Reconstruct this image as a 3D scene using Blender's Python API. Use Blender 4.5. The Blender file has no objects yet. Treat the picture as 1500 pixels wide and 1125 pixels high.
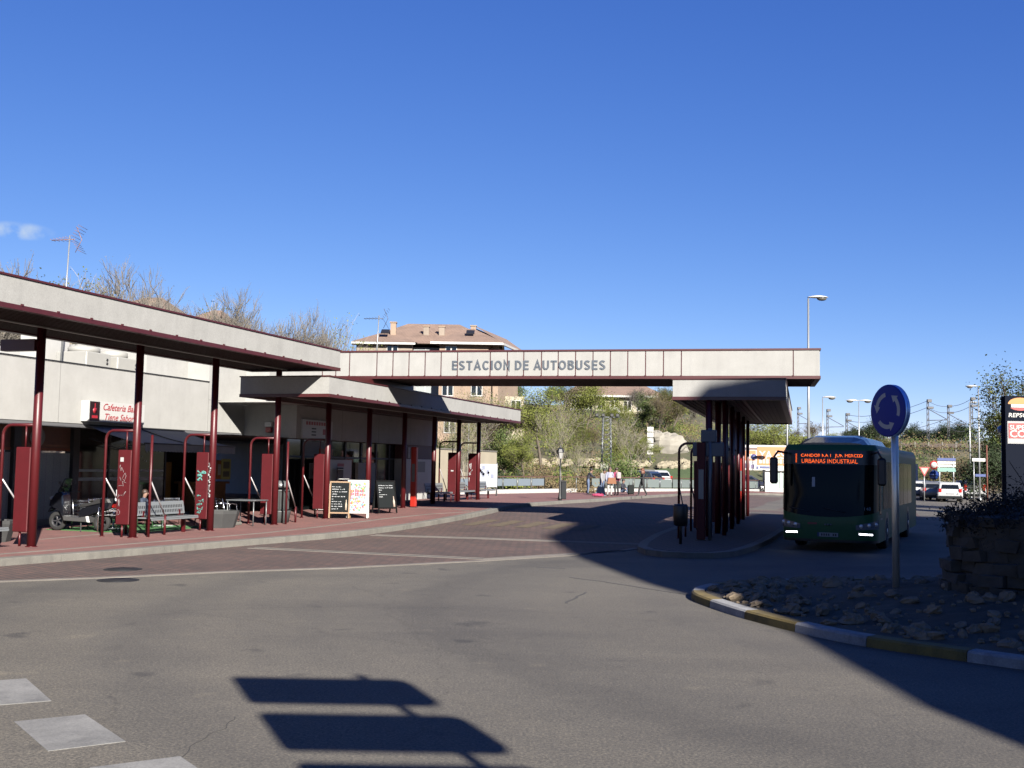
import bpy, math, random
from mathutils import Vector, Matrix
random.seed(7)
SC = bpy.context.scene
COL = SC.collection
PI = math.pi

# ------------------------------------------------------------------ camera model
FPX, PITCH, ROLL, CH = 1600.0, math.atan(119.1 / 1600), 0.0175, 2.15
_sp, _cp, _sr, _cr = math.sin(PITCH), math.cos(PITCH), math.sin(ROLL), math.cos(ROLL)
FW = Vector((0, _cp, _sp)); R0 = Vector((1, 0, 0)); U0 = Vector((0, -_sp, _cp))
RT = R0 * _cr + U0 * _sr; UP = U0 * _cr - R0 * _sr
def ray(x, y): return FW + RT * ((x - 750) / FPX) + UP * ((562.5 - y) / FPX)
def at(x, y, Y):
    d = ray(x, y); t = Y / d.y
    return Vector((d.x * t, Y, CH + d.z * t))
def onz(x, y, z=0.0):
    d = ray(x, y); t = (z - CH) / d.z
    return Vector((d.x * t, d.y * t, z))
# station grid: v = to the right across the bays, u = along the bays
GA = math.radians(18)
GG = Vector((math.sin(GA), math.cos(GA))); GR = Vector((math.cos(GA), -math.sin(GA)))
def W(v, u, z=0.0): return Vector((v * GR.x + u * GG.x, v * GR.y + u * GG.y, z))
def UV(X, Y): return (X * GR.x + Y * GR.y, X * GG.x + Y * GG.y)
def sst(t, a, b):
    t = min(1, max(0, (t - a) / (b - a))); return t * t * (3 - 2 * t)
def H(v, u):            # gentle rise of the ground towards the far end of the left bay
    return .32 * sst(u, 29, 48) * sst(-v, 4.5, 13)

# ------------------------------------------------------------------ materials
MATS = {}
def mat(name, col, rough=.6, metal=0.0, bump=0.0, bscale=60, var=0.0, vscale=6, spec=.5, emit=None, es=0, coat=0.0, alpha=None, dirt=0.0):
    if name in MATS: return MATS[name]
    m = bpy.data.materials.new(name); m.use_nodes = True; MATS[name] = m
    nt = m.node_tree; N = nt.nodes; L = nt.links
    b = N['Principled BSDF']
    b.inputs['Base Color'].default_value = (*col, 1); b.inputs['Roughness'].default_value = rough
    b.inputs['Metallic'].default_value = metal; b.inputs['Specular IOR Level'].default_value = spec
    if coat: b.inputs['Coat Weight'].default_value = coat; b.inputs['Coat Roughness'].default_value = .08
    if emit: b.inputs['Emission Color'].default_value = (*emit, 1); b.inputs['Emission Strength'].default_value = es
    tc = N.new('ShaderNodeTexCoord')
    if var or dirt:
        n1 = N.new('ShaderNodeTexNoise'); n1.inputs['Scale'].default_value = vscale; n1.inputs['Detail'].default_value = 6; n1.inputs['Roughness'].default_value = .65
        L.new(tc.outputs['Object'], n1.inputs['Vector'])
        r = N.new('ShaderNodeMapRange'); r.inputs[1].default_value = .25; r.inputs[2].default_value = .75; r.inputs[3].default_value = 1 - var; r.inputs[4].default_value = 1 + var
        L.new(n1.outputs[0], r.inputs[0])
        mx = N.new('ShaderNodeMix'); mx.data_type = 'RGBA'; mx.blend_type = 'MULTIPLY'; mx.inputs[0].default_value = 1
        mx.inputs[6].default_value = (*col, 1); L.new(r.outputs[0], mx.inputs[7])
        L.new(mx.outputs[2], b.inputs['Base Color'])
    if bump:
        n2 = N.new('ShaderNodeTexNoise'); n2.inputs['Scale'].default_value = bscale; n2.inputs['Detail'].default_value = 5
        L.new(tc.outputs['Object'], n2.inputs['Vector'])
        bp = N.new('ShaderNodeBump'); bp.inputs['Strength'].default_value = bump; bp.inputs['Distance'].default_value = .02
        L.new(n2.outputs[0], bp.inputs['Height']); L.new(bp.outputs[0], b.inputs['Normal'])
    return m
def nodes_of(name, rough=.8):
    m = bpy.data.materials.new(name); m.use_nodes = True; MATS[name] = m
    b = m.node_tree.nodes['Principled BSDF']; b.inputs['Roughness'].default_value = rough
    return m, m.node_tree.nodes, m.node_tree.links, b
def ramp(N, stops, interp='LINEAR'):
    r = N.new('ShaderNodeValToRGB'); e = r.color_ramp.elements
    while len(e) > 1: e.remove(e[0])
    e[0].position = stops[0][0]; e[0].color = (*stops[0][1], 1)
    for p, c in stops[1:]:
        k = e.new(p); k.color = (*c, 1)
    r.color_ramp.interpolation = interp
    return r

# ------------------------------------------------------------------ mesh builder
class MB:
    def __init__(s): s.v = []; s.f = []; s.sm = []; s.mi = []; s.cur = 0
    def add(s, vs, fs, smooth=False):
        o = len(s.v); s.v += [Vector(q) for q in vs]
        for f in fs: s.f.append(tuple(i + o for i in f)); s.sm.append(smooth); s.mi.append(s.cur)
        return s
    def box(s, x0, x1, y0, y1, z0, z1, M=None):
        vs = [Vector((x, y, z)) for z in (z0, z1) for y in (y0, y1) for x in (x0, x1)]
        if M: vs = [M @ q for q in vs]
        return s.add(vs, [(0, 2, 3, 1), (4, 5, 7, 6), (0, 1, 5, 4), (2, 6, 7, 3), (0, 4, 6, 2), (1, 3, 7, 5)])
    def bbox(s, x0, x1, y0, y1, z0, z1, b=.02, M=None):     # chamfered box
        b = min(b, .49 * (x1 - x0), .49 * (y1 - y0), .49 * (z1 - z0))
        pts = []
        def loop(z, i):
            return [(x0 + i + b, y0 + i, z), (x1 - i - b, y0 + i, z), (x1 - i, y0 + i + b, z), (x1 - i, y1 - i - b, z), (x1 - i - b, y1 - i, z), (x0 + i + b, y1 - i, z), (x0 + i, y1 - i - b, z), (x0 + i, y0 + i + b, z)]
        L = [loop(z0, b * .9), loop(z0 + b, 0), loop(z1 - b, 0), loop(z1, b * .9)]
        vs = [Vector(q) for l in L for q in l]
        if M: vs = [M @ q for q in vs]
        fs = [tuple(range(7, -1, -1)), tuple(range(24, 32))]
        for k in range(3):
            for i in range(8):
                j = (i + 1) % 8; fs.append((k * 8 + i, k * 8 + j, k * 8 + 8 + j, k * 8 + 8 + i))
        return s.add(vs, fs)
    def prism(s, poly, z0, z1, M=None, smooth=False):        # poly in xy, extruded in z
        n = len(poly); vs = [Vector((p[0], p[1], z0)) for p in poly] + [Vector((p[0], p[1], z1)) for p in poly]
        if M: vs = [M @ q for q in vs]
        fs = [tuple(range(n - 1, -1, -1)), tuple(range(n, 2 * n))]
        s.add(vs, fs); o = len(s.v) - 2 * n
        for i in range(n):
            j = (i + 1) % n; s.f.append((o + i, o + j, o + n + j, o + n + i)); s.sm.append(smooth); s.mi.append(s.cur)
        return s
    def tube(s, path, r, n=8, caps=True, smooth=True):
        P = [Vector(p) for p in path]; rs = r if isinstance(r, (list, tuple)) else [r] * len(P)
        up = None; rings = []
        for i, p in enumerate(P):
            d = (P[min(i + 1, len(P) - 1)] - P[max(i - 1, 0)]).normalized()
            if up is None or abs(up.dot(d)) > .99:
                a = Vector((0, 0, 1)) if abs(d.z) < .9 else Vector((1, 0, 0)); up = (a - d * a.dot(d)).normalized()
            else: up = (up - d * up.dot(d)).normalized()
            sd = d.cross(up)
            rings.append([p + (up * math.cos(2 * PI * k / n) + sd * math.sin(2 * PI * k / n)) * rs[i] for k in range(n)])
        fs = []
        for i in range(len(P) - 1):
            for k in range(n):
                j = (k + 1) % n; fs.append((i * n + k, i * n + n + k, i * n + n + j, i * n + j))
        s.add([q for R in rings for q in R], fs, smooth)
        if caps:
            o = len(s.v) - n * len(P)
            s.f += [tuple(o + k for k in range(n)), tuple(o + (len(P) - 1) * n + k for k in range(n - 1, -1, -1))]; s.sm += [False, False]; s.mi += [s.cur] * 2
        return s
    def lathe(s, prof, c=(0, 0, 0), n=16, M=None, smooth=True, caps=True):   # prof [(r,z)]
        vs = [];
        for r, z in prof:
            for k in range(n):
                a = 2 * PI * k / n; q = Vector((c[0] + r * math.cos(a), c[1] + r * math.sin(a), c[2] + z)); vs.append(M @ q if M else q)
        fs = []
        for i in range(len(prof) - 1):
            for k in range(n):
                j = (k + 1) % n; fs.append((i * n + k, i * n + j, i * n + n + j, i * n + n + k))
        if caps: fs += [tuple(range(n - 1, -1, -1)), tuple((len(prof) - 1) * n + k for k in range(n))]
        return s.add(vs, fs, smooth)
    def ball(s, c, r, n=10, m=6, jit=0, sc=(1, 1, 1), rnd=random):
        vs = []; fs = []
        for i in range(m + 1):
            th = PI * i / m
            for k in range(n):
                ph = 2 * PI * k / n; q = 1 + rnd.uniform(-jit, jit)
                vs.append((c[0] + r * q * sc[0] * math.sin(th) * math.cos(ph), c[1] + r * q * sc[1] * math.sin(th) * math.sin(ph), c[2] - r * q * sc[2] * math.cos(th)))
        for i in range(m):
            for k in range(n):
                j = (k + 1) % n; fs.append((i * n + k, i * n + j, i * n + n + j, i * n + n + k))
        return s.add(vs, fs, jit == 0)
    def quad(s, a, b, c, d): return s.add([a, b, c, d], [(0, 1, 2, 3)])
    def rbox(s, a, b, wdt, hgt):                              # rectangular bar from a to b
        a = Vector(a); b = Vector(b); d = (b - a).normalized()
        u = Vector((0, 0, 1)) if abs(d.z) < .9 else Vector((1, 0, 0)); sd = d.cross(u).normalized(); u = sd.cross(d)
        vs = [p + sd * (i * wdt / 2) + u * (j * hgt / 2) for p in (a, b) for i, j in ((-1, -1), (1, -1), (1, 1), (-1, 1))]
        return s.add(vs, [(3, 2, 1, 0), (4, 5, 6, 7), (0, 1, 5, 4), (1, 2, 6, 5), (2, 3, 7, 6), (3, 0, 4, 7)])
    def build(s, name, m, parent=None, off=None):
        me = bpy.data.meshes.new(name)
        o = off
        if o is None and parent is not None: o = ROOT.get(parent.name)
        vs = [tuple(q - o) for q in s.v] if o is not None else [tuple(q) for q in s.v]
        me.from_pydata(vs, [], s.f)
        for k in (m if isinstance(m, (list, tuple)) else [m]): me.materials.append(k)
        me.polygons.foreach_set('use_smooth', s.sm); me.polygons.foreach_set('material_index', s.mi)
        me.update()
        ob = bpy.data.objects.new(name, me); COL.objects.link(ob)
        if parent is not None:
            ob.parent = parent
            if parent.name in ROOT: ROOT[ob.name] = ROOT[parent.name]
        return ob
ROOT = {}
def tag(o, label, cat, group=None, kind=None):
    if label: o['label'] = label
    if cat: o['category'] = cat
    if group: o['group'] = group
    if kind: o['kind'] = kind
    return o
def thing(name, label, cat, loc=(0, 0, 0), rz=0.0, group=None):
    o = bpy.data.objects.new(name, None); COL.objects.link(o); o.empty_display_size = .3
    o.location = loc; o.rotation_euler = (0, 0, rz)
    ROOT[o.name] = Vector((0, 0, 0))
    return tag(o, label, cat, group)
def gthing(name, label, cat, v, u, z=0.0, group=None):       # meshes given in grid coordinates (v,u,z)
    o = thing(name, label, cat, W(v, u, z), -GA, group); ROOT[o.name] = Vector((v, u, z)); return o
def wthing(name, label, cat, x, y, z=0.0, group=None):       # meshes given in world coordinates
    o = thing(name, label, cat, (x, y, z), 0, group); ROOT[o.name] = Vector((x, y, z)); return o
def struct(o): o['kind'] = 'structure'; return o
def gw(mb):                                                  # grid -> world in place
    mb.v = [W(q.x, q.y, q.z) for q in mb.v]; return mb
def copy_tree(o, parent=None):
    c = o.copy(); COL.objects.link(c)
    if parent is not None: c.parent = parent
    for ch in list(o.children): copy_tree(ch, c)
    return c
def place(o, loc, rz, label=None, sc=None):
    o.location = loc; o.rotation_euler = (0, 0, rz)
    if label: o['label'] = label
    if sc: o.scale = (sc, sc, sc)
    return o
def text_mb(body, size, M, depth=.006, bold=0.0, shear=0.0, align='CENTER', space=1.0, widen=1.0):
    cu = bpy.data.curves.new('lettering', 'FONT'); cu.body = body; cu.size = size; cu.extrude = depth; cu.offset = bold * size; cu.shear = shear
    cu.align_x = align; cu.align_y = 'CENTER'; cu.space_character = space; cu.resolution_u = 3
    ob = bpy.data.objects.new('lettering', cu); COL.objects.link(ob)
    dg = bpy.context.evaluated_depsgraph_get(); dg.update()
    me = bpy.data.meshes.new_from_object(ob.evaluated_get(dg))
    mb = MB(); mb.add([M @ Vector((v.co.x * widen, v.co.y, v.co.z)) for v in me.vertices], [tuple(p.vertices) for p in me.polygons])
    bpy.data.objects.remove(ob); bpy.data.curves.remove(cu); bpy.data.meshes.remove(me)
    return mb
def stroke_text(txt, height, t=.165, depth=.02, gap=.17, wide=1.0):
    """heavy plain capitals drawn as even strokes, in the x-z plane, starting at x = 0; returns (builder, width)"""
    def ell(cx, cy, rx, ry, a0, a1, n=14): return [(cx + rx * math.cos(math.radians(a0 + (a1 - a0) * k / n)), cy + ry * math.sin(math.radians(a0 + (a1 - a0) * k / n))) for k in range(n + 1)]
    h = t / 2; T = 1 - h
    G = {'E': (.56, [[(.56, T), (h, T), (h, h), (.56, h)], [(h, .52), (.52, .52)]]), 'T': (.62, [[(0, T), (.62, T)], [(.31, T), (.31, 0)]]), 'I': (t, [[(h, 0), (h, 1)]]),
         'A': (.72, [[(.06, 0), (.36, .97), (.66, 0)], [(.17, .30), (.55, .30)]]), 'N': (.66, [[(h, 0), (h, .98), (.66 - h, .02), (.66 - h, 1)]]), 'U': (.66, [[(h, 1)] + ell(.33, .36, .33 - h, .36 - h, 180, 360) + [(.66 - h, 1)]]),
         'O': (.78, [ell(.39, .5, .39 - h, .5 - h, 0, 360, 28)]), 'C': (.72, [ell(.38, .5, .38 - h, .5 - h, 42, 318, 24)]), 'D': (.68, [[(h, h), (h, T), (.26, T)] + ell(.26, .5, .42 - h, .5 - h, 90, -90, 16) + [(.26, h), (h, h)]]),
         'S': (.62, [ell(.31, .735, .31 - h, .265 - h, 20, 240, 12) + ell(.31, .27, .31 - h, .27 - h, 62, -160, 14)]),
         'B': (.64, [[(h, h), (h, T), (.34, T)] + ell(.34, .76, .24 - h + .03, .24 - h, 90, -90, 10) + [(h, .52)], [(.34, .52)] + ell(.34, .295, .30 - h, .295 - h, 80, -90, 12) + [(h, h)]])}
    b = MB(); x = 0
    for c in txt:
        if c == ' ': x += .36 * wide; continue
        w_, S = G[c]
        for P in S:
            P = [Vector((p[0] * wide, p[1])) for p in P]; closed = (P[0] - P[-1]).length < 1e-4; n = len(P); L = []; Rr = []
            for i in range(n):
                a = P[i - 1] if i else (P[-2] if closed else None); c_ = P[i + 1] if i < n - 1 else (P[1] if closed else None)
                d0 = (P[i] - a).normalized() if a is not None and (P[i] - a).length > 1e-6 else None; d1 = (c_ - P[i]).normalized() if c_ is not None and (c_ - P[i]).length > 1e-6 else None
                d0 = d0 or d1; d1 = d1 or d0
                n0 = Vector((-d0.y, d0.x)); n1 = Vector((-d1.y, d1.x)); m = (n0 + n1)
                m = m.normalized() if m.length > .2 else n0; k = h / max(.45, m.dot(n0)); L.append(P[i] + m * k); Rr.append(P[i] - m * k)
            vs = []
            for y in (0, -depth):
                for q in L + Rr: vs.append(((x + q.x) * height, y, q.y * height))
            fs = []
            for i in range(n - 1): fs += [(2 * n + i, 3 * n + i, 3 * n + i + 1, 2 * n + i + 1), (i, 2 * n + i, 2 * n + i + 1, i + 1), (n + i, n + i + 1, 3 * n + i + 1, 3 * n + i)]
            if not closed: fs += [(0, n, 3 * n, 2 * n), (n - 1, 3 * n - 1, 4 * n - 1, 2 * n - 1)]
            b.add(vs, fs)
        x += w_ * wide + gap
    return b, (x - gap) * height
def frame_m(o, x, z):      # matrix: local x along x, local y along z (up), local z = x cross z
    x = Vector(x).normalized(); z = Vector(z).normalized(); n = x.cross(z)
    return Matrix(((x.x, z.x, n.x, o[0]), (x.y, z.y, n.y, o[1]), (x.z, z.z, n.z, o[2]), (0, 0, 0, 1)))

# ------------------------------------------------------------------ camera, world, sun
cam = bpy.data.cameras.new('camera'); co = bpy.data.objects.new('camera', cam); COL.objects.link(co)
cam.sensor_width = 36; cam.lens = 36 * FPX / 1500; cam.clip_start = .05; cam.clip_end = 9000
co.matrix_world = Matrix(((RT.x, UP.x, -FW.x, 0), (RT.y, UP.y, -FW.y, 0), (RT.z, UP.z, -FW.z, CH), (0, 0, 0, 1)))
SC.camera = co
SUN_AZ, SUN_EL = math.radians(22), math.radians(26.6)
TO_SUN = Vector((math.sin(SUN_AZ) * math.cos(SUN_EL), -math.cos(SUN_AZ) * math.cos(SUN_EL), math.sin(SUN_EL)))
w = bpy.data.worlds.new('World'); SC.world = w; w.use_nodes = True
nt = w.node_tree; bg = nt.nodes['Background']; sky = nt.nodes.new('ShaderNodeTexSky')
sky.sky_type = 'NISHITA'; sky.sun_disc = False; sky.sun_elevation = SUN_EL
sky.sun_rotation = math.atan2(TO_SUN.x, TO_SUN.y)
sky.altitude = 0; sky.air_density = .6; sky.dust_density = 0; sky.ozone_density = 6.0
EXPO = 2.05; SKY_S = .10
sc_ = nt.nodes.new('ShaderNodeSeparateColor'); cc_ = nt.nodes.new('ShaderNodeCombineColor')
nt.links.new(sky.outputs[0], sc_.inputs[0])
for ch, (pw, ml) in enumerate(((1.30, 6.0), (1.0, 2.62), (.60, 1.78))):      # clear, deep spring sky: colour balance of the sky texture
    m0 = nt.nodes.new('ShaderNodeMath'); m0.operation = 'MULTIPLY'; m0.inputs[1].default_value = .05
    m1 = nt.nodes.new('ShaderNodeMath'); m1.operation = 'POWER'; m1.inputs[1].default_value = pw
    m2 = nt.nodes.new('ShaderNodeMath'); m2.operation = 'MULTIPLY'; m2.inputs[1].default_value = ml / (SKY_S * 2 ** EXPO)
    nt.links.new(sc_.outputs[ch], m0.inputs[0]); nt.links.new(m0.outputs[0], m1.inputs[0]); nt.links.new(m1.outputs[0], m2.inputs[0]); nt.links.new(m2.outputs[0], cc_.inputs[ch])
# one faint wisp of cirrus low on the left
wt = nt.nodes.new('ShaderNodeTexCoord'); cd = ray(28, 338).normalized(); cx_ = Vector((cd.y, -cd.x, 0)).normalized(); cz_ = cx_.cross(cd).normalized()
def _dot(vec, sc, name):
    d = nt.nodes.new('ShaderNodeVectorMath'); d.operation = 'DOT_PRODUCT'; d.inputs[1].default_value = vec; nt.links.new(wt.outputs['Generated'], d.inputs[0])
    q = nt.nodes.new('ShaderNodeMath'); q.operation = 'MULTIPLY'; q.inputs[1].default_value = sc; nt.links.new(d.outputs['Value'], q.inputs[0])
    p = nt.nodes.new('ShaderNodeMath'); p.operation = 'POWER'; p.inputs[1].default_value = 2; ab = nt.nodes.new('ShaderNodeMath'); ab.operation = 'ABSOLUTE'; nt.links.new(q.outputs[0], ab.inputs[0]); nt.links.new(ab.outputs[0], p.inputs[0]); return p
pa, pb = _dot(cx_, 1 / .030, 'a'), _dot(cz_, 1 / .0085, 'b')
fr_ = nt.nodes.new('ShaderNodeVectorMath'); fr_.operation = 'DOT_PRODUCT'; fr_.inputs[1].default_value = cd; nt.links.new(wt.outputs['Generated'], fr_.inputs[0])
gt_ = nt.nodes.new('ShaderNodeMath'); gt_.operation = 'GREATER_THAN'; gt_.inputs[1].default_value = .5; nt.links.new(fr_.outputs['Value'], gt_.inputs[0])
sm = nt.nodes.new('ShaderNodeMath'); sm.operation = 'ADD'; nt.links.new(pa.outputs[0], sm.inputs[0]); nt.links.new(pb.outputs[0], sm.inputs[1])
mr = nt.nodes.new('ShaderNodeMapRange'); mr.interpolation_type = 'SMOOTHSTEP'; mr.inputs[1].default_value = 1.0; mr.inputs[2].default_value = 0; mr.inputs[3].default_value = 0; mr.inputs[4].default_value = .75; nt.links.new(sm.outputs[0], mr.inputs[0])
wn = nt.nodes.new('ShaderNodeTexNoise'); wn.inputs['Scale'].default_value = 60; wn.inputs['Detail'].default_value = 6; nt.links.new(wt.outputs['Generated'], wn.inputs['Vector'])
wr_ = nt.nodes.new('ShaderNodeMapRange'); wr_.inputs[1].default_value = .38; wr_.inputs[2].default_value = .65; nt.links.new(wn.outputs[0], wr_.inputs[0])
mm_ = nt.nodes.new('ShaderNodeMath'); mm_.operation = 'MULTIPLY'; nt.links.new(mr.outputs[0], mm_.inputs[0]); nt.links.new(wr_.outputs[0], mm_.inputs[1])
mg_ = nt.nodes.new('ShaderNodeMath'); mg_.operation = 'MULTIPLY'; nt.links.new(mm_.outputs[0], mg_.inputs[0]); nt.links.new(gt_.outputs[0], mg_.inputs[1])
wm = nt.nodes.new('ShaderNodeMix'); wm.data_type = 'RGBA'; nt.links.new(mg_.outputs[0], wm.inputs[0]); nt.links.new(cc_.outputs[0], wm.inputs[6]); wm.inputs[7].default_value = (1.45, 1.72, 2.05, 1)
nt.links.new(wm.outputs[2], bg.inputs[0])
bg.inputs[1].default_value = SKY_S
sl = bpy.data.lights.new('sun', 'SUN'); sl.energy = 5.0; sl.angle = math.radians(.5); sl.color = (1, .945, .86)
so = bpy.data.objects.new('sun', sl); COL.objects.link(so)
so.rotation_euler = TO_SUN.to_track_quat('Z', 'Y').to_euler(); so.location = (30, -60, 60)
SC.view_settings.view_transform = 'Standard'; SC.view_settings.look = 'None'; SC.view_settings.exposure = EXPO; SC.view_settings.gamma = 1
SC.cycles.max_bounces = 5; SC.cycles.use_adaptive_sampling = True
# ------------------------------------------------------------------ surface materials
def asphalt_mat():
    m, N, L, b = nodes_of('asphalt', .82)
    tc = N.new('ShaderNodeTexCoord')
    big = N.new('ShaderNodeTexNoise'); big.inputs['Scale'].default_value = .22; big.inputs['Detail'].default_value = 7; big.inputs['Roughness'].default_value = .6
    mp = N.new('ShaderNodeMapping'); mp.inputs['Rotation'].default_value = (0, 0, .35); mp.inputs['Scale'].default_value = (.5, 1.6, 1)
    L.new(tc.outputs['Object'], mp.inputs[0]); L.new(mp.outputs[0], big.inputs['Vector'])
    r1 = ramp(N, [(.25, (.105, .094, .080)), (.5, (.165, .148, .122)), (.75, (.205, .184, .150))]); L.new(big.outputs[0], r1.inputs[0])
    fine = N.new('ShaderNodeTexNoise'); fine.inputs['Scale'].default_value = 38; fine.inputs['Detail'].default_value = 4; fine.inputs['Roughness'].default_value = .75
    L.new(tc.outputs['Object'], fine.inputs['Vector'])
    r2 = ramp(N, [(.3, (.30, .30, .30)), (.5, (.98, .98, .98)), (.7, (2.1, 2.03, 1.9))]); L.new(fine.outputs[0], r2.inputs[0])
    mx = N.new('ShaderNodeMix'); mx.data_type = 'RGBA'; mx.blend_type = 'MULTIPLY'; mx.inputs[0].default_value = 1.0
    L.new(r1.outputs[0], mx.inputs[6]); L.new(r2.outputs[0], mx.inputs[7])
    vo = N.new('ShaderNodeTexVoronoi'); vo.inputs['Scale'].default_value = 75; L.new(tc.outputs['Object'], vo.inputs['Vector'])
    r3 = ramp(N, [(0, (1.9, 1.85, 1.7)), (.12, (1, 1, 1)), (1, (.9, .9, .9))]); L.new(vo.outputs['Distance'], r3.inputs[0])
    mx2 = N.new('ShaderNodeMix'); mx2.data_type = 'RGBA'; mx2.blend_type = 'MULTIPLY'; mx2.inputs[0].default_value = .5
    L.new(mx.outputs[2], mx2.inputs[6]); L.new(r3.outputs[0], mx2.inputs[7])
    # stains and cracks
    st = N.new('ShaderNodeTexNoise'); st.inputs['Scale'].default_value = 1.3; st.inputs['Detail'].default_value = 3; L.new(tc.outputs['Object'], st.inputs['Vector'])
    r4 = ramp(N, [(.27, (.42, .42, .44)), (.35, (1, 1, 1)), (.66, (1, 1, 1)), (.75, (1.5, 1.46, 1.36))]); L.new(st.outputs[0], r4.inputs[0])
    mx3 = N.new('ShaderNodeMix'); mx3.data_type = 'RGBA'; mx3.blend_type = 'MULTIPLY'; mx3.inputs[0].default_value = .8
    L.new(mx2.outputs[2], mx3.inputs[6]); L.new(r4.outputs[0], mx3.inputs[7])
    wv = N.new('ShaderNodeTexVoronoi'); wv.feature = 'DISTANCE_TO_EDGE'; wv.inputs['Scale'].default_value = .23
    wn = N.new('ShaderNodeTexNoise'); wn.inputs['Scale'].default_value = 1.1; wn.inputs['Detail'].default_value = 5; L.new(tc.outputs['Object'], wn.inputs['Vector'])
    va = N.new('ShaderNodeVectorMath'); va.operation = 'MULTIPLY_ADD'; va.inputs[1].default_value = (.9, .9, 0); L.new(wn.outputs['Color'], va.inputs[0]); L.new(tc.outputs['Object'], va.inputs[2])
    L.new(va.outputs[0], wv.inputs['Vector'])
    r5 = ramp(N, [(0, (.45, .42, .38)), (.0022, (.6, .58, .55)), (.005, (1, 1, 1))]); L.new(wv.outputs['Distance'], r5.inputs[0])
    mx4 = N.new('ShaderNodeMix'); mx4.data_type = 'RGBA'; mx4.blend_type = 'MULTIPLY'; mx4.inputs[0].default_value = .3
    L.new(mx3.outputs[2], mx4.inputs[6]); L.new(r5.outputs[0], mx4.inputs[7])
    # tyre-polished lanes curving round the island
    ds = N.new('ShaderNodeVectorMath'); ds.operation = 'DISTANCE'; ds.inputs[1].default_value = (11.5, 17.5, 0); L.new(tc.outputs['Object'], ds.inputs[0])
    n1 = N.new('ShaderNodeTexNoise'); n1.noise_dimensions = '1D'; n1.inputs['Scale'].default_value = .42; n1.inputs['Detail'].default_value = 2
    dw = N.new('ShaderNodeMath'); dw.operation = 'MULTIPLY_ADD'; dw.inputs[1].default_value = 1.2; L.new(wn.outputs[0], dw.inputs[0]); L.new(ds.outputs['Value'], dw.inputs[2]); L.new(dw.outputs[0], n1.inputs['W'])
    rl = ramp(N, [(.32, (.72, .72, .73)), (.48, (.97, .97, .97)), (.62, (1.12, 1.11, 1.08))]); L.new(n1.outputs[0], rl.inputs[0])
    mx5 = N.new('ShaderNodeMix'); mx5.data_type = 'RGBA'; mx5.blend_type = 'MULTIPLY'; mx5.inputs[0].default_value = .9; L.new(mx4.outputs[2], mx5.inputs[6]); L.new(rl.outputs[0], mx5.inputs[7])
    md = N.new('ShaderNodeTexNoise'); md.inputs['Scale'].default_value = 7; md.inputs['Detail'].default_value = 6; md.inputs['Roughness'].default_value = .8; L.new(tc.outputs['Object'], md.inputs['Vector'])
    rm = ramp(N, [(.3, (.78, .78, .78)), (.5, (1, 1, 1)), (.7, (1.18, 1.17, 1.15))]); L.new(md.outputs[0], rm.inputs[0])
    mx6 = N.new('ShaderNodeMix'); mx6.data_type = 'RGBA'; mx6.blend_type = 'MULTIPLY'; mx6.inputs[0].default_value = .9; L.new(mx5.outputs[2], mx6.inputs[6]); L.new(rm.outputs[0], mx6.inputs[7])
    L.new(mx6.outputs[2], b.inputs['Base Color'])
    bp = N.new('ShaderNodeBump'); bp.inputs['Strength'].default_value = .55; bp.inputs['Distance'].default_value = .012
    L.new(fine.outputs[0], bp.inputs['Height']); L.new(bp.outputs[0], b.inputs['Normal'])
    return m
def brick_mat(name, c1, c2, mortar, bw, bh, rot=0.0, msize=.012, big=.35):
    m, N, L, b = nodes_of(name, .85)
    tc = N.new('ShaderNodeTexCoord'); mp = N.new('ShaderNodeMapping'); mp.inputs['Rotation'].default_value = (0, 0, rot)
    L.new(tc.outputs['Object'], mp.inputs[0])
    br = N.new('ShaderNodeTexBrick'); br.inputs['Scale'].default_value = 1; br.inputs['Color1'].default_value = (*c1, 1); br.inputs['Color2'].default_value = (*c2, 1); br.inputs['Mortar'].default_value = (*mortar, 1)
    br.inputs['Brick Width'].default_value = bw; br.inputs['Row Height'].default_value = bh; br.inputs['Mortar Size'].default_value = msize; br.inputs['Bias'].default_value = 0
    L.new(mp.outputs[0], br.inputs['Vector'])
    n = N.new('ShaderNodeTexNoise'); n.inputs['Scale'].default_value = .55; n.inputs['Detail'].default_value = 7; n.inputs['Roughness'].default_value = .65; L.new(tc.outputs['Object'], n.inputs['Vector'])
    r = ramp(N, [(.28, (1 - big, 1 - big, 1 - big)), (.5, (1, 1, 1)), (.72, (1 + big * .8, 1 + big * .75, 1 + big * .7))]); L.new(n.outputs[0], r.inputs[0])
    mx = N.new('ShaderNodeMix'); mx.data_type = 'RGBA'; mx.blend_type = 'MULTIPLY'; mx.inputs[0].default_value = 1
    L.new(br.outputs[0], mx.inputs[6]); L.new(r.outputs[0], mx.inputs[7])
    n2 = N.new('ShaderNodeTexNoise'); n2.inputs['Scale'].default_value = 30; n2.inputs['Detail'].default_value = 3; L.new(tc.outputs['Object'], n2.inputs['Vector'])
    r2 = ramp(N, [(.3, (.75, .75, .75)), (.7, (1.25, 1.25, 1.25))]); L.new(n2.outputs[0], r2.inputs[0])
    mx2 = N.new('ShaderNodeMix'); mx2.data_type = 'RGBA'; mx2.blend_type = 'MULTIPLY'; mx2.inputs[0].default_value = .8
    L.new(mx.outputs[2], mx2.inputs[6]); L.new(r2.outputs[0], mx2.inputs[7]); L.new(mx2.outputs[2], b.inputs['Base Color'])
    bp = N.new('ShaderNodeBump'); bp.inputs['Strength'].default_value = .4; bp.inputs['Distance'].default_value = .01; L.new(br.outputs['Fac'], bp.inputs['Height']); bp.invert = True
    L.new(bp.outputs[0], b.inputs['Normal'])
    return m
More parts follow.
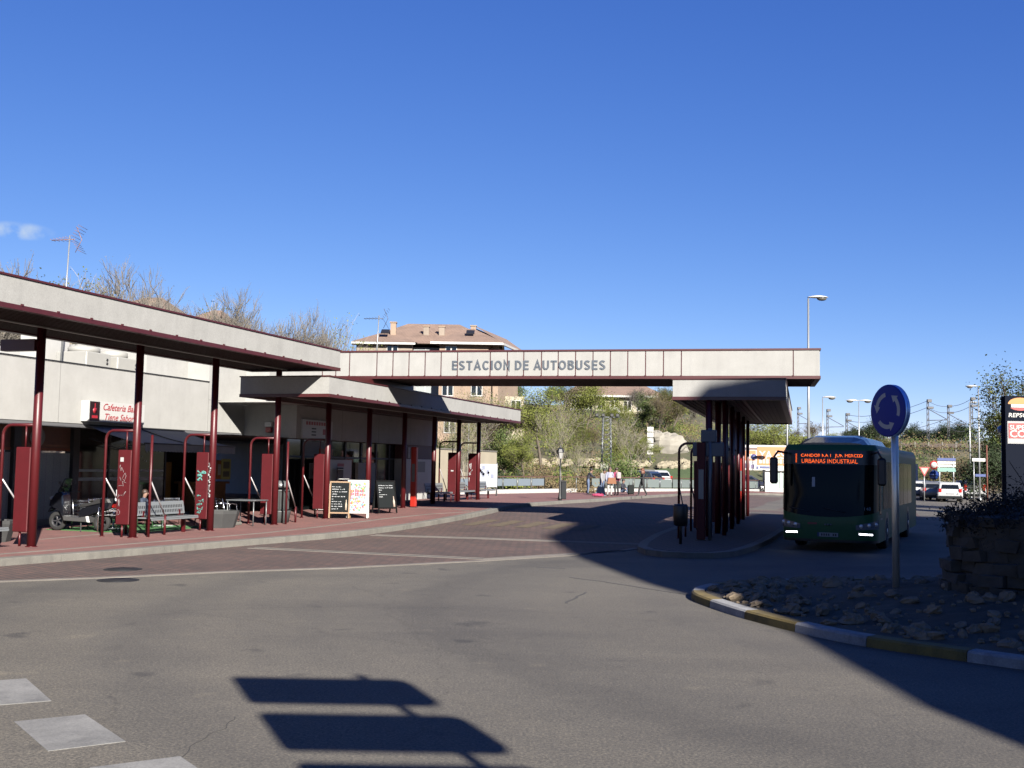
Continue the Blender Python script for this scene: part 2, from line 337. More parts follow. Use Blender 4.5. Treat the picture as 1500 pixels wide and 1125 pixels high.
def grass_mat(name, stops, scale=.35):
    m, N, L, b = nodes_of(name, .95)
    tc = N.new('ShaderNodeTexCoord'); n = N.new('ShaderNodeTexNoise'); n.inputs['Scale'].default_value = scale; n.inputs['Detail'].default_value = 10; n.inputs['Roughness'].default_value = .75
    L.new(tc.outputs['Object'], n.inputs['Vector']); r = ramp(N, stops); L.new(n.outputs[0], r.inputs[0]); L.new(r.outputs[0], b.inputs['Base Color'])
    bp = N.new('ShaderNodeBump'); bp.inputs['Strength'].default_value = .8; bp.inputs['Distance'].default_value = .3; L.new(n.outputs[0], bp.inputs['Height']); L.new(bp.outputs[0], b.inputs['Normal'])
    return m
def concrete_mat(name, lo, hi, grain=1.0, streak=.25):
    m, N, L, b = nodes_of(name, .85)
    tc = N.new('ShaderNodeTexCoord')
    n = N.new('ShaderNodeTexNoise'); n.inputs['Scale'].default_value = 1.1; n.inputs['Detail'].default_value = 8; n.inputs['Roughness'].default_value = .7; L.new(tc.outputs['Object'], n.inputs['Vector'])
    r = ramp(N, [(.3, lo), (.65, hi)]); L.new(n.outputs[0], r.inputs[0])
    mp = N.new('ShaderNodeMapping'); mp.inputs['Scale'].default_value = (4.5, 4.5, .35); L.new(tc.outputs['Object'], mp.inputs[0])
    s = N.new('ShaderNodeTexNoise'); s.inputs['Scale'].default_value = 1; s.inputs['Detail'].default_value = 4; L.new(mp.outputs[0], s.inputs['Vector'])
    rs = ramp(N, [(.3, (1 - streak, 1 - streak, 1 - streak * .95)), (.5, (1, 1, 1))]); L.new(s.outputs[0], rs.inputs[0])
    mx = N.new('ShaderNodeMix'); mx.data_type = 'RGBA'; mx.blend_type = 'MULTIPLY'; mx.inputs[0].default_value = .7; L.new(r.outputs[0], mx.inputs[6]); L.new(rs.outputs[0], mx.inputs[7])
    g = N.new('ShaderNodeTexNoise'); g.inputs['Scale'].default_value = 45; g.inputs['Detail'].default_value = 4; g.inputs['Roughness'].default_value = .8; L.new(tc.outputs['Object'], g.inputs['Vector'])
    rg = ramp(N, [(.3, (.72, .72, .72)), (.55, (1.02, 1.02, 1.02)), (.75, (1.2, 1.2, 1.2))]); L.new(g.outputs[0], rg.inputs[0])
    mx2 = N.new('ShaderNodeMix'); mx2.data_type = 'RGBA'; mx2.blend_type = 'MULTIPLY'; mx2.inputs[0].default_value = grain; L.new(mx.outputs[2], mx2.inputs[6]); L.new(rg.outputs[0], mx2.inputs[7])
    L.new(mx2.outputs[2], b.inputs['Base Color'])
    bp = N.new('ShaderNodeBump'); bp.inputs['Strength'].default_value = .3; bp.inputs['Distance'].default_value = .008; L.new(g.outputs[0], bp.inputs['Height']); L.new(bp.outputs[0], b.inputs['Normal'])
    return m
M_ASPH = asphalt_mat()
M_BAY = brick_mat('brick_paving', (.20, .108, .084), (.125, .076, .062), (.045, .034, .03), .30, .16, .785, .016)
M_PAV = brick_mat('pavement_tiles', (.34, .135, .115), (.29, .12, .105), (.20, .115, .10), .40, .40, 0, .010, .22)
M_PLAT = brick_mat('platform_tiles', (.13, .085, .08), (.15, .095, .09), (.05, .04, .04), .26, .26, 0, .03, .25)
M_KERB = concrete_mat('kerb_stone', (.205, .19, .165), (.315, .295, .255), .8, .3)
M_STRIP = concrete_mat('pale_strip', (.22, .19, .16), (.33, .295, .25), .8, .1)
M_PANEL = concrete_mat('washed_panel', (.485, .479, .456), (.575, .57, .545), .8, .10)
M_WALL = concrete_mat('precast_wall', (.57, .562, .532), (.67, .663, .632), .55, .07)
M_SOIL = grass_mat('dry_soil', [(.3, (.10, .085, .06)), (.5, (.17, .14, .10)), (.7, (.22, .19, .13))], .8)
M_HILL = grass_mat('hillside', [(.30, (.045, .06, .02)), (.45, (.085, .10, .03)), (.55, (.14, .12, .06)), (.68, (.20, .16, .10))], .12)
M_LAWN = grass_mat('lawn', [(.3, (.045, .085, .018)), (.55, (.075, .13, .028)), (.75, (.12, .15, .05))], .5)
M_GUTTER = mat('gutter_iron', (.03, .03, .032), .6, .3)
M_WHITEP = concrete_mat('worn_paint', (.26, .255, .245), (.46, .45, .43), 1.0, .3)
M_YELP = concrete_mat('yellow_paint', (.20, .145, .04), (.34, .24, .05), 1.0, .5)
M_KERBW = concrete_mat('white_kerb_paint', (.34, .34, .34), (.60, .60, .60), 1.0, .5)

# ------------------------------------------------------------------ sheets that follow the rise
def lerp_poly(P, u):
    if u <= P[0][0]: return P[0][1]
    for (a, x), (b, y) in zip(P, P[1:]):
        if u <= b: return x + (y - x) * (u - a) / (b - a)
    return P[-1][1]
def smooth_poly(P, u, k=.9): return (lerp_poly(P, u - k) + 2 * lerp_poly(P, u) + lerp_poly(P, u + k)) / 4
KERB = [(-12, -19.5), (0, -18.0), (10, -17.2), (15, -16.6), (17.6, -16.1), (20, -15.55), (24, -15.0), (28, -14.3), (33, -14.05), (38, -14.0), (41, -14.1), (44.5, -14.5), (47, -14.4), (51, -14.1), (56, -13.4), (62, -12.9), (75, -11.6), (90, -8.0), (100, -3)]
def kv(u): return smooth_poly(KERB, u)
def sheet(name, fl, fr, u0, u1, dz, m, du=.8, nv=6, side=0.0):
    mb = MB(); n = max(2, int((u1 - u0) / du)); vs = []; fs = []
    for i in range(n + 1):
        u = u0 + (u1 - u0) * i / n; a, b = fl(u), fr(u)
        for j in range(nv + 1):
            v = a + (b - a) * j / nv; vs.append(W(v, u, H(v, u) + dz))
    for i in range(n):
        for j in range(nv):
            k = i * (nv + 1) + j; fs.append((k, k + 1, k + nv + 2, k + nv + 1))
    mb.add(vs, fs)
    return struct(mb.build(name, m))
def slab(name, outline, dz0, dz1, m):                        # closed outline in (v,u)
    mb = MB(); n = len(outline)
    top = [W(v, u, H(v, u) + dz1) for v, u in outline]; bot = [W(v, u, H(v, u) + dz0) for v, u in outline]
    mb.add(top + bot, [tuple(range(n))] + [(i + n, (i + 1) % n + n, (i + 1) % n, i) for i in range(n)])
    return mb
def ribbon(path, wdt, dz0, dz1, inner=0.0):                  # kerb-like strip along a path of (v,u)
    mb = MB(); L = []; n = len(path)
    for i, (v, u) in enumerate(path):
        a = Vector(path[max(0, i - 1)]); b = Vector(path[min(n - 1, i + 1)]); d = (b - a).normalized(); nn = Vector((-d.y, d.x))
        p = Vector((v, u)); q = p + nn * wdt
        L.append((p, q))
    vs = []
    for p, q in L:
        h = H(p.x, p.y)
        vs += [W(p.x, p.y, h + dz0), W(p.x, p.y, h + dz1 - .015), W(p.x + (q.x - p.x) * .07, p.y + (q.y - p.y) * .07, h + dz1), W(q.x, q.y, h + dz1), W(q.x, q.y, h + dz0)]
    fs = []
    for i in range(n - 1):
        for k in range(4): fs.append((i * 5 + k, i * 5 + k + 1, i * 5 + 5 + k + 1, i * 5 + 5 + k))
    fs += [(0, 1, 2, 3, 4), tuple(n * 5 - 5 + k for k in (4, 3, 2, 1, 0))]
    return mb.add(vs, fs)

g = MB()
N_ = 60
for i in range(N_ + 1):
    for j in range(N_ + 1):
        x = -1600 + 3200 * i / N_; y = -800 + 4800 * j / N_
        g.v.append(Vector((x, y, -.08)))
for i in range(N_):
    for j in range(N_):
        k = i * (N_ + 1) + j; g.f.append((k, k + N_ + 1, k + N_ + 2, k + 1)); g.sm.append(False); g.mi.append(0)
struct(g.build('ground', M_SOIL))

sheet('asphalt_road', lambda u: kv(u) - .1 if u < 60 else max(kv(u), -9), lambda u: 34 + u * .25, -14, 190, 0, M_ASPH, 1.2, 24)
EDGE = [(12.5, -16.6), (15.3, -14.1), (16.7, -12.9), (18.5, -11.65), (20.2, -10.15), (23.1, -8.2), (25.5, -6.84), (27.9, -5.9), (29, -5.7)]
def ev(u):
    if u < 29: return max(kv(u) + .02, lerp_poly(EDGE, u))
    if u < 50.8: return -5.2
    return min(2.5, -5.2 + (u - 50.8) * 4)
sheet('brick_paving', lambda u: kv(u) - .05, ev, 13, 96, .006, M_BAY, .5, 10)
ep = [(v, u) for u, v in EDGE]
fine = []
for (a, b), (c, d) in zip(ep, ep[1:]):
    for t in range(4): fine.append((a + (c - a) * t / 4, b + (d - b) * t / 4))
fine.append(ep[-1])
struct(ribbon(fine[::-1], -.22, -.02, .014).build('paving_edge_strip', M_STRIP))
def strip(path, w0, name, m, dz=.014):
    pp = []
    for (a, b), (c, d) in zip(path, path[1:]):
        for t in range(6): pp.append((a + (c - a) * t / 6, b + (d - b) * t / 6))
    pp.append(path[-1]); return struct(ribbon(pp, w0, -.02, dz).build(name, m))
def off(path, d): return [(v, u + d) for v, u in path]
DR = [(-14.45, 23.7), (-8.26, 23.55), (-5.9, 27.6)]
strip(DR, .16, 'drain_edge_strip', M_STRIP); strip(off(DR, .165), .13, 'drain_channel', M_GUTTER, .010); strip(off(DR, .30), .14, 'drain_edge_strip', M_STRIP)
D2 = [(-13.95, 29.6), (-10.7, 30.0), (-6.0, 30.2)]
strip(D2, .22, 'channel_edge_strip', M_STRIP); strip(off(D2, .23), .10, 'gutter_channel', M_GUTTER, .010); strip(off(D2, .335), .22, 'channel_edge_strip', M_STRIP)
# faded crossing bars on the brick bay
for k in range(5):
    v0 = -13.2 + k * .95
    sheet('faded_crossing_bar', lambda u, a=v0: a, lambda u, a=v0: a + .5, 35.2, 38.0, .013, mat('faded_yellow', (.17, .12, .06), .9, var=.35, vscale=5), .8, 1)

# left pavement, its kerb and pale lines
sheet('pavement', lambda u: -32, lambda u: kv(u) - .26, -12, 52, .15, M_PAV, .6, 12)
sheet('pavement', lambda u: lerp_poly([(52, -32), (60, -27), (67, -20.2), (70, -17.5), (75, -15.8), (90, -11.5), (100, -6)], u), lambda u: kv(u) - .26, 52, 100, .15, M_PAV, .8, 8)
kp = [(kv(u), u) for u in [(-12 + .7 * i) for i in range(int(112 / .7))]]
kb = MB()
for i in range(0, len(kp) - 2, 2):
    seg_ = [Vector(q) for q in kp[i:i + 3]]; seg_[0] = seg_[0].lerp(seg_[1], .008); seg_[2] = seg_[2].lerp(seg_[1], .008)
    one = ribbon([(q.x, q.y) for q in seg_], .30, -.05, .155); kb.add(one.v, one.f)
struct(kb.build('kerb', M_KERB))
lp = [(-17.2, 12), (-17.0, 17), (-16.55, 20.5), (-16.2, 24), (-15.9, 27), (-16.0, 31), (-15.85, 35), (-15.3, 38), (-14.45, 39.6)]
strip(lp, .16, 'pale_paving_line', M_STRIP, .156)
strip([(-14.45, 40.1), (-15.6, 40.9), (-17.2, 41.2)], .18, 'pale_paving_line', M_STRIP, .156)
strip([(-19.1, 22.0), (-19.2, 25.5), (-18.9, 28.0)], .10, 'pale_paving_line', M_STRIP, .156)
# road markings: worn white squares of the crossing
M_MARK = M_WHITEP
for pts in ([(-8.35, 8.2), (-7.78, 8.83), (-6.87, 8.12), (-7.45, 7.5)], [(-6.6, 7.38), (-6.25, 7.80), (-5.38, 7.19), (-5.72, 6.75)], [(-5.15, 6.5), (-4.75, 6.98), (-3.9, 6.35), (-4.3, 5.9)]):
    struct(slab('road_marking', pts[::-1], -.01, .005, M_MARK).build('road_marking', M_MARK))

# iron covers and tar lines on the carriageway
for px, py, dz, l in ((180, 834, .006, 'round iron manhole cover in the brick edge of the bay, upper of two'), (173, 850, 0, 'round iron manhole cover in the asphalt just below the pale edge line')):
    p = onz(px, py, dz); mh = wthing('manhole_cover', l, 'manhole cover', p.x, p.y, dz)
    b = MB(); b.lathe([(.36, .0), (.36, .006), (.31, .008)], (p.x, p.y, dz), 28); b.build('rim', M_GUTTER, mh); b = MB(); b.lathe([(.30, .0), (.30, .0095)], (p.x, p.y, dz), 24); b.build('lid', M_GUTTER, mh)
M_TAR = mat('tar', (.075, .07, .064), .85, var=.3, vscale=8)
for pts, wd in (([(832, 846), (880, 852), (930, 860), (975, 867), (1009, 872)], .06), ([(786, 832), (827, 833.5)], .16), ([(830, 884), (845, 876), (860, 868)], .05), ([(262, 1120), (275, 1098), (300, 1080), (330, 1066), (345, 1050)], .008)):
    path = [UV(*onz(a, c, 0).xy) for a, c in pts]; path2 = []
    for a, c in zip(path, path[1:]):
        for k in range(4): path2.append((a[0] + (c[0] - a[0]) * k / 4 + .02 * math.sin(k * 2.3 + a[0]), a[1] + (c[1] - a[1]) * k / 4))
    path2.append(path[-1]); struct(ribbon(path2, wd, -.01, .004).build('tar_line', M_TAR))

# right-hand boarding platform
PL = [(-6.3, 51), (-6.3, 38), (-6.15, 33), (-5.85, 29.5), (-5.6, 27.9), (-5.2, 26.9), (-4.7, 26.45), (-4.1, 26.4), (-3.5, 26.65), (-3.1, 27.5), (-2.85, 29.5), (-2.7, 33), (-2.65, 38), (-2.65, 51)]
pin = [(-6.05, 51), (-6.05, 38), (-5.9, 33), (-5.6, 29.5), (-5.37, 28), (-5.02, 27.12), (-4.6, 26.72), (-4.1, 26.65), (-3.68, 26.85), (-3.34, 27.6), (-3.1, 29.5), (-2.95, 33), (-2.9, 38), (-2.9, 51)]
struct(slab('platform', PL[::-1], -.05, .14, M_KERB).build('platform_kerb', M_KERB))
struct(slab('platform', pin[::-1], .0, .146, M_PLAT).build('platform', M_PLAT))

# roundabout island: kerb ring of white and yellow lengths, stony soil
IO = [(3.13, 17.2), (3.5, 15.65), (4.2, 13.95), (5.15, 12.8), (5.9, 12.05), (7.3, 11.0), (9, 10.3), (11, 9.9), (13, 10.2), (14.5, 11.5), (15.3, 13.5), (15.4, 16), (14.8, 18.5), (13.5, 20.2), (11, 21), (8, 21.1), (5.5, 20.75), (4.1, 20.15), (3.35, 19.3), (3.03, 18.3)]
def catmull(P, per=8):
    out = []; n = len(P)
    for i in range(n):
        p0, p1, p2, p3 = (Vector(P[(i + k - 1) % n]) for k in range(4))
        for t in range(per):
            t /= per; out.append(.5 * ((2 * p1) + (p2 - p0) * t + (2 * p0 - 5 * p1 + 4 * p2 - p3) * t * t + (3 * p1 - p0 - 3 * p2 + p3) * t ** 3))
    return out
_d = catmull(IO, 20); _L = [0.0]
for a, b in zip(_d, _d[1:] + _d[:1]): _L.append(_L[-1] + (b - a).length)
def io_at(sv):
    sv %= _L[-1]
    for i in range(len(_d)):
        if sv <= _L[i + 1]:
            t = (sv - _L[i]) / (_L[i + 1] - _L[i]); return _d[i].lerp(_d[(i + 1) % len(_d)], t)
def io_in(sv, d):
    p = io_at(sv); q = (io_at(sv + .05) - io_at(sv - .05)).normalized(); return p + Vector((-q.y, q.x)) * d
PER = _L[-1]; nI = 120; IC = Vector((9.2, 15.9)); rng = random.Random(3)
ring0 = [io_in(PER * k / nI, .24) for k in range(nI)]
top = MB(); rings = 16
def island_h(f): return .12 + .38 * sst(f, 0, .7)
for i in range(rings + 1):
    f = i / rings
    for k in range(nI):
        p = ring0[k].lerp(IC, f); top.v.append(Vector((p.x, p.y, island_h(f) + (rng.uniform(-.03, .03) if i else 0))))
for i in range(rings):
    for k in range(nI):
        j = (k + 1) % nI; top.f.append((i * nI + k, i * nI + j, i * nI + nI + j, i * nI + nI + k)); top.sm.append(True); top.mi.append(0)
struct(top.build('island_soil', M_SOIL))
seg = 2 * round(PER / 2.5); sl_ = PER / seg
for k in range(seg):
    q = 6; vs = []; mb = MB()
    for i in range(q + 1):
        sv = k * sl_ + .006 + (sl_ - .012) * i / q
        for d, z in ((0, -.02), (.012, .10), (.04, .125), (.22, .13), (.25, .0)):
            p = io_in(sv, d); vs.append((p.x, p.y, z))
    fs = [(i * 5 + j, i * 5 + 5 + j, i * 5 + 6 + j, i * 5 + 1 + j) for i in range(q) for j in range(4)] + [(0, 1, 2, 3, 4), tuple(q * 5 + j for j in (4, 3, 2, 1, 0))]
    mb.add(vs, fs); struct(mb.build('island_kerb', M_KERBW if k % 2 == 0 else M_YELP))
# ------------------------------------------------------------------ station paint and canopy parts
M_RED = mat('red_paint', (.122, .009, .013), .42, var=.15, vscale=3, spec=.35)
M_REDX = mat('red_panel', (.125, .007, .012), .6, spec=.25, var=.15, vscale=4)
M_MAR = mat('maroon_trim', (.105, .016, .018), .45, var=.15, vscale=4)
M_SOFF = mat('soffit_slats', (.085, .045, .036), .6, var=.2, vscale=5)
M_TUBE = mat('light_trough', (.62, .6, .55), .5)
M_DARK = mat('dark_metal', (.02, .02, .022), .5)
M_GREY = mat('grey_metal', (.30, .32, .33), .42, .4)
M_STEEL = mat('brushed_steel', (.62, .63, .64), .25, .9)
M_BLUEL = mat('letter_grey', (.13, .155, .19), .45)
M_GLASS = mat('dark_glass', (.012, .015, .016), .06, spec=.7)
M_WHT = mat('white_paint', (.74, .73, .70), .5, var=.06)
M_BLACK = mat('black_plastic', (.012, .012, .013), .45)
VL, VR, VC = -19.0, -15.85, -17.75

def bar_canopy(root, v0, v1, u0, u1, zb, zt, joints_u, strip_v=None):
    """precast-clad bar: four fascias, red cappings, soffit, light trough (grid coordinates)"""
    t = .12
    f = MB(); f.box(v1 - t, v1, u0, u1, zb, zt); f.build('fascia', M_PANEL, root)
    f = MB(); f.box(v0, v0 + t, u0, u1, zb, zt); f.build('fascia', M_PANEL, root)
    f = MB(); f.box(v0 + t, v1 - t, u0, u0 + t, zb, zt); f.build('fascia', M_PANEL, root)
    f = MB(); f.box(v0 + t, v1 - t, u1 - t, u1, zb, zt); f.build('fascia', M_PANEL, root)
    c = MB(); e = .03
    for a in ((v1 - t, v1 + e, u0 - e, u1 + e), (v0 - e, v0 + t, u0 - e, u1 + e), (v0 + t, v1 - t, u0 - e, u0 + t), (v0 + t, v1 - t, u1 - t, u1 + e)): c.box(*a, zt + .002, zt + .042)
    c.build('capping', M_MAR, root)
    b = MB()
    for a in ((v1 - .16, v1 + .02, u0 - .02, u1 + .02), (v0 - .02, v0 + .16, u0 - .02, u1 + .02), (v0 + .16, v1 - .16, u0 - .02, u0 + .16), (v0 + .16, v1 - .16, u1 - .16, u1 + .02)): b.box(*a, zb - .10, zb - .003)
    for uu in joints_u: b.box(v1 - .02, v1 + .032, uu - .03, uu + .03, zb - .02, zb + .025)
    b.build('lower_trim', M_MAR, root)
    s = MB(); s.box(v0 + .16, v1 - .16, u0 + .16, u1 - .16, zb - .05, zb - .01)
    k = v0 + .3
    while k < v1 - .3: s.box(k, k + .03, u0 + .2, u1 - .2, zb - .07, zb - .052); k += .16
    s.build('soffit', M_SOFF, root)
    r = MB(); r.box(v0 + t, v1 - t, u0 + t, u1 - t, zt - .08, zt - .02); r.build('roof', mat('roof_felt', (.12, .12, .12), .9), root)
    if strip_v is not None:
        l = MB(); l.box(strip_v - .04, strip_v + .04, u0 + .4, u1 - .4, zb - .10, zb - .075); l.build('light_trough', M_TUBE, root)
def column(root, v, u, zt, r=.097, flare=True):
    c = MB(); h = H(v, u) + .15
    c.tube([(v, u, h - .02), (v, u, zt)], r, 18)
    c.lathe([(r + .035, 0), (r + .035, .012), (r + .005, .015)], (v, u, h), 18)
    c.build('column', M_RED, root)

root = gthing('station_canopy', 'high pale concrete canopy on red columns running along the left pavement to the beam', 'canopy', VC, 20.1, .15)
bar_canopy(root, VL, VR, -2, 31.1, 5.13, 5.66, [(-1 + 1.02 * k) for k in range(31)], VC + .25)
for u in (-1.4, 2.2, 5.8, 9.4, 13.0, 16.55, 20.1, 23.65, 27.1, 30.65): column(root, VC, u, 5.08)
c = MB(); c.rbox((VL + .2, 20.1, 4.68), (VC - .1, 20.1, 4.68), .2, .26); c.build('cross_beam', M_MAR, root)

root = gthing('station_canopy', 'lower pale canopy before the bar, half in shade, passing under the lettered beam', 'canopy', VC, 34.1, .2)
bar_canopy(root, VL, VR, 30.42, 50.2, 4.27, 4.80, [(31 + .98 * k) for k in range(19)], VC + .25)
for u in (34.1, 37.4, 40.7, 43.9, 46.9, 49.6): column(root, VC, u, 4.22)
b = MB(); b.box(VL + .5, VR - .4, 33.4, 38.0, 4.80, 5.06); b.build('spacer', M_MAR, root)
b = MB(); b.box(-20.19, VL - .025, 36.3, 50.15, 4.24, 4.78); b.build('link_roof', M_SOFF, root)
b = MB(); b.box(-22.37, VL - .04, 34.4, 36.235, 4.25, 4.285); b.build('shade_slab', M_WALL, root)  # thin slab added only to throw shade on the step wall

# right-hand canopy in its own direction (a little left of the grid)
RA = math.radians(15)
rcan = thing('station_canopy', 'short ended pale canopy over the right platform on a row of dark red columns', 'canopy', (6.40, 32.32, .146), -RA)
ROOT[rcan.name] = Vector((0, 0, .146))
bar_canopy(rcan, -1.62, 1.66, -.02, 17.6, 4.29, 4.80, [(.5 + 1.0 * k) for k in range(17)], .45)
for k in range(6):
    u = .1 + 3.55 * k
    c = MB(); c.tube([(-.55, u, .14), (-.55, u, 4.24)], .10, 18); c.lathe([(.135, 0), (.135, .012), (.105, .015)], (-.55, u, .146), 18); c.build('column', M_RED, rcan)
    if k:
        for dv, du, r_ in ((-.25, .7, .075), (-.42, 1.8, .09), (-.15, 2.7, .065)):
            c = MB(); c.tube([(dv, u - du, .14), (dv, u - du, 4.24)], r_, 12); c.build('column', M_RED, rcan)

# ------------------------------------------------------------------ the lettered beam
BA, BB = Vector((-6.03, 37.94)), Vector((9.75, 34.46))
bd = (BB - BA).normalized(); bn = Vector((-bd.y, bd.x))              # bn points away from the camera
brot = math.atan2(bd.y, bd.x); BL = (BB - BA).length
beam = thing('entrance_beam', 'long pale beam spanning the bus bay with grey station lettering', 'beam', (BA.x, BA.y, 5.14), brot)
ROOT[beam.name] = Vector((0, 0, 5.14))
def beam_s(px, py):                                                  # along-beam coordinate of a photo point
    d = ray(px, py); n3 = bn; t = (BA.dot(n3)) / (d.x * n3.x + d.y * n3.y)
    return (Vector((d.x * t, d.y * t)) - BA).dot(bd), CH + d.z * t
zb, zt, x0, x1 = 5.15, 5.966, -2.2, BL
js = [beam_s(px, 535)[0] for px in (552, 575.5, 599, 622.6, 646, 670, 718, 743, 767, 793, 817.5, 843, 868.5, 894, 919.5, 945.6, 971.8, 998, 1162)]
js = [js[0] - .5 * k for k in (4, 3, 2)] + js
cuts = [x0] + js + [x1]
for a, b in zip(cuts, cuts[1:]):
    p = MB(); p.box(a + .018, b - .018, 0, .10, zb, zt); p.build('panel', M_PANEL, beam)
j = MB()
for s_ in js:
    j = MB(); j.box(s_ - .018, s_ + .018, .012, .09, zb, zt); j.build('joint', M_MAR, beam)
c = MB(); c.box(x0, x1 + .03, -.03, .10, zt + .002, zt + .06); c.box(x1 - .1, x1 + .03, .10, 3.30, zt + .002, zt + .06); c.box(x0, x1 + .03, 3.30, 3.43, zt + .002, zt + .06)
c.build('capping', M_MAR, beam)
c = MB(); c.box(x0, x1 + .02, -.02, .14, zb - .10, zb - .003); c.box(x1 - .14, x1 + .02, .14, 3.25, zb - .10, zb - .003); c.box(x0, x1 + .02, 3.25, 3.42, zb - .10, zb - .003)
for s_ in js: c.box(s_ - .025, s_ + .025, -.035, .02, zb - .03, zb + .02)
c.build('lower_trim', M_MAR, beam)
c = MB(); c.box(x1 - .1, x1, .10, 3.30, zb, zt); c.build('end_panel', M_PANEL, beam)
c = MB(); c.box(x0, x1, 3.30, 3.40, zb, zt); c.build('rear_panel', M_PANEL, beam)
c = MB(); c.box(x0, x1 - .14, .14, 3.25, zb - .05, zb - .01); k = .2
while k < 3.15: c.box(x0, x1 - .2, k, k + .035, zb - .07, zb - .052); k += .17
c.build('soffit', M_SOFF, beam)
c = MB(); c.box(x0, x1 - .1, .1, 3.30, zt - .06, zt - .01); c.build('roof', MATS['roof_felt'], beam)
(sa, z1_), (sb, z2_) = beam_s(662.5, 535), beam_s(887, 535)
lh = beam_s(700, 528.2)[1] - beam_s(700, 541.8)[1]
txt, tw = stroke_text('ESTACION DE AUTOBUSES', lh, .185, .02, .17, 1.0)
for q in txt.v: q.x = sa + q.x * (sb - sa) / tw; q.y -= .001; q.z += (z1_ + z2_) / 2 - lh / 2
txt.build('lettering', M_BLUEL, beam)

# ------------------------------------------------------------------ station building
VW, VS, VG = -22.4, -20.2, -23.1
M_TILE = brick_mat('grey_tiles', (.40, .41, .40), (.36, .37, .37), (.22, .22, .22), .6, .3, 0, .006, .12)
M_BROWN = mat('brown_board', (.16, .055, .03), .6, var=.2)
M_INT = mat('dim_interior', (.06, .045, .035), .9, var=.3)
M_WOOD = mat('counter_wood', (.26, .13, .05), .55, var=.3, vscale=4)
bld = gthing('station_building', 'low pale station building with parapet wall behind the left canopy and dark shopfronts below', 'building', VW, 20, .15)
w = MB(); w.box(-32, VW, 2, 33.8, 3.17, 4.92); w.build('wall', M_WALL, bld)
w = MB(); w.box(-32, VW - .004, 33.8, 36.25, 3.17, 6.1); w.box(-32, VW - .9, 31.4, 33.8, 4.93, 6.1); w.build('wall', M_WALL, bld)
w = MB(); w.box(-32, VS, 36.25, 50.3, 3.02, 4.30); w.box(-32, VS - 1.2, 36.25, 50.3, 4.302, 6.1); w.build('wall', M_WALL, bld)
w = MB(); w.box(VW - .02, VW + .025, 2, 33.8, 4.925, 4.965); w.build('coping', M_DARK, bld)
w = MB()
for uu in (26.2, 29.95, 33.8): w.box(VW - .01, VW + .003, uu - .008, uu + .008, 3.17, 4.9)
for uu in (40.0, 43.5, 47.0): w.box(VS - .01, VS + .003, uu - .008, uu + .008, 3.02, 4.25)
w.box(VW - .01, VW + .003, 33.8, 36.2, 4.3, 4.312)
w.build('panel_joint', mat('joint_grey', (.3, .3, .29), .9), bld)
# soffit band and lower walls on the pavement side
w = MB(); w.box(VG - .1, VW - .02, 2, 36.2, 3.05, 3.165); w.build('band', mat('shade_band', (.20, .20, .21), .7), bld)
w = MB(); w.box(VG - .3, VG, 2, 27.75, .1, 2.28); w.build('tiled_wall', M_TILE, bld)
w = MB(); w.box(VG - .3, VG + .012, 2, 27.75, .1, .33); w.build('plinth', M_KERB, bld)
for uu in (20.0, 22.9, 25.3, 27.75):
    w = MB(); w.box(VG - .2, VG + .12, uu - .14, uu + .14, .15, 3.05); w.build('pier', M_DARK, bld)
for a, b in ((17.4, 19.86), (20.14, 22.76), (23.04, 25.16), (25.44, 27.61)):
    w = MB(); w.box(VG - .2, VG - .02, a, b, 2.34, 3.05); bo = w.build('board', M_BROWN, bld)
    w = MB(); w.box(VG - .02, VG - .005, a, b, 2.34, 2.42); w.build('stripe', mat('orange_stripe', (.30, .07, .02), .6), bo)
w = MB(); cen = (26.2, 2.74)
w.lathe([(.30, 0), (.30, .012), (.27, .014)], (0, 0, 0), 24, Matrix(((0, 0, 1, VG - .004), (1, 0, 0, cen[0]), (0, 1, 0, cen[1]), (0, 0, 0, 1))))
w.box(VG - .004, VG + .014, cen[0] - .02, cen[0] + .03, cen[1] + .25, cen[1] + .40)
w.build('emblem', mat('emblem_grey', (.30, .29, .27), .6), bld)
# cafe glazing u 27.9..33
w = MB(); w.box(VG - .03, VG, 27.9, 32.4, .32, 3.05); gl = w.build('window', M_GLASS, bld)
w = MB()
for uu in (27.92, 29.4, 30.9, 32.38): w.box(VG - .04, VG + .03, uu - .035, uu + .035, .15, 3.05)
w.box(VG - .04, VG + .028, 27.92, 32.38, .15, .32); w.build('frame', M_DARK, gl)
w = MB(); w.box(VG + .002, VG + .006, 28.0, 32.3, 1.72, 1.80); w.box(VG + .002, VG + .006, 28.0, 32.3, 1.44, 1.54); w.build('frosted_band', mat('frosted', (.45, .5, .5), .5), gl)
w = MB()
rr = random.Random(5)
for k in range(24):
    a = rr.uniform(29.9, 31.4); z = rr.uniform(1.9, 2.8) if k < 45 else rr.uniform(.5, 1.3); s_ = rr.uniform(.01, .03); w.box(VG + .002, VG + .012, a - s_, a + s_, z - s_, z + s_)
w.build('sticker_or_glint', mat('glints', (.7, .72, .7), .3), gl)  # pale flecks on the cafe glass: glints painted in as small squares
# bar entrance recess u 32.4..36.2
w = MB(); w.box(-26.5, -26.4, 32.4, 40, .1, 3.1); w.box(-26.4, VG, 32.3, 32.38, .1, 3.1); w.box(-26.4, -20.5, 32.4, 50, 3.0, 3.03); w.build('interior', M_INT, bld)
w = MB(); w.box(VG - .1, VG + .02, 33.0, 36.15, .15, .30); w.build('threshold', M_KERB, bld)
w = MB(); w.box(-23.6, -22.9, 33.9, 35.9, .15, 1.28); w.box(-23.7, -22.8, 33.8, 36.0, 1.282, 1.36); w.build('counter', M_WOOD, bld)
w = MB(); w.box(-24.0, -23.9, 33.2, 33.9, .15, 2.05); w.build('door', mat('ochre_door', (.42, .22, .03), .5), bld)
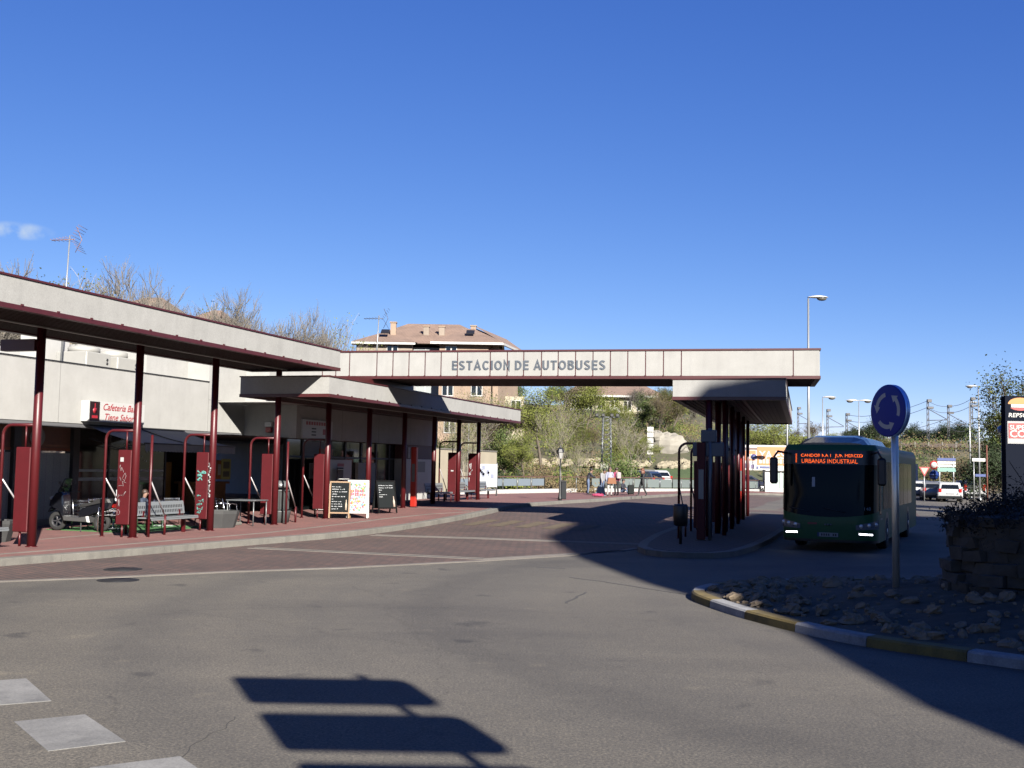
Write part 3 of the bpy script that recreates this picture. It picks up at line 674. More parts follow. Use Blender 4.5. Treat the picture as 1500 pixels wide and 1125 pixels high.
# side shopfront facing the bay u 36.25..50.3
w = MB(); w.box(VS - .5, VS - .45, 36.3, 49.0, .2, 3.02); gl = w.build('window', M_GLASS, bld)
w = MB()
for uu in (36.3, 37.55, 39.9, 41.2, 42.7, 44.2, 45.6, 47.0, 48.4): w.box(VS - .52, VS - .40, uu - .05, uu + .05, .2, 3.02)
w.box(VS - .5, VS - .42, 36.3, 49, 2.30, 2.38); w.build('frame', M_DARK, gl)
w = MB(); w.box(VS - .44, VS - .43, 37.7, 40.0, 2.35, 2.95); w.build('sign_board', mat('grey_board', (.32, .30, .28), .6), bld)
w = MB(); w.box(VS - .425, VS - .40, 38.9, 40.0, 2.33, 2.68); po = w.build('sign_board', mat('orange_board', (.62, .17, .02), .5), bld)
w = MB()
for k in range(9): w.box(VS - .40, VS - .392, 39.0 + k * .1, 39.07 + k * .1, 2.37, 2.44)
w.build('lettering', M_BROWN, po)
w = MB(); w.box(VS - .44, VS - .3, 42.2, 43.9, .3, 2.15); w.build('panel', M_WALL, bld)
w = MB(); w.box(VS - .42, VS - .02, 46.2, 50.3, .3, 2.36); wp = w.build('panel', M_WHT, bld)
w = MB(); w.box(VS - .03, VS - .012, 48.0, 48.9, 1.75, 2.25); w.build('screen', mat('panel_grey', (.25, .25, .24), .5), wp)
w = MB(); w.box(VS - .42, VS - .06, 46.2, 50.3, 2.362, 3.02); w.build('board', mat('maroon_board', (.11, .02, .02), .6), bld)
w = MB()
for k in range(3): w.box(VS - .06, VS - .05, 46.9 + .35 * k, 47.15 + .35 * k, 2.4, 2.9)
w.build('notice', mat('paper_white', (.7, .68, .64), .7), bld)
w = MB(); w.box(VS - .36, VS - .34, 38.0, 38.3, 1.5, 2.1); w.build('notice', MATS['paper_white'], bld)
# far end wall
w = MB(); w.box(-32, VS - .44, 49.0, 50.25, .2, 3.02); w.build('wall', M_WALL, bld)
# roof pieces seen over the coping
w = MB(); w.box(-25.9, -25.0, 28.4, 29.6, 4.95, 6.6); w.build('roof_stack', M_WHT, bld)
# interior things at the bar door
w = MB()
for k in range(14): w.box(VS - .3, VS - .27, 37.35 + (k % 2) * .04, 37.42 + (k % 2) * .04, .7 + .1 * k, .76 + .1 * k)
w.build('bottle_rack', MATS['paper_white'], bld)

# posters beside the bar door
po = gthing('poster_pair', 'two orange food posters hanging inside the bar entrance', 'poster', VW - .2, 36.0, 1.5)
for k, uu in enumerate((35.2, 35.75)):
    w = MB(); w.box(-22.9, -22.88, uu, uu + .4, 1.45, 2.15); a = w.build('poster', mat('orange_poster', (.55, .20, .05), .5), po)
    w = MB(); w.box(-22.878, -22.872, uu + .1, uu + .3, 1.6, 2.0); w.build('picture', MATS['paper_white'], a)
po = gthing('notice_board', 'small yellow green notice board beside the bin at the bar entrance', 'notice', VW, 35.0, 1.5)
w = MB(); w.box(-22.3, -22.27, 34.6, 35.2, 1.45, 2.2); a = w.build('board', mat('lime_board', (.42, .44, .10), .5), po)
w = MB(); w.box(-22.268, -22.262, 34.7, 35.1, 1.85, 2.1); w.box(-22.268, -22.262, 34.7, 35.1, 1.55, 1.75); w.build('print', mat('dark_print', (.10, .10, .06), .6), po)

# rooftop units
ac = gthing('rooftop_unit', 'grey box air conditioner on the roof nearest the antenna side', 'air conditioner', -24.2, 26.0, 4.9)
w = MB(); w.bbox(-24.8, -23.6, 28.75, 29.95, 4.93, 5.55, .03); w.build('casing', mat('ac_grey', (.55, .54, .50), .5, var=.05), ac)
w = MB(); w.lathe([(.5, 0), (.5, .16), (.45, .18)], (-24.2, 29.35, 5.551), 20); w.build('fan_cowl', MATS['ac_grey'], ac)
w = MB()
for k in range(2): w.lathe([(.05, 0), (.05, .01)], (0, 0, 0), 10, Matrix(((0, 0, 1, -23.6), (1, 0, 0, 29.75), (0, 1, 0, 5.35 - k * .12), (0, 0, 0, 1))))
w.build('dial', M_DARK, ac)
ac = gthing('rooftop_unit', 'larger grey air conditioner with a round fan cowl beside the column', 'air conditioner', -24.2, 28.4, 4.9)
w = MB(); w.bbox(-24.9, -23.5, 30.15, 31.35, 4.93, 5.50, .03); w.build('casing', MATS['ac_grey'], ac)
for uu in (30.75,):
    w = MB(); w.lathe([(.5, 0), (.5, .2), (.45, .22)], (-24.2, uu, 5.501), 20); w.build('fan_cowl', MATS['ac_grey'], ac)
w = MB()
for k in range(2): w.lathe([(.05, 0), (.05, .01)], (0, 0, 0), 10, Matrix(((0, 0, 1, -23.5), (1, 0, 0, 31.1), (0, 1, 0, 5.3 - k * .12), (0, 0, 0, 1))))
w.build('dial', M_DARK, ac)

# cafe sign box
sg = gthing('cafe_sign', 'white lightbox with red script lettering on the wall over the awning', 'sign', VW, 28.9, 3.2)
w = MB(); w.box(VW + .002, VW + .30, 27.15, 29.78, 3.25, 3.87); w.build('box', mat('sign_white', (.80, .80, .78), .4), sg)
w = MB(); w.box(VW + .30, VW + .306, 27.17, 27.62, 3.27, 3.85); dp = w.build('dark_panel', mat('sign_black', (.03, .012, .015), .4), sg)
w = MB(); w.box(VW + .306, VW + .310, 27.27, 27.53, 3.35, 3.43); w.lathe([(.09, 0), (.09, .005)], (0, 0, 0), 16, Matrix(((0, 0, 1, VW + .306), (1, 0, 0, 27.40), (0, 1, 0, 3.58), (0, 0, 0, 1))))
w.box(VW + .306, VW + .310, 27.38, 27.42, 3.68, 3.8); w.build('cup_mark', mat('sign_red', (.55, .03, .05), .4), dp)
t = text_mb('Cafeteria Bar', .29, frame_m((VW + .307, 28.52, 3.70), (0, 1, 0), (0, 0, 1)), .003, .004, .35)
t2 = text_mb('Tiene Sabor', .29, frame_m((VW + .307, 28.52, 3.40), (0, 1, 0), (0, 0, 1)), .003, .004, .35)
t.add(t2.v, t2.f); t.build('lettering', MATS['sign_red'], sg)
# bar sign inside the shade
sg = gthing('bar_sign', 'dim white board with faint red lettering in the shade under the lower canopy', 'sign', VS, 37.6, 3.1)
w = MB(); w.box(VS + .002, VS + .08, 36.6, 39.0, 3.05, 3.75); w.build('board', MATS['sign_white'], sg)
w = MB(); rr = random.Random(2)
for k in range(9): w.box(VS + .08, VS + .085, 36.85 + k * .2, 37.0 + k * .2, 3.55, 3.68)
w.box(VS + .08, VS + .085, 38.2, 38.75, 3.2, 3.42); w.build('lettering', MATS['sign_red'], sg)
w = MB()
for k in range(3): w.box(VS + .08, VS + .085, 37.3, 37.65, 3.15 + .12 * k, 3.20 + .12 * k)
w.build('symbol', M_DARK, sg)
# small wall lamp on the step wall
sg = gthing('alarm_box', 'small white and red alarm box on the shaded wall beside the awning', 'alarm box', -21.8, 36.2, 3.3)
w = MB(); w.bbox(-21.45, -21.15, 36.08, 36.246, 3.42, 3.62, .02); w.build('casing', MATS['sign_white'], sg)
w = MB(); w.bbox(-21.42, -21.18, 36.10, 36.246, 3.22, 3.41, .02); w.build('label_plate', MATS['sign_red'], sg)
# awning
aw = gthing('awning', 'grey fabric awning with scalloped edge over the cafe windows', 'awning', VW, 29.9, 3.1)
M_AWN = mat('awning_cloth', (.30, .31, .32), .85, var=.1, vscale=2)
w = MB(); vs = []; fs = []
for i in range(9):
    t = i / 8
    for j in range(3): vs.append((VW + .05 + (2.05) * t, 27.45 + (32.3 - 27.45) * j / 2, 3.12 - .52 * t - .12 * math.sin(PI * t) * .5))
for i in range(8):
    for j in range(2): fs.append((i * 3 + j, i * 3 + 3 + j, i * 3 + 4 + j, i * 3 + 1 + j))
w.add(vs, fs, True); w.add([(a, b, c - .012) for a, b, c in vs], [f[::-1] for f in fs], True); w.build('canopy_cloth', M_AWN, aw)
w = MB(); n = 30; vs = []; fs = []
for i in range(n * 4 + 1):
    u = 27.45 + (32.3 - 27.45) * i / (n * 4); d = .20 + .035 * abs(math.sin(PI * i / 4))
    vs += [(VW + 2.10, u, 2.60), (VW + 2.115, u, 2.60 - d), (VW + 2.105, u, 2.60 - d)]
for i in range(n * 4): fs += [(i * 3, i * 3 + 3, i * 3 + 4, i * 3 + 1), (i * 3 + 2, i * 3 + 5, i * 3 + 3, i * 3)]
w.add(vs, fs); w.build('valance', M_AWN, aw)
w = MB(); w.tube([(VW + 2.09, 27.43, 2.61), (VW + 2.09, 32.32, 2.61)], .025); w.tube([(VW + .05, 27.43, 3.12), (VW + .05, 32.32, 3.12)], .04)
for u in (27.5, 32.25): w.tube([(VW + .05, u, 2.75), (VW + 1.1, u, 2.45), (VW + 2.08, u, 2.58)], .018, 6)
w.tube([(VW + .06, 29.9, 3.115), (VW + 1.1, 29.9, 2.82), (VW + 2.09, 29.9, 2.605)], .018, 6)
w.build('frame', M_DARK, aw)
# antenna mast on the roof
def antenna(root, x, y, z0, z1, k, col):
    m = MB(); m.tube([(x, y, z0), (x + .09, y, z1)], [.032, .02], 8); m.build('mast', mat('galvanised', (.55, .57, .58), .4, .5), root)
    m = MB(); t = Vector((x + .08, y, z1 - .12))
    m.tube([t + Vector((-.62, .2, 0)), t + Vector((.2, -.06, 0))], .012, 5)
    for i in range(6):
        q = t + Vector((-.58 + .13 * i, .18 - .04 * i, 0)); l = .12 + .03 * i
        m.tube([q + Vector((-.3 * l, -l, .1 * l)), q + Vector((.3 * l, l, -.1 * l))], .006, 4)
    for s_ in (-1, 1):
        for i in range(5): m.tube([t + Vector((.2 + .05 * abs(i), -.35, s_ * (.06 + .08 * i))), t + Vector((.2 + .05 * abs(i), .35, s_ * (.06 + .08 * i)))], .007, 4)
    m.tube([t + Vector((.2, 0, -.4)), t + Vector((.38, 0, 0)), t + Vector((.2, 0, .4))], .01, 4)
    m.build('aerial', col, root)
p0 = at(92, 470, 33)
an = wthing('antenna', 'tall white mast with orange tipped television aerial above the left canopy', 'antenna', p0.x, p0.y, 4.9)
antenna(an, p0.x, p0.y, 4.9, at(97, 345, 33).z, 1, mat('aerial_orange', (.45, .22, .10), .5))
p0 = at(551, 500, 44)
an = wthing('antenna', 'thin mast with dark aerial standing behind the left end of the beam', 'antenna', p0.x, p0.y, 5.7)
antenna(an, p0.x, p0.y, 5.7, at(551, 462, 44).z, 1, mat('aerial_grey', (.12, .12, .13), .5))
# ------------------------------------------------------------------ queue barriers by the columns
M_CHROME = mat('pale_rail', (.42, .40, .40), .3, .6)
M_GRAF = mat('white_graffiti', (.66, .66, .66), .6)
M_TEAL = mat('teal_graffiti', (.12, .42, .38), .6)
def make_barrier():
    t = thing('queue_barrier', 'x', 'queue barrier', (0, 0, 0))
    b = MB(); R_ = .24; path = [(0, 0, 0), (0, 0, 2.72 - R_)] + [(R_ - R_ * math.cos(a), 0, 2.72 - R_ + R_ * math.sin(a)) for a in [math.radians(15 * k) for k in range(1, 7)]] + [(.98, 0, 2.72)]
    b.tube(path, .036, 10); b.lathe([(.07, 0), (.07, .012)], (0, 0, 0), 12); b.build('frame_tube', M_RED, t)
    b = MB(); b.bbox(.44, .84, -.07, .07, .32, 2.22, .015); pb = b.build('panel', M_REDX, t)
    b = MB(); b.tube([(.64, 0, 2.22), (.64, 0, 2.70)], .022, 8); b.build('hanger', M_RED, t)
    b = MB(); b.tube([(.60, 0, 0), (.60, 0, .33)], .026, 8); b.build('support_post', M_RED, t)
    b = MB(); b.tube([(0, .01, 1.52), (.0, .95, .50)], .020, 8); b.build('brace', M_CHROME, t)
    b = MB(); b.tube([(0, .95, 0), (0, .95, .53)], .032, 8); b.build('foot_post', M_RED, t)
    return t
def scribble(rng, x0, x1, z0, z1, y, n, r, m, parent, hz=.14):
    b = MB()
    z = z1
    while z > z0:
        x = x0 + rng.uniform(0, .05); pts = [(x, y, z)]
        for _ in range(n):
            pts.append((min(x1, max(x0, pts[-1][0] + rng.uniform(-.09, .11))), y, z + rng.uniform(-hz / 2, hz / 2)))
        for a, c in zip(pts, pts[1:]):
            if (Vector(a) - Vector(c)).length > .01: b.tube([a, c], r, 4)
        z -= hz
    return b.build('graffiti', m, parent)
def extra_post(t):
    b = MB(); b.tube([(1.12, .38, 0), (1.12, .38, 2.62)], .034, 10); b.build('post', M_RED, t)
    b = MB(); b.tube([(1.12, .39, 1.45), (.95, 1.30, .48)], .020, 8); b.build('brace', M_CHROME, t)
    b = MB(); b.tube([(.95, 1.30, 0), (.95, 1.30, .53)], .034, 8); b.build('foot_post', M_RED, t)
barrier = make_barrier(); rng = random.Random(11)
B_LAB = {16.55: 'queue barrier at the left edge of the picture', 20.1: 'red tubular queue barrier with a plain red panel by the column nearest the left edge', 23.65: 'red tubular queue barrier with white graffiti on its panel beside the parked scooter',
         27.1: 'red tubular queue barrier with teal graffiti splashes on its panel before the seated child', 30.65: 'red tubular queue barrier with a plain panel behind the round litter bin column', 34.1: 'red tubular queue barrier with a plain panel beside the white drinks display',
         46.9: 'red tubular queue barrier with plain panel against the pale garden wall', 49.6: 'red tubular queue barrier with scratched panel at the far end of the lower canopy'}
bars = {}
for i, u in enumerate(B_LAB):
    o = barrier if i == 0 else copy_tree(barrier)
    p = W(-18.68, u, H(-18.68, u) + .15)
    place(o, p, -GA, B_LAB[u]); o['group'] = 'queue barriers beside the canopy columns'; bars[u] = o
extra_post(bars[23.65]); extra_post(bars[30.65])
scribble(rng, .48, .74, .55, 1.75, -.074, 6, .004, mat('faded_graffiti', (.45, .42, .42), .7), bars[23.65], .22)
b = MB(); b.box(.52, .62, -.076, -.071, 1.92, 2.03); b.build('sticker_or_glint', M_GRAF, bars[23.65])
scribble(rng, .50, .78, 1.35, 1.65, -.074, 12, .016, M_TEAL, bars[27.1], .10); scribble(rng, .52, .72, .45, .95, -.074, 8, .010, M_TEAL, bars[27.1], .11)
scribble(rng, .50, .78, .8, 1.6, -.074, 6, .012, M_GRAF, bars[49.6], .3)
b = MB(); b.box(.6, .72, -.076, -.071, 1.36, 1.42); b.build('sticker_or_glint', M_GRAF, bars[46.9])
# white scrawl down the third column: lies on the paint
b = MB(); z = 1.9; rg = random.Random(4)
while z > .9:
    a = rg.uniform(-.5, .2); b.box(-.02 + .1 * a, .0 + .1 * a + .02, -.112, -.104, z, z + rg.uniform(.01, .05)); z -= .05
b.v = [q + Vector((-17.75, 27.1, .15)) for q in b.v]
gt = gthing('graffiti_tag', 'white scrawled graffiti down the red column beside the teal splashed panel', 'graffiti', -17.75, 27.1, .15); b.build('scrawl', M_GRAF, gt)

# ------------------------------------------------------------------ perforated benches
M_BENCH = mat('bench_grey', (.40, .43, .45), .4, .3)
def make_bench(L=2.1):
    t = thing('bench', 'x', 'bench')
    b = MB(); b.bbox(0, .46, 0, L, .43, .465, .01); b.box(.44, .46, 0, L, .39, .43); b.cur = 1
    for k in range(26):
        for j in range(4): b.box(.06 + j * .09, .10 + j * .09, .08 + k * .075, .12 + k * .075, .4655, .467)
    b.build('seat', [M_BENCH, M_DARK], t)
    b = MB(); M = Matrix.Rotation(-.18, 4, 'Y'); b.bbox(-.02, .015, 0, L, .50, .86, .01); b.cur = 1
    for k in range(26):
        for j in range(2): b.box(.0155, .018, .08 + k * .075, .115 + k * .075, .56 + j * .12, .64 + j * .12)
    b.v = [M @ (q - Vector((0, 0, .5))) + Vector((0, 0, .5)) for q in b.v]
    b.build('backrest', [M_BENCH, M_DARK], t)
    for y in (.25, L - .25):
        b = MB(); b.box(.12, .2, y - .035, y + .035, 0, .43); b.box(-.02, .4, y - .03, y + .03, .38, .428); b.box(-.03, .02, y - .03, y + .03, .38, .62); b.build('leg', M_RED, t)
    return t
bench = make_bench()
for i, (v, u, l) in enumerate(((-18.2, 24.4, 'perforated grey metal bench between the graffiti barriers in front of the cafe'), (-18.2, 17.3, 'perforated grey metal bench cut by the left edge of the picture'),
                               (-18.3, 44.4, 'grey bench in shade before the far red barrier'), (-18.3, 47.4, 'grey bench between the two far red barriers'), (-18.3, 50.4, 'grey bench beyond the last column near the white notice frame'))):
    o = bench if i == 0 else copy_tree(bench)
    place(o, W(v, u, H(v, u) + .15), -GA, l); o['group'] = 'perforated benches along the canopy'

# ------------------------------------------------------------------ litter bin
M_BIN = mat('bin_grey', (.14, .15, .15), .5, var=.1)
lb = gthing('litter_bin', 'round grey litter bin with domed hood standing in a wide pot', 'litter bin', -18.2, 31.75, .16)
b = MB(); b.lathe([(.30, 0), (.36, .36), (.37, .38), (.33, .38)], (-18.2, 31.75, .165), 20); b.build('pot', M_BIN, lb)
b = MB(); b.lathe([(.27, .30), (.28, 1.02), (.30, 1.03), (.30, 1.06)], (-18.2, 31.75, .165), 20)
for k in range(20):
    a = 2 * PI * k / 20; b.box(-18.2 + .275 * math.cos(a) - .012, -18.2 + .275 * math.cos(a) + .012, 31.75 + .275 * math.sin(a) - .012, 31.75 + .275 * math.sin(a) + .012, .60, 1.16)
b.build('body', M_BIN, lb)
b = MB(); b.lathe([(.30, 1.14), (.31, 1.2), (.29, 1.28), (.2, 1.34), (.05, 1.36)], (-18.2, 31.75, .165), 20)
for k in range(4):
    a = PI / 4 + PI / 2 * k; b.tube([(-18.2 + .27 * math.cos(a), 31.75 + .27 * math.sin(a), 1.2), (-18.2 + .27 * math.cos(a), 31.75 + .27 * math.sin(a), 1.34)], .02, 6)
b.build('hood', mat('hood_grey', (.20, .205, .21), .35), lb)
sb = gthing('litter_bin', 'small grey square bin with green liner behind the black chalkboard', 'litter bin', -18.6, 37.2, .27)
b = MB(); b.prism([(-18.86, 36.9), (-18.3, 36.9), (-18.26, 37.5), (-18.9, 37.5)], .28, 1.15); b.build('body', M_BIN, sb)
b = MB(); b.box(-18.93, -18.23, 36.87, 37.53, 1.152, 1.20); b.build('liner', mat('green_liner', (.10, .32, .08), .5), sb)
# low planter boxes
for i, (v, u, s_, l) in enumerate(((-18.45, 28.6, .62, 'low octagonal dark planter box beside the third red column'), (-19.6, 20.9, .5, 'dark planter box behind the red column at the left edge'))):
    pb = gthing('planter', l, 'planter', v, u, .15)
    b = MB(); n = 8
    for r0, z0 in ((.0, 0),): pass
    P8 = [(math.cos(2 * PI * k / 8 + .39), math.sin(2 * PI * k / 8 + .39)) for k in range(8)]
    b.lathe([(s_ * .80, 0), (s_, .42), (s_, .50), (s_ * .88, .50), (s_ * .86, .44)], (v, u, .15), 8, smooth=False); b.build('box', mat('planter_grey', (.06, .06, .06), .8, var=.2), pb)
    b = MB(); b.lathe([(s_ * .85, .42), (s_ * .2, .47)], (v, u, .15), 8, smooth=False); b.build('soil', M_SOIL, pb)

# ------------------------------------------------------------------ cafe terrace
rug = MB(); rug.box(-21.6, -18.75, 25.0, 28.6, .15, .165)
tr = gthing('turf_rug', 'bright green artificial turf rug under the cafe tables', 'turf rug', -20, 26, .15)
rug.build('rug', mat('artificial_turf', (.05, .25, .045), .95, bump=.6, bscale=200, var=.25, vscale=20), tr)
M_ALU = mat('aluminium', (.80, .81, .82), .18, 1.0)
def make_chair():
    t = thing('cafe_chair', 'x', 'chair')
    for sx in (-1, 1):
        x = sx * .24
        b = MB(); b.tube([(x, -.24, 0), (x, -.22, .44), (x, -.20, .64), (x, -.02, .66), (x, .20, .65)], .013, 6); b.build('leg', M_ALU, t)
        b = MB(); b.tube([(x, .27, 0), (x, .20, .44), (x, .28, .82)], .013, 6); b.build('leg', M_ALU, t)
    b = MB()
    for k in range(7): b.box(-.24, .24, -.22 + .062 * k, -.17 + .062 * k, .435, .45)
    b.build('seat', M_ALU, t)
    b = MB()
    for k in range(4): b.box(-.24, .24, .215 + .019 * k, .225 + .019 * k, .52 + .08 * k, .57 + .08 * k)
    b.build('backrest', M_ALU, t)
    return t
def make_table(square=True):
    t = thing('cafe_table', 'x', 'table')
    b = MB(); b.bbox(-.38, .38, -.38, .38, .70, .735, .012); b.build('tabletop', M_ALU if square else M_GREY, t)
    if square:
        b = MB(); b.tube([(0, 0, 0), (0, 0, .70)], .03, 10); b.build('leg', M_ALU, t)
        b = MB()
        for a in range(4): b.rbox((0, 0, .03), (.3 * math.cos(a * PI / 2 + .78), .3 * math.sin(a * PI / 2 + .78), .015), .05, .03)
        b.build('foot', M_ALU, t)
    else:
        for x in (-.34, .34):
            for y in (-.34, .34):
                b = MB(); b.tube([(x, y, 0), (x, y, .70)], .016, 6); b.build('leg', M_GREY, t)
    return t
ch = make_chair(); tb = make_table(); CI = [0]
def put_chair(v, u, rz, label):
    o = ch if CI[0] == 0 else copy_tree(ch); CI[0] += 1
    place(o, W(v, u, H(v, u) + (.165 if u < 28.6 and v < -18.75 else .15)), -GA + rz, label); o['group'] = 'aluminium chairs of the cafe terrace'; return o
place(tb, W(-20.1, 25.9, .165), -GA + .3, 'shiny square aluminium table catching the sun behind the bench'); tb['group'] = 'cafe tables'
t2 = copy_tree(tb); place(t2, W(-19.9, 27.9, .165), -GA - .1, 'aluminium table at which the child sits')
put_chair(-20.9, 25.7, PI + .2, 'aluminium chair left of the glinting table behind the bench')
put_chair(-19.5, 26.7, -.4, 'aluminium chair right of the glinting table behind the bench')
put_chair(-20.9, 26.4, PI / 2, 'aluminium chair against the cafe glass behind the glinting table')
put_chair(-21.2, 27.0, PI / 2 - .2, 'aluminium chair deep against the cafe glass between the two tables')
put_chair(-19.7, 25.2, .5, 'aluminium chair nearest the scooter behind the left end of the bench')
put_chair(-20.3, 29.0, .9, 'aluminium chair in the shade left of the bar entrance')
seat_ch = put_chair(-20.55, 27.75, PI / 2 + .2, 'aluminium chair the child in navy sits on')
put_chair(-19.0, 29.9, 2.6, 'aluminium slatted chair seen from behind beside the thin legged table')
put_chair(-19.3, 29.1, 2.2, 'aluminium slatted chair partly behind the third red column')
t3 = make_table(False); t3.name = 'side_table'; t3.scale = (1.35, 1.1, 1.08); place(t3, W(-18.35, 30.0, .15), -GA, 'thin legged grey table standing empty beside the aluminium chairs'); t3['group'] = 'cafe tables'
sb = gthing('parasol_base', 'square concrete parasol base with short tube beside the grey table', 'parasol base', -18.75, 29.75, .15)
b = MB(); b.bbox(-19.0, -18.5, 29.5, 30.0, .15, .25, .02); b.build('block', M_KERB, sb)
b = MB(); b.tube([(-18.75, 29.75, .25), (-18.75, 29.75, .55)], .05, 10); b.build('socket', M_WHT, sb)
# glasses and plates glinting on the table: one carafe
cf = gthing('carafe', 'glinting glass carafe standing on the aluminium table', 'carafe', -20.05, 25.95, .9)
b = MB(); b.lathe([(.05, 0), (.06, .1), (.03, .2), (.03, .32), (.04, .34)], (-20.05, 25.95, .902), 12); b.build('body', mat('glass_bright', (.75, .78, .8), .05, .6), cf)
b = MB(); b.lathe([(.032, .34), (.032, .37)], (-20.05, 25.95, .902), 10); b.build('lid', M_WHT, cf)

# ------------------------------------------------------------------ advertising boards
M_CHALK = mat('chalkboard', (.018, .022, .024), .9, spec=.1)
M_CHALKW = mat('chalk', (.62, .64, .66), .8)
M_PINE = mat('pine_frame', (.36, .20, .08), .55)
def aframe(name, label, v, u, rz, wd, ht, mframe, mface, lean=.16):
    t = thing(name, label, 'a-board', W(v, u, H(v, u) + .15), -GA + rz)
    for s_ in (-1, 1):
        M = Matrix.Translation((0, 0, ht)) @ Matrix.Rotation(s_ * lean, 4, 'X')
        b = MB()
        for x in (-wd / 2, wd / 2 - .05): b.box(x, x + .05, -.018, .018, -ht, 0, M)
        b.box(-wd / 2 + .05, wd / 2 - .05, -.018, .018, -.05, 0, M); b.box(-wd / 2 + .05, wd / 2 - .05, -.018, .018, -ht + .16, -ht + .21, M)
        b.build('frame', mframe, t)
        b = MB(); b.box(-wd / 2 + .05, wd / 2 - .05, -.008, .008, -ht + .21, -.05, M); f = b.build('board', mface, t)
        if s_ < 0: front = (f, M)
    return t, front
def on_face(front, fn, m, name):
    f, M = front; b = MB(); fn(b, M); return b.build(name, m, f)
# wooden chalkboard: front faces the camera (local -y), lean sign gives the face
def chalk_lines(seed, wd, ht, rows):
    def fn(b, M):
        r = random.Random(seed); z = -.12
        for k in range(rows):
            x = -wd / 2 + .09; z -= .085
            while x < wd / 2 - .16 - (.15 if k > rows * .5 else 0):
                l = r.uniform(.02, .06); h = r.uniform(.012, .03); b.box(x, x + l, -.013, -.009, z, z + h, M); x += l + r.choice((.012, .012, .04))
                if r.random() < .12: break
    return fn
t, fr = aframe('chalkboard_sign', 'wood framed chalkboard with white handwriting standing left of the colourful board', -17.35, 34.35, .35, .72, 1.28, M_PINE, M_CHALK)
on_face(fr, chalk_lines(1, .72, 1.28, 10), M_CHALKW, 'handwriting')
on_face(fr, lambda b, M: text_into(b, 'Bar Jiene', .12, M, -.05, -.115), M_CHALKW, 'lettering') if False else None
on_face(fr, lambda b, M: (b.lathe([(.035, 0), (.035, .2), (.015, .28), (.015, .36)], (.23, -.02, -1.0), 10, M)), mat('chalk_cream', (.66, .55, .42), .7), 'bottle_drawing')
t, fr = aframe('ice_cream_board', 'white framed board with many coloured patches and red lettering, between two chalkboards', -16.85, 34.75, .35, .74, 1.32, M_WHT, mat('pale_blue_face', (.45, .60, .66), .5))
cols = [(.62, .10, .12), (.75, .42, .10), (.15, .42, .60), (.20, .45, .16), (.62, .30, .50), (.70, .62, .15), (.72, .70, .68)]
rg = random.Random(8); f, M = fr
for ci, c in enumerate(cols):
    b = MB()
    for k in range(16):
        x = rg.uniform(-.27, .25); z = rg.uniform(-1.05, -.12); s_ = rg.uniform(.018, .05)
        b.lathe([(s_, 0), (s_ * .9, .004 + ci * .001)], (0, 0, 0), 7, M @ Matrix(((1, 0, 0, x), (0, 0, -1, -.0085), (0, 1, 0, z), (0, 0, 0, 1))))
    b.build('picture', mat('patch_paint_%s' % 'abcdefg'[ci], c, .5), f)
b = MB(); r8 = random.Random(4)
for row, (z, n) in enumerate(((-.42, 6), (-.56, 7))):
    for k in range(n):
        x = -.27 + k * .08; b.box(x, x + .055, -.018, -.0145, z, z + .095 + r8.uniform(-.02, .02), M)
b.build('lettering', mat('board_red', (.50, .05, .06), .5), f)
t, fr = aframe('chalkboard_sign', 'black framed chalkboard seen at an angle, standing right of the colourful board', -17.05, 37.4, .95, .80, 1.22, mat('black_frame', (.012, .012, .013), .9, spec=.06), M_CHALK, .22)
on_face(fr, chalk_lines(5, .80, 1.22, 6), M_CHALKW, 'handwriting')
on_face(fr, lambda b, M: (b.lathe([(.04, 0), (.04, .22), (.018, .3), (.018, .4)], (.28, -.02, -1.0), 10, M)), mat('bottle_cream', (.70, .55, .45), .5), 'bottle_drawing')
# white drinks display with bottle picture
dd = gthing('drinks_display', 'tall white drinks panel with a big bottle picture and red cap behind the chalkboard', 'drinks display', -19.7, 38.6, .25)
DW0, DW1, DZ0, DZ1, DV = 37.6, 39.55, .32, 2.26, -19.5
b = MB(); b.bbox(DV - .6, DV, DW0, DW1, DZ0, DZ1, .02); b.build('cabinet', M_WHT, dd)
def on_panel(pts, th): return [(DV + th, DW0 + (DW1 - DW0) * a, DZ0 + (DZ1 - DZ0) * c) for a, c in pts]
def face_poly(pts, z0, z1):
    n = len(pts); b = MB(); A_ = on_panel(pts, z1); B_ = on_panel(pts, z0)
    return b.add(A_ + B_, [tuple(range(n))] + [(i, i + n, (i + 1) % n + n, (i + 1) % n) for i in range(n)])
bot = [(.34, .10), (.68, .10), (.72, .45), (.66, .60), (.62, .68), (.62, .92), (.38, .92), (.38, .68), (.33, .60), (.28, .45)]
face_poly(bot, .001, .004).build('bottle_picture', mat('bottle_pale', (.68, .64, .60), .5), dd)
face_poly([(.36, .86), (.64, .86), (.64, .92), (.36, .92)], .004, .007).build('cap_picture', mat('cap_red', (.58, .04, .05), .4), dd)
face_poly([(.36, .58), (.66, .58), (.70, .52), (.32, .52)], .004, .007).build('band_picture', MATS['cap_red'], dd)
face_poly([(.34, .64), (.62, .64), (.62, .70), (.36, .70)], .004, .007).build('neck_label', MATS['dark_print'], dd)
face_poly([(.30, .14), (.50, .12), (.58, .24), (.46, .34), (.32, .32)], .004, .008).build('fruit_picture', mat('fruit_orange', (.72, .28, .05), .5), dd)
face_poly([(.50, .34), (.60, .33), (.61, .42), (.52, .43)], .004, .008).build('print', MATS['dark_print'], dd)
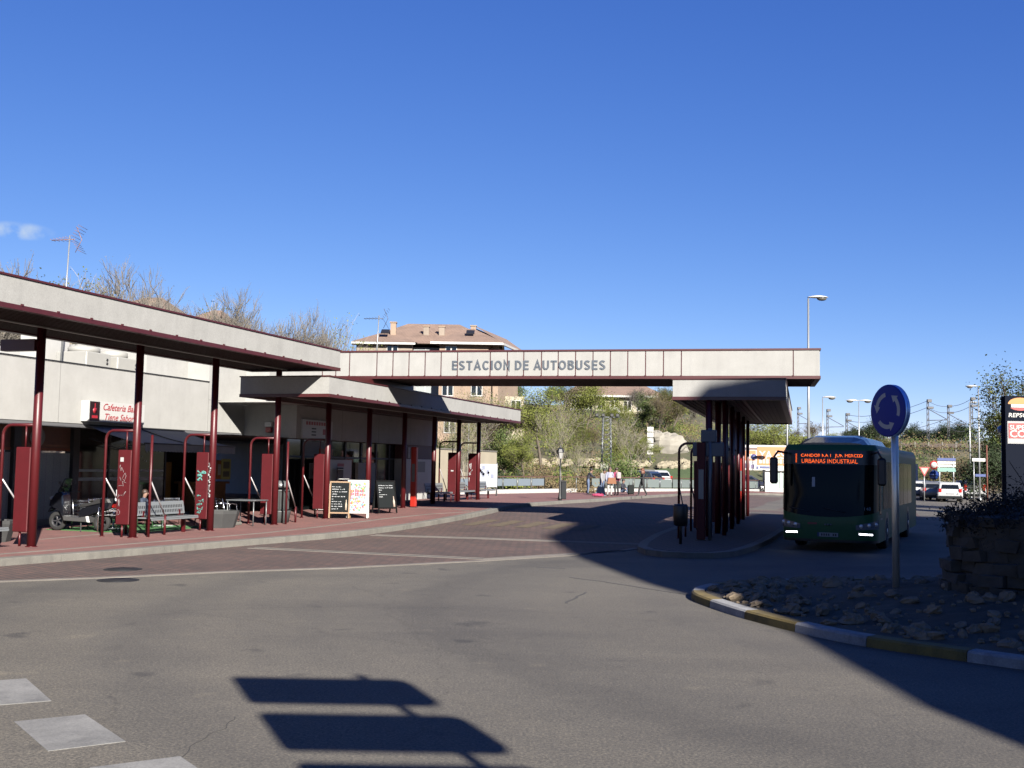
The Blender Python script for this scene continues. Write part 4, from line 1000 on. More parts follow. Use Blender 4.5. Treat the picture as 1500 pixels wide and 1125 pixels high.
# wire rack leaning against the display
wr = gthing('magazine_rack', 'slim dark rack with white shelves leaning at the left side of the drinks display', 'rack', -19.2, 38.2, .25)
b = MB()
for k in range(5): b.box(-19.30, -19.05, 37.95, 38.45, .42 + .36 * k, .45 + .36 * k)
b.build('shelf', M_WHT, wr)
b = MB(); b.box(-19.34, -19.31, 37.95, 38.45, .25, 1.95); b.build('back', mat('rack_brown', (.08, .04, .03), .6), wr)
# red totems: one by the shopfront, one at the head of the right platform
def totem(name, label, base, rz, zt, bright):
    t = thing(name, label, 'totem', base, rz)
    b = MB(); b.bbox(-.12, .12, -.09, .09, .02, zt, .02); b.build('body', mat('totem_red', (.62, .035, .02), .35) if bright else M_REDX, t)
    b = MB(); b.box(-.07, .07, -.094, -.0905, zt * .42, zt * .72); b.build('timetable', M_GREY, t)
    b = MB(); b.box(-.15, .15, -.12, .12, 0, .02); b.build('foot', M_DARK, t)
    return t
p = W(-17.55, 41.3, H(-17.55, 41.3) + .15); totem('information_totem', 'slim red totem with lit orange red foot standing between two columns before the shop', p, -GA, 2.45, True)
p = at(1026, 790, 31.0); tt = totem('information_totem', 'slim red totem with grey timetable at the head of the right platform', (p.x, 30.9, .146), -.26, 2.75, False)
b = MB(); b.tube([(.24, .05, 0), (.24, .05, 3.15)], .05, 10); b.build('pole', M_GREY, tt)
b = MB(); b.bbox(-.25, .62, .02, .12, 2.35, 2.75, .02); b.bbox(-.02, .42, .0, .14, 2.752, 3.1, .02); b.build('head_box', mat('blue_grey_box', (.10, .14, .19), .5), tt)
p = at(1084, 752, 44.0); totem('information_totem', 'bright red totem with white notice at the far end of the right platform', (p.x, p.y, .146), -.26, 2.7, True)
# right platform barriers, bins
for i, (px, py, Y, l) in enumerate(((994, 790, 31.5, 'dark queue barrier on the shaded platform, its bent tube nearest the bay'), (1012, 782, 35.2, 'dark queue barrier behind the first one on the shaded platform'), (1031, 775, 38.9, 'dark queue barrier third from the front of the shaded platform'), (1043, 770, 42.4, 'dark queue barrier deepest under the platform canopy'))):
    o = copy_tree(barrier); q = at(px, py, Y); place(o, (q.x, Y, .146), -GA - .05, l)
    o['group'] = 'queue barriers beside the canopy columns'
q = at(990, 801, 30); pb = wthing('litter_bin', 'small dark litter bin on a post at the front of the shaded platform', 'litter bin', q.x, 29.2, .146)
b = MB(); b.tube([(q.x, 29.2, .14), (q.x, 29.2, 1.1)], .04, 8); b.build('post', M_DARK, pb)
b = MB(); b.lathe([(.14, 0), (.19, .04), (.2, .52), (.17, .58)], (q.x, 29.2, .62), 14); b.build('basket', M_BLACK, pb)
# ------------------------------------------------------------------ people: one skinned surface each, hair as a child
M_SKIN = mat('skin', (.45, .26, .19), .6)
def person(label, loc, rz, h, top, legs, shoes, hair, pose, hair_len=.12, skirt=None, group=None, coat=None):
    """pose: joints in units of body height, z up, facing -y"""
    J = {'pel': (0, 0, .53), 'bel': (0, .005, .60), 'che': (0, .01, .72), 'nec': (0, .0, .83), 'hb': (0, -.012, .87), 'hm': (0, -.02, .925), 'ht': (0, -.01, .975),
         'shl': (-.105, .01, .80), 'ell': (-.135, .01, .63), 'wrl': (-.13, -.05, .49), 'hal': (-.125, -.07, .44), 'shr': (.105, .01, .80), 'elr': (.135, .01, .63), 'wrr': (.13, -.05, .49), 'har': (.125, -.07, .44),
         'hil': (-.055, 0, .51), 'knl': (-.06, -.01, .28), 'anl': (-.06, .015, .045), 'tol': (-.065, -.085, .02), 'hir': (.055, 0, .51), 'knr': (.06, -.01, .28), 'anr': (.06, .015, .045), 'tor': (.065, -.085, .02)}
    J.update(pose)
    R_ = dict(pel=.085, bel=.075, che=.088, nec=.032, hb=.048, hm=.062, ht=.045, shl=.042, ell=.030, wrl=.021, hal=.022, shr=.042, elr=.030, wrr=.021, har=.022, hil=.062, knl=.042, anl=.026, tol=.022, hir=.062, knr=.042, anr=.026, tor=.022)
    if coat: R_.update(pel=.10, bel=.10, che=.105, shl=.05, shr=.05, ell=.04, elr=.04)
    E_ = [('pel', 'bel'), ('bel', 'che'), ('che', 'nec'), ('nec', 'hb'), ('hb', 'hm'), ('hm', 'ht')]
    for s in 'lr': E_ += [('che', 'sh' + s), ('sh' + s, 'el' + s), ('el' + s, 'wr' + s), ('wr' + s, 'ha' + s), ('pel', 'hi' + s), ('hi' + s, 'kn' + s), ('kn' + s, 'an' + s), ('an' + s, 'to' + s)]
    names = list(J); me = bpy.data.meshes.new('body')
    me.from_pydata([tuple(c * h for c in J[n]) for n in names], [(names.index(a), names.index(b)) for a, b in E_], [])
    ob = bpy.data.objects.new('body', me); COL.objects.link(ob)
    sk = ob.modifiers.new('skin', 'SKIN'); ss = ob.modifiers.new('sub', 'SUBSURF'); ss.levels = 1; ss.render_levels = 1
    for i, n in enumerate(names):
        me.skin_vertices[0].data[i].radius = (R_[n] * h, R_[n] * h * (.8 if n in ('bel', 'che', 'pel') else 1)); me.skin_vertices[0].data[i].use_root = (n == 'pel')
    dg = bpy.context.evaluated_depsgraph_get(); dg.update()
    m2 = bpy.data.meshes.new_from_object(ob.evaluated_get(dg)); bpy.data.objects.remove(ob); bpy.data.meshes.remove(me)
    for mm in (top, legs, shoes, M_SKIN): m2.materials.append(mm)
    import mathutils
    def seg_d(p, a, b):
        a = Vector(a) * h; b = Vector(b) * h; d = b - a; t = max(0, min(1, (p - a).dot(d) / max(d.length_squared, 1e-9))); return (p - a - d * t).length
    kind = {}
    for a, b in E_:
        if b in ('hb', 'hm', 'ht'): k = 3
        elif b[:2] == 'ha': k = 3
        elif b[:2] == 'to': k = 2
        elif b[:2] in ('kn', 'an', 'hi'): k = 1
        else: k = 0
        kind[(a, b)] = k
    for p in m2.polygons:
        c = p.center; best = min(E_, key=lambda e: seg_d(c, J[e[0]], J[e[1]])); p.material_index = kind[best]; p.use_smooth = True
    t = thing('person', label, 'person', loc, rz, group)
    bo = bpy.data.objects.new('body', m2); COL.objects.link(bo); bo.parent = t
    hm, ht = Vector(J['hm']) * h, Vector(J['ht']) * h; ax = (ht - hm).normalized()
    b = MB(); n = 12; bk = Vector((0, 1, 0))
    b.ball(hm + ax * .022 * h + bk * .014 * h, .066 * h, 12, 8, 0, (1, 1.0, .95))
    if hair_len > .15: b.tube([hm + bk * .05 * h, hm + bk * .062 * h - ax * .07 * h, hm + bk * .06 * h - ax * hair_len * h], [.055 * h, .06 * h, .03 * h], 10)
    b.build('hair', hair, t)
    b = MB(); b.ball(hm + Vector((0, -.064 * h, -.012 * h)), .012 * h, 6, 4, 0, (1, 1.3, 1.2)); b.build('nose', M_SKIN, t)
    b = MB()
    for s in (-1, 1): b.ball(hm + Vector((s * .022 * h, -.058 * h, .004 * h)), .007 * h, 6, 4)
    b.build('eyes', M_BLACK, t)
    if skirt:
        b = MB(); z0, z1, r0, r1 = skirt; pc = Vector(J['pel']) * h; cc = Vector(J['che']) * h
        b.lathe([(r0 * h, (z0) * h), ((r0 + r1) * .5 * h, (z0 + z1) * .5 * h), (r1 * h, z1 * h)], (pc.x * .5 + cc.x * .5, pc.y * .5 + cc.y * .5, 0), 14); b.build('loose_top', top, t)
    return t
def cm(n, c, r=.8): return mat('cloth_' + n, c, r, var=.12, vscale=12)
HB, HR, HD = mat('hair_brown', (.06, .03, .018), .6), mat('hair_red', (.22, .06, .02), .6), mat('hair_dark', (.015, .012, .01), .6)
NAVY, JEAN, DKT, BLK, LILAC, WHTC, MAG, GRY, SHO = cm('navy', (.012, .014, .035)), cm('jeans', (.14, .20, .34)), cm('dark', (.015, .016, .022)), cm('black', (.012, .012, .016)), cm('lilac', (.46, .47, .62)), cm('white', (.68, .67, .65)), cm('magenta', (.40, .03, .12)), cm('pale_grey', (.42, .42, .44)), cm('shoe', (.05, .045, .04))
GP = 'people waiting by the far railing'
def far(px, py):
    z = .47
    for _ in range(30):
        p = onz(px, py, z); v, u = UV(p.x, p.y); z = .5 * z + .5 * (.15 + H(v, u))
    return Vector((p.x, p.y, .15 + H(*UV(p.x, p.y))))
person('person in navy top and jeans leaning on the far railing, leftmost of the waiting group', far(861, 724), PI / 2 + .2, 1.62, NAVY, JEAN, SHO, HD,
       {'che': (0, -.06, .71), 'nec': (0, -.10, .815), 'hb': (0, -.13, .85), 'hm': (0, -.145, .905), 'ht': (0, -.14, .955), 'shl': (-.10, -.06, .79), 'shr': (.10, -.06, .79), 'ell': (-.11, -.17, .66), 'wrl': (-.08, -.28, .64), 'hal': (-.07, -.32, .64), 'elr': (.11, -.17, .66), 'wrr': (.08, -.28, .64), 'har': (.07, -.32, .64)}, group=GP)
person('person in pale grey jacket stooping over a blue bag by the far railing', far(882, 725), .5, 1.6, GRY, JEAN, SHO, HD,
       {'che': (0, -.07, .71), 'nec': (0, -.12, .81), 'hb': (0, -.15, .845), 'hm': (0, -.165, .90), 'ht': (0, -.16, .95), 'shl': (-.10, -.07, .785), 'shr': (.10, -.07, .785), 'elr': (.12, -.12, .63), 'wrr': (.11, -.16, .50), 'har': (.11, -.17, .45), 'ell': (-.12, -.12, .63), 'wrl': (-.11, -.16, .50), 'hal': (-.11, -.17, .45)}, coat=True, group=GP)
person('woman in loose lilac top and white trousers with brown bag among the waiting group', far(893, 727), .35, 1.70, LILAC, WHTC, SHO, HB, {'knr': (.06, -.03, .28), 'anl': (-.06, .05, .05), 'tol': (-.065, -.04, .02)}, .2, (.50, .80, .155, .09), GP)
person('person in magenta top with pale backpack and dark trousers standing beside the lilac top', far(903, 726), PI + .5, 1.66, MAG, DKT, SHO, HB, {}, coat=True, group=GP)
sit = {'pel': (0, 0, .26), 'bel': (0, -.01, .33), 'che': (0, -.03, .45), 'nec': (0, -.05, .56), 'hb': (0, -.065, .60), 'hm': (0, -.075, .655), 'ht': (0, -.07, .705), 'shl': (-.105, -.03, .53), 'shr': (.105, -.03, .53),
       'ell': (-.14, -.09, .38), 'wrl': (-.10, -.20, .35), 'hal': (-.08, -.24, .35), 'elr': (.14, -.09, .38), 'wrr': (.10, -.20, .35), 'har': (.08, -.24, .35),
       'hil': (-.055, -.02, .25), 'knl': (-.07, -.26, .26), 'anl': (-.07, -.26, .045), 'tol': (-.07, -.36, .02), 'hir': (.055, -.02, .25), 'knr': (.07, -.26, .26), 'anr': (.07, -.26, .045), 'tor': (.07, -.36, .02)}
low = {k: (x, y, z) for k, (x, y, z) in sit.items()}
for k in low:
    x, y, z = low[k]
    if k[:2] not in ('kn', 'an', 'to'): low[k] = (x, y, z - .13)
low.update(knl=(-.07, -.22, .24), knr=(.07, -.22, .24), anl=(-.07, -.32, .045), anr=(.07, -.32, .045), tol=(-.07, -.41, .02), tor=(.07, -.41, .02))
person('person in pale blue jeans sitting low on the far kerb beside the magenta top', far(911, 724), .9, 1.6, NAVY, JEAN, SHO, HD, low, group=GP)
walk = {'knl': (-.06, -.09, .28), 'anl': (-.06, -.13, .05), 'tol': (-.065, -.23, .03), 'knr': (.06, .03, .28), 'anr': (.06, .15, .06), 'tor': (.065, .07, .02), 'elr': (.12, -.05, .64), 'wrr': (.08, -.17, .68), 'har': (.06, -.19, .72), 'ell': (-.13, .06, .63), 'wrl': (-.14, .04, .49), 'hal': (-.14, .02, .45)}
person('person in black with long red hair walking alone, holding up a hand to the face', far(941, 727), PI / 2 * -.8, 1.64, BLK, BLK, SHO, HR, walk, .24, group='walkers')
# child at the cafe table
pc = W(-20.55, 27.75, .165)
ch_sit = {k: v for k, v in sit.items()}
person('child with brown hair in navy shirt sitting at the cafe table behind the teal graffiti', (pc.x, pc.y, .165 + .07), -GA + PI / 2 + .2, 1.38, cm('child_navy', (.03, .05, .10)), DKT, SHO, HB, ch_sit)
# luggage, bags
q = far(924, 725); sc_ = wthing('suitcase', 'dark upright suitcase with pull handle standing alone before the far railing', 'suitcase', q.x, q.y, q.z)
b = MB(); b.bbox(q.x - .20, q.x + .20, q.y - .13, q.y + .13, q.z + .05, q.z + .62, .06); b.build('shell', mat('suitcase_dark', (.03, .035, .035), .9, spec=.1), sc_)
b = MB(); b.tube([(q.x - .10, q.y, q.z + .62), (q.x - .10, q.y, q.z + 1.0), (q.x + .10, q.y, q.z + 1.0), (q.x + .10, q.y, q.z + .62)], .015, 6); b.build('handle', M_GREY, sc_)
for s in (-1, 1):
    b = MB(); b.lathe([(.05, -.02), (.05, .02)], (0, 0, 0), 10, Matrix.Translation((q.x + s * .15, q.y, q.z + .05)) @ Matrix.Rotation(PI / 2, 4, 'Y')); b.build('wheel', M_BLACK, sc_)
q = far(879, 726); bg_ = wthing('bag', 'light blue bag standing on the pavement before the stooping person', 'bag', q.x, q.y, q.z)
b = MB(); b.prism([(-.32, 0), (.32, 0), (.24, .5), (-.12, .55)], -.12, .12, Matrix.Translation(q) @ Matrix.Rotation(PI / 2, 4, 'X')); b.build('sack', cm('bag_blue', (.22, .40, .52)), bg_)
b = MB(); b.tube([q + Vector((-.1, 0, .5)), q + Vector((0, 0, .72)), q + Vector((.15, 0, .5))], .015, 6); b.build('strap', cm('bag_blue', (.22, .40, .52)), bg_)
q = far(876, 727.5); bg_ = wthing('bag', 'pink bag lying flat on the pavement beside the blue bag', 'bag', q.x, q.y, q.z)
b = MB(); b.ball(q + Vector((0, 0, .09)), .36, 12, 6, .06, (1, .5, .28)); b.build('sack', cm('bag_pink', (.50, .04, .14)), bg_)
b = MB(); b.tube([q + Vector((.1, -.1, .16)), q + Vector((.2, -.2, .2)), q + Vector((.3, -.1, .14))], .015, 6); b.build('strap', cm('bag_pink', (.50, .04, .14)), bg_)
q = far(895.5, 727) + Vector((0, -.25, .72)); bg_ = wthing('bag', 'brown leather bag hanging at the hip of the lilac top', 'bag', q.x, q.y, q.z)
b = MB(); b.prism([(-.26, 0), (.26, 0), (.2, .36), (-.2, .36)], -.08, .08, Matrix.Translation(q) @ Matrix.Rotation(PI / 2, 4, 'X')); b.build('pouch', cm('bag_brown', (.34, .13, .05)), bg_)
b = MB(); b.tube([q + Vector((-.18, 0, .34)), q + Vector((-.1, .1, .66)), q + Vector((.18, 0, .34))], .012, 6); b.build('strap', cm('bag_brown', (.34, .13, .05)), bg_)
q = far(903, 726) + Vector((.10, -.20, .98)); bg_ = wthing('backpack', 'pale pink backpack on the back of the magenta top', 'backpack', q.x, q.y, q.z)
b = MB(); b.bbox(q.x - .14, q.x + .14, q.y - .1, q.y + .08, q.z, q.z + .42, .06); b.build('pack', cm('pack_pale', (.62, .50, .50)), bg_)
b = MB(); b.bbox(q.x - .10, q.x + .10, q.y - .14, q.y - .102, q.z + .04, q.z + .2, .03); b.build('pocket', cm('pack_pale', (.62, .50, .50)), bg_)
# ------------------------------------------------------------------ city bus
M_BUSG = mat('bus_green', (.030, .17, .055), .5, spec=.25, coat=.06, var=.06)
M_BUSGL = mat('bus_glass', (.006, .008, .009), .10, spec=.12)
M_BUSD = mat('bus_dark', (.012, .016, .018), .35)
M_TYRE = mat('tyre', (.014, .014, .014), .85)
M_RIM = mat('rim', (.38, .38, .39), .35, .8)
M_LAMPG = mat('lamp_glass', (.42, .44, .46), .12, .3)
M_DRL = mat('running_light', (.9, .92, 1), .3, emit=(.85, .92, 1), es=9)
M_LED = mat('led_amber', (.3, .06, .01), .5, emit=(1, .13, .012), es=1.8)
bus = thing('city_bus', 'dark green city bus with lit amber destination display pulling out beside the right platform', 'bus', (8.50, 29.35, 0), -math.radians(25))
BW, BLn, BH = 1.25, 11.9, 2.86
OUT = []
for k in range(41):
    t = -1 + 2 * k / 40; x = BW * math.sin(t * PI / 2) ; f = abs(x / BW)
    OUT.append((x, .46 * (1 - (1 - f ** 4.2) ** (1 / 2.2)) if f < 1 else .46))
OUT = [(-BW, BLn - .1)] + [(-BW, y) for y in (10, 8, 6, 4, 2, 1.2)] + OUT + [(BW, y) for y in (1.2, 2, 4, 6, 8, 10)] + [(BW, BLn - .1)]
SS = [0.0]
for a, b in zip(OUT, OUT[1:]): SS.append(SS[-1] + math.hypot(b[0] - a[0], b[1] - a[1]))
S0 = SS[-1] / 2
def bpos(s, z, off=0.0):
    s += S0; s = max(0.0, min(SS[-1] - 1e-6, s)); i = 0
    while SS[i + 1] < s: i += 1
    t = (s - SS[i]) / (SS[i + 1] - SS[i]); a, b = OUT[i], OUT[i + 1]
    x, y = a[0] + (b[0] - a[0]) * t, a[1] + (b[1] - a[1]) * t; tx, ty = b[0] - a[0], b[1] - a[1]; l = math.hypot(tx, ty); nx, ny = ty / l, -tx / l
    fr = max(0, 1 - y / 1.6); rk = .16 * max(0, (z - .9) / 2) ** 1.4 * fr - .05 * fr * math.exp(-((z - .75) / .4) ** 2)
    top = .09 * max(0, (z - 2.58) / .28) ** 3
    return Vector((x + nx * off - nx * top, y + rk + ny * off - ny * top, z))
def bpatch(s0, s1, zl, zh, off, ns=14, nz=6):
    b = MB(); vs = []; fs = []
    for i in range(ns + 1):
        s = s0 + (s1 - s0) * i / ns; a = zl(s) if callable(zl) else zl; c = zh(s) if callable(zh) else zh
        for j in range(nz + 1): vs.append(bpos(s, a + (c - a) * j / nz, off))
    for i in range(ns):
        for j in range(nz): k = i * (nz + 1) + j; fs.append((k, k + nz + 1, k + nz + 2, k + 1))
    return b.add(vs, fs, True)
b = MB(); zs = [.26, .45, .7, .95, 1.3, 1.8, 2.3, 2.5, 2.62, 2.72, 2.80, 2.86]; n = len(OUT)
vs = [bpos(SS[i] - S0, z) for z in zs for i in range(n)]
fs = [(j * n + i, j * n + i + 1, (j + 1) * n + i + 1, (j + 1) * n + i) for j in range(len(zs) - 1) for i in range(n - 1)]
b.add(vs, fs, True); o_ = (len(zs) - 1) * n
b.add([vs[o_ + i] for i in range(n)], [tuple(range(n))]); b.add([vs[i] for i in range(n)], [tuple(range(n - 1, -1, -1))])
b.add([vs[j * n] for j in range(len(zs))] + [vs[j * n + n - 1] for j in range(len(zs))], [(j, j + 1, len(zs) + j + 1, len(zs) + j) for j in range(len(zs) - 1)])
b.build('body', M_BUSG, bus)
def wl(s): return .93 + .20 * abs(s / 1.5) ** 2.2
b = bpatch(-1.42, 1.42, wl, 2.70, .012, 28, 10); ws = b.build('windshield', M_BUSGL, bus)
b = bpatch(-1.40, 1.40, 2.32, 2.70, .018, 28, 3); b.build('display_panel', mat('display_black', (.006, .006, .007), .3), ws)
for side in (-1, 1):
    b = bpatch(side * 1.62, side * 1.95, 1.0, 2.45, .012, 3, 4); b.build('side_glass', M_BUSGL, bus)
def led_row(txt, s0, s1, zc, hgt):
    t = text_mb(txt, 1.0, Matrix.Identity(4), 0.0, .0)
    xs = [q.x for q in t.v]; ys = [q.y for q in t.v]; x0, x1, y0, y1 = min(xs), max(xs), min(ys), max(ys)
    b = MB(); cols = 118; rowsn = 8
    tri = []
    for f in t.f:
        for k in range(1, len(f) - 1): tri.append((t.v[f[0]], t.v[f[k]], t.v[f[k + 1]]))
    def inside(x, y):
        for a, c, d in tri:
            d1 = (x - c.x) * (a.y - c.y) - (a.x - c.x) * (y - c.y); d2 = (x - d.x) * (c.y - d.y) - (c.x - d.x) * (y - d.y); d3 = (x - a.x) * (d.y - a.y) - (d.x - a.x) * (y - a.y)
            if not ((d1 < 0 or d2 < 0 or d3 < 0) and (d1 > 0 or d2 > 0 or d3 > 0)): return True
        return False
    for i in range(cols):
        for j in range(rowsn):
            x = x0 + (x1 - x0) * (i + .5) / cols; y = y0 + (y1 - y0) * (j + .5) / rowsn
            if inside(x, y):
                s = s0 + (s1 - s0) * (i + .5) / cols; z = zc + hgt * ((j + .5) / rowsn - .5); e = (s1 - s0) / cols * .40
                b.quad(bpos(s - e, z - e, .026), bpos(s + e, z - e, .026), bpos(s + e, z + e, .026), bpos(s - e, z + e, .026))
    return b
l1 = led_row('CANDORINA 11 JUN MERCED', -.72, .88, 2.55, .105); l1.build('led_text', M_LED, ws)
l2 = led_row('URBANAS INDUSTRIAL', -.70, .76, 2.41, .11); l2.build('led_text', M_LED, ws)
l3 = led_row('1', -.86, -.80, 2.48, .24)
b = MB(); 
for j in range(9):
    z = 2.37 + .027 * j
    for s in (-.86, -.84): b.quad(bpos(s - .006, z, .026), bpos(s + .006, z, .026), bpos(s + .006, z + .014, .026), bpos(s - .006, z + .014, .026))
b.build('led_text', M_LED, ws)
# wipers, dashboard glimpses behind the glass line
for s in (-.5, .45):
    b = MB(); b.tube([bpos(s, 1.06, .04), bpos(s - .55, 1.16, .05)], .012, 5); b.build('wiper', M_BLACK, ws)
b = bpatch(-.42, -.34, 1.72, 1.98, .016, 3, 2); b.build('paper_notice', mat('lit_paper', (.75, .75, .74), .7), ws)
# lamps
for side in (-1, 1):
    zl = lambda s: .60 + .05 * (abs(s) - .75); zh = lambda s: .74 + .22 * (abs(s) - .78)
    a, c = (side * .72, side * 1.42) if side > 0 else (-1.42, -.72)
    b = bpatch(a, c, zl, zh, .014, 10, 3); hl = b.build('headlight', M_LAMPG, bus)
    b = MB()
    for k in range(3):
        p = bpos(side * (.85 + .2 * k), .70 + .025 * k, .018); b.ball(p, .055, 10, 6, 0, (1, .35, 1))
    b.build('reflector', M_CHROME, hl)
    b = MB()
    for k in range(6):
        a = side * (.80 + .06 * k); c = side * (.80 + .06 * k + .047)
        b1 = bpatch(min(a, c), max(a, c), lambda s: .462 + .05 * (1.2 - abs(s)) , lambda s: .498 + .05 * (1.2 - abs(s)), .018, 1, 1); b.add(b1.v, b1.f)
    b.build('running_light', M_DRL, bus)
    a, c = (.78, 1.20) if side > 0 else (-1.20, -.78)
    b = bpatch(a, c, .44, .54, .013, 4, 1); b.build('lamp_recess', M_BLACK, bus)
b = bpatch(-.27, .27, .40, .51, .02, 4, 1); pl = b.build('number_plate', mat('plate_white', (.55, .56, .58), .5), bus)
b = bpatch(-.27, -.225, .40, .51, .022, 1, 1); b.build('plate_band', mat('plate_blue', (.02, .06, .30), .5), pl)
b = MB()
for k in range(7):
    if k == 4: continue
    s = -.17 + k * .06; b.add([bpos(s, .425, .024), bpos(s + .035, .425, .024), bpos(s + .035, .485, .024), bpos(s, .485, .024)], [(0, 1, 2, 3)])
b.build('plate_digits', M_BLACK, pl)
b = bpatch(-.52, -.28, .72, .77, .014, 4, 1); b.build('emblem', mat('emblem_red', (.30, .02, .03), .5), bus)
b = MB()
for k in range(3):
    p = bpos(-.06 + .07 * k, .72, .015); b.lathe([(.026, 0), (.026, .01)], (0, 0, 0), 10, Matrix.Translation(p) @ Matrix.Rotation(PI / 2, 4, 'X'))
b.build('badge', M_GREY, bus)
b = bpatch(-1.5, 1.5, .262, .33, .01, 20, 1); b.build('bumper_lip', M_BUSD, bus)
t = text_mb('148', .13, Matrix.Identity(4), .0)
b = MB(); b.add([bpos(1.0 + q.x, 1.16 + q.y, .02) for q in t.v], t.f); b.build('fleet_number', mat('number_grey', (.35, .37, .38), .6), bus)
# sides
for side in (-1, 1):
    s0 = 2.45
    for k in range(6):
        a, c = s0 + 1.42 * k, s0 + 1.42 * k + 1.36
        if side < 0: a, c = -c, -a
        b = bpatch(a, c, 1.12, 2.42, .010, 4, 3); b.build('side_window', M_BUSGL, bus)
    for k, yy in enumerate((2.35, 8.6)):
        x = side * (BW - .14)
        M = Matrix.Translation((x, yy, .48)) @ Matrix.Rotation(side * PI / 2, 4, 'Y')
        b = MB(); b.lathe([(.25, -.12), (.46, -.13), (.48, -.08), (.48, .10), (.46, .14), (.28, .15)], (0, 0, 0), 28, M); wh = b.build('wheel', M_TYRE, bus)
        b = MB(); b.lathe([(.28, .13), (.26, .151), (.10, .12), (.08, .16), (.02, .16)], (0, 0, 0), 20, M); b.build('rim', M_RIM, wh)
        b = MB(); pts = [(.55 * math.cos(t * PI / 14), .55 * math.sin(t * PI / 14)) for t in range(15)]
        vs = [(side * (BW + .004), yy + px, .48 + pz) for px, pz in pts] + [(side * (BW + .004), yy - .55, .26), (side * (BW + .004), yy + .55, .26)]
        b.add(vs, [tuple(list(range(15)) + [15, 16])]); b.build('wheel_arch', M_BUSD, bus)
b = bpatch(-2.4, -1.66 - .0, .36, 2.4, .016, 3, 3); d = b.build('door', M_BUSGL, bus)
b = MB()
for s in (-2.38, -2.03, -1.68): b.tube([bpos(s, .36, .03), bpos(s, 2.4, .03)], .02, 5)
b.build('door_frame', M_BUSD, d)
b = bpatch(1.75, 2.2, .85, .90, .014, 3, 1); b.build('handle_bar', M_GREY, bus)
# mirrors hanging at both front corners
for side in (-1, 1):
    b = MB(); x = side * 1.34
    b.tube([(side * 1.12, .22, 2.62), (side * 1.30, -.10, 2.66), (x + side * .06, -.16, 2.50)], .03, 8); b.bbox(x - .05, x + .17 if side > 0 else x + .05, -.22, -.10, 1.78, 2.5, .05) if side > 0 else b.bbox(x - .17, x + .05, -.22, -.10, 1.78, 2.5, .05)
    b.build('mirror', M_BLACK, bus)
# roof pod
b = MB(); prof = [(-.95, 0), (-.80, .22), (-.55, .30), (.55, .30), (.80, .22), (.95, 0)]
vs = []
for y, sc in ((.55, .25), (1.1, .8), (1.7, 1.0), (5.4, 1.0), (6.0, .5)):
    for px, pz in prof: vs.append((px * (.9 + .1 * sc), y, 2.845 + pz * sc))
fs = [(j * 6 + i, j * 6 + i + 1, j * 6 + 7 + i, j * 6 + 6 + i) for j in range(4) for i in range(5)] + [(0, 1, 2, 3, 4, 5), (29, 28, 27, 26, 25, 24)]
b.add(vs, fs); pod = b.build('roof_pod', mat('pod_blue_green', (.015, .055, .06), .25, coat=.3), bus)
b = MB()
for k in range(7): b.box(-.72 + .045 * k, -.70 + .045 * k, 1.75, 2.6, 3.10, 3.118)
for k in range(7): b.box(.35 + .045 * k, .37 + .045 * k, 1.75, 2.6, 3.143, 3.155)
b.build('vents', M_BUSD, pod)

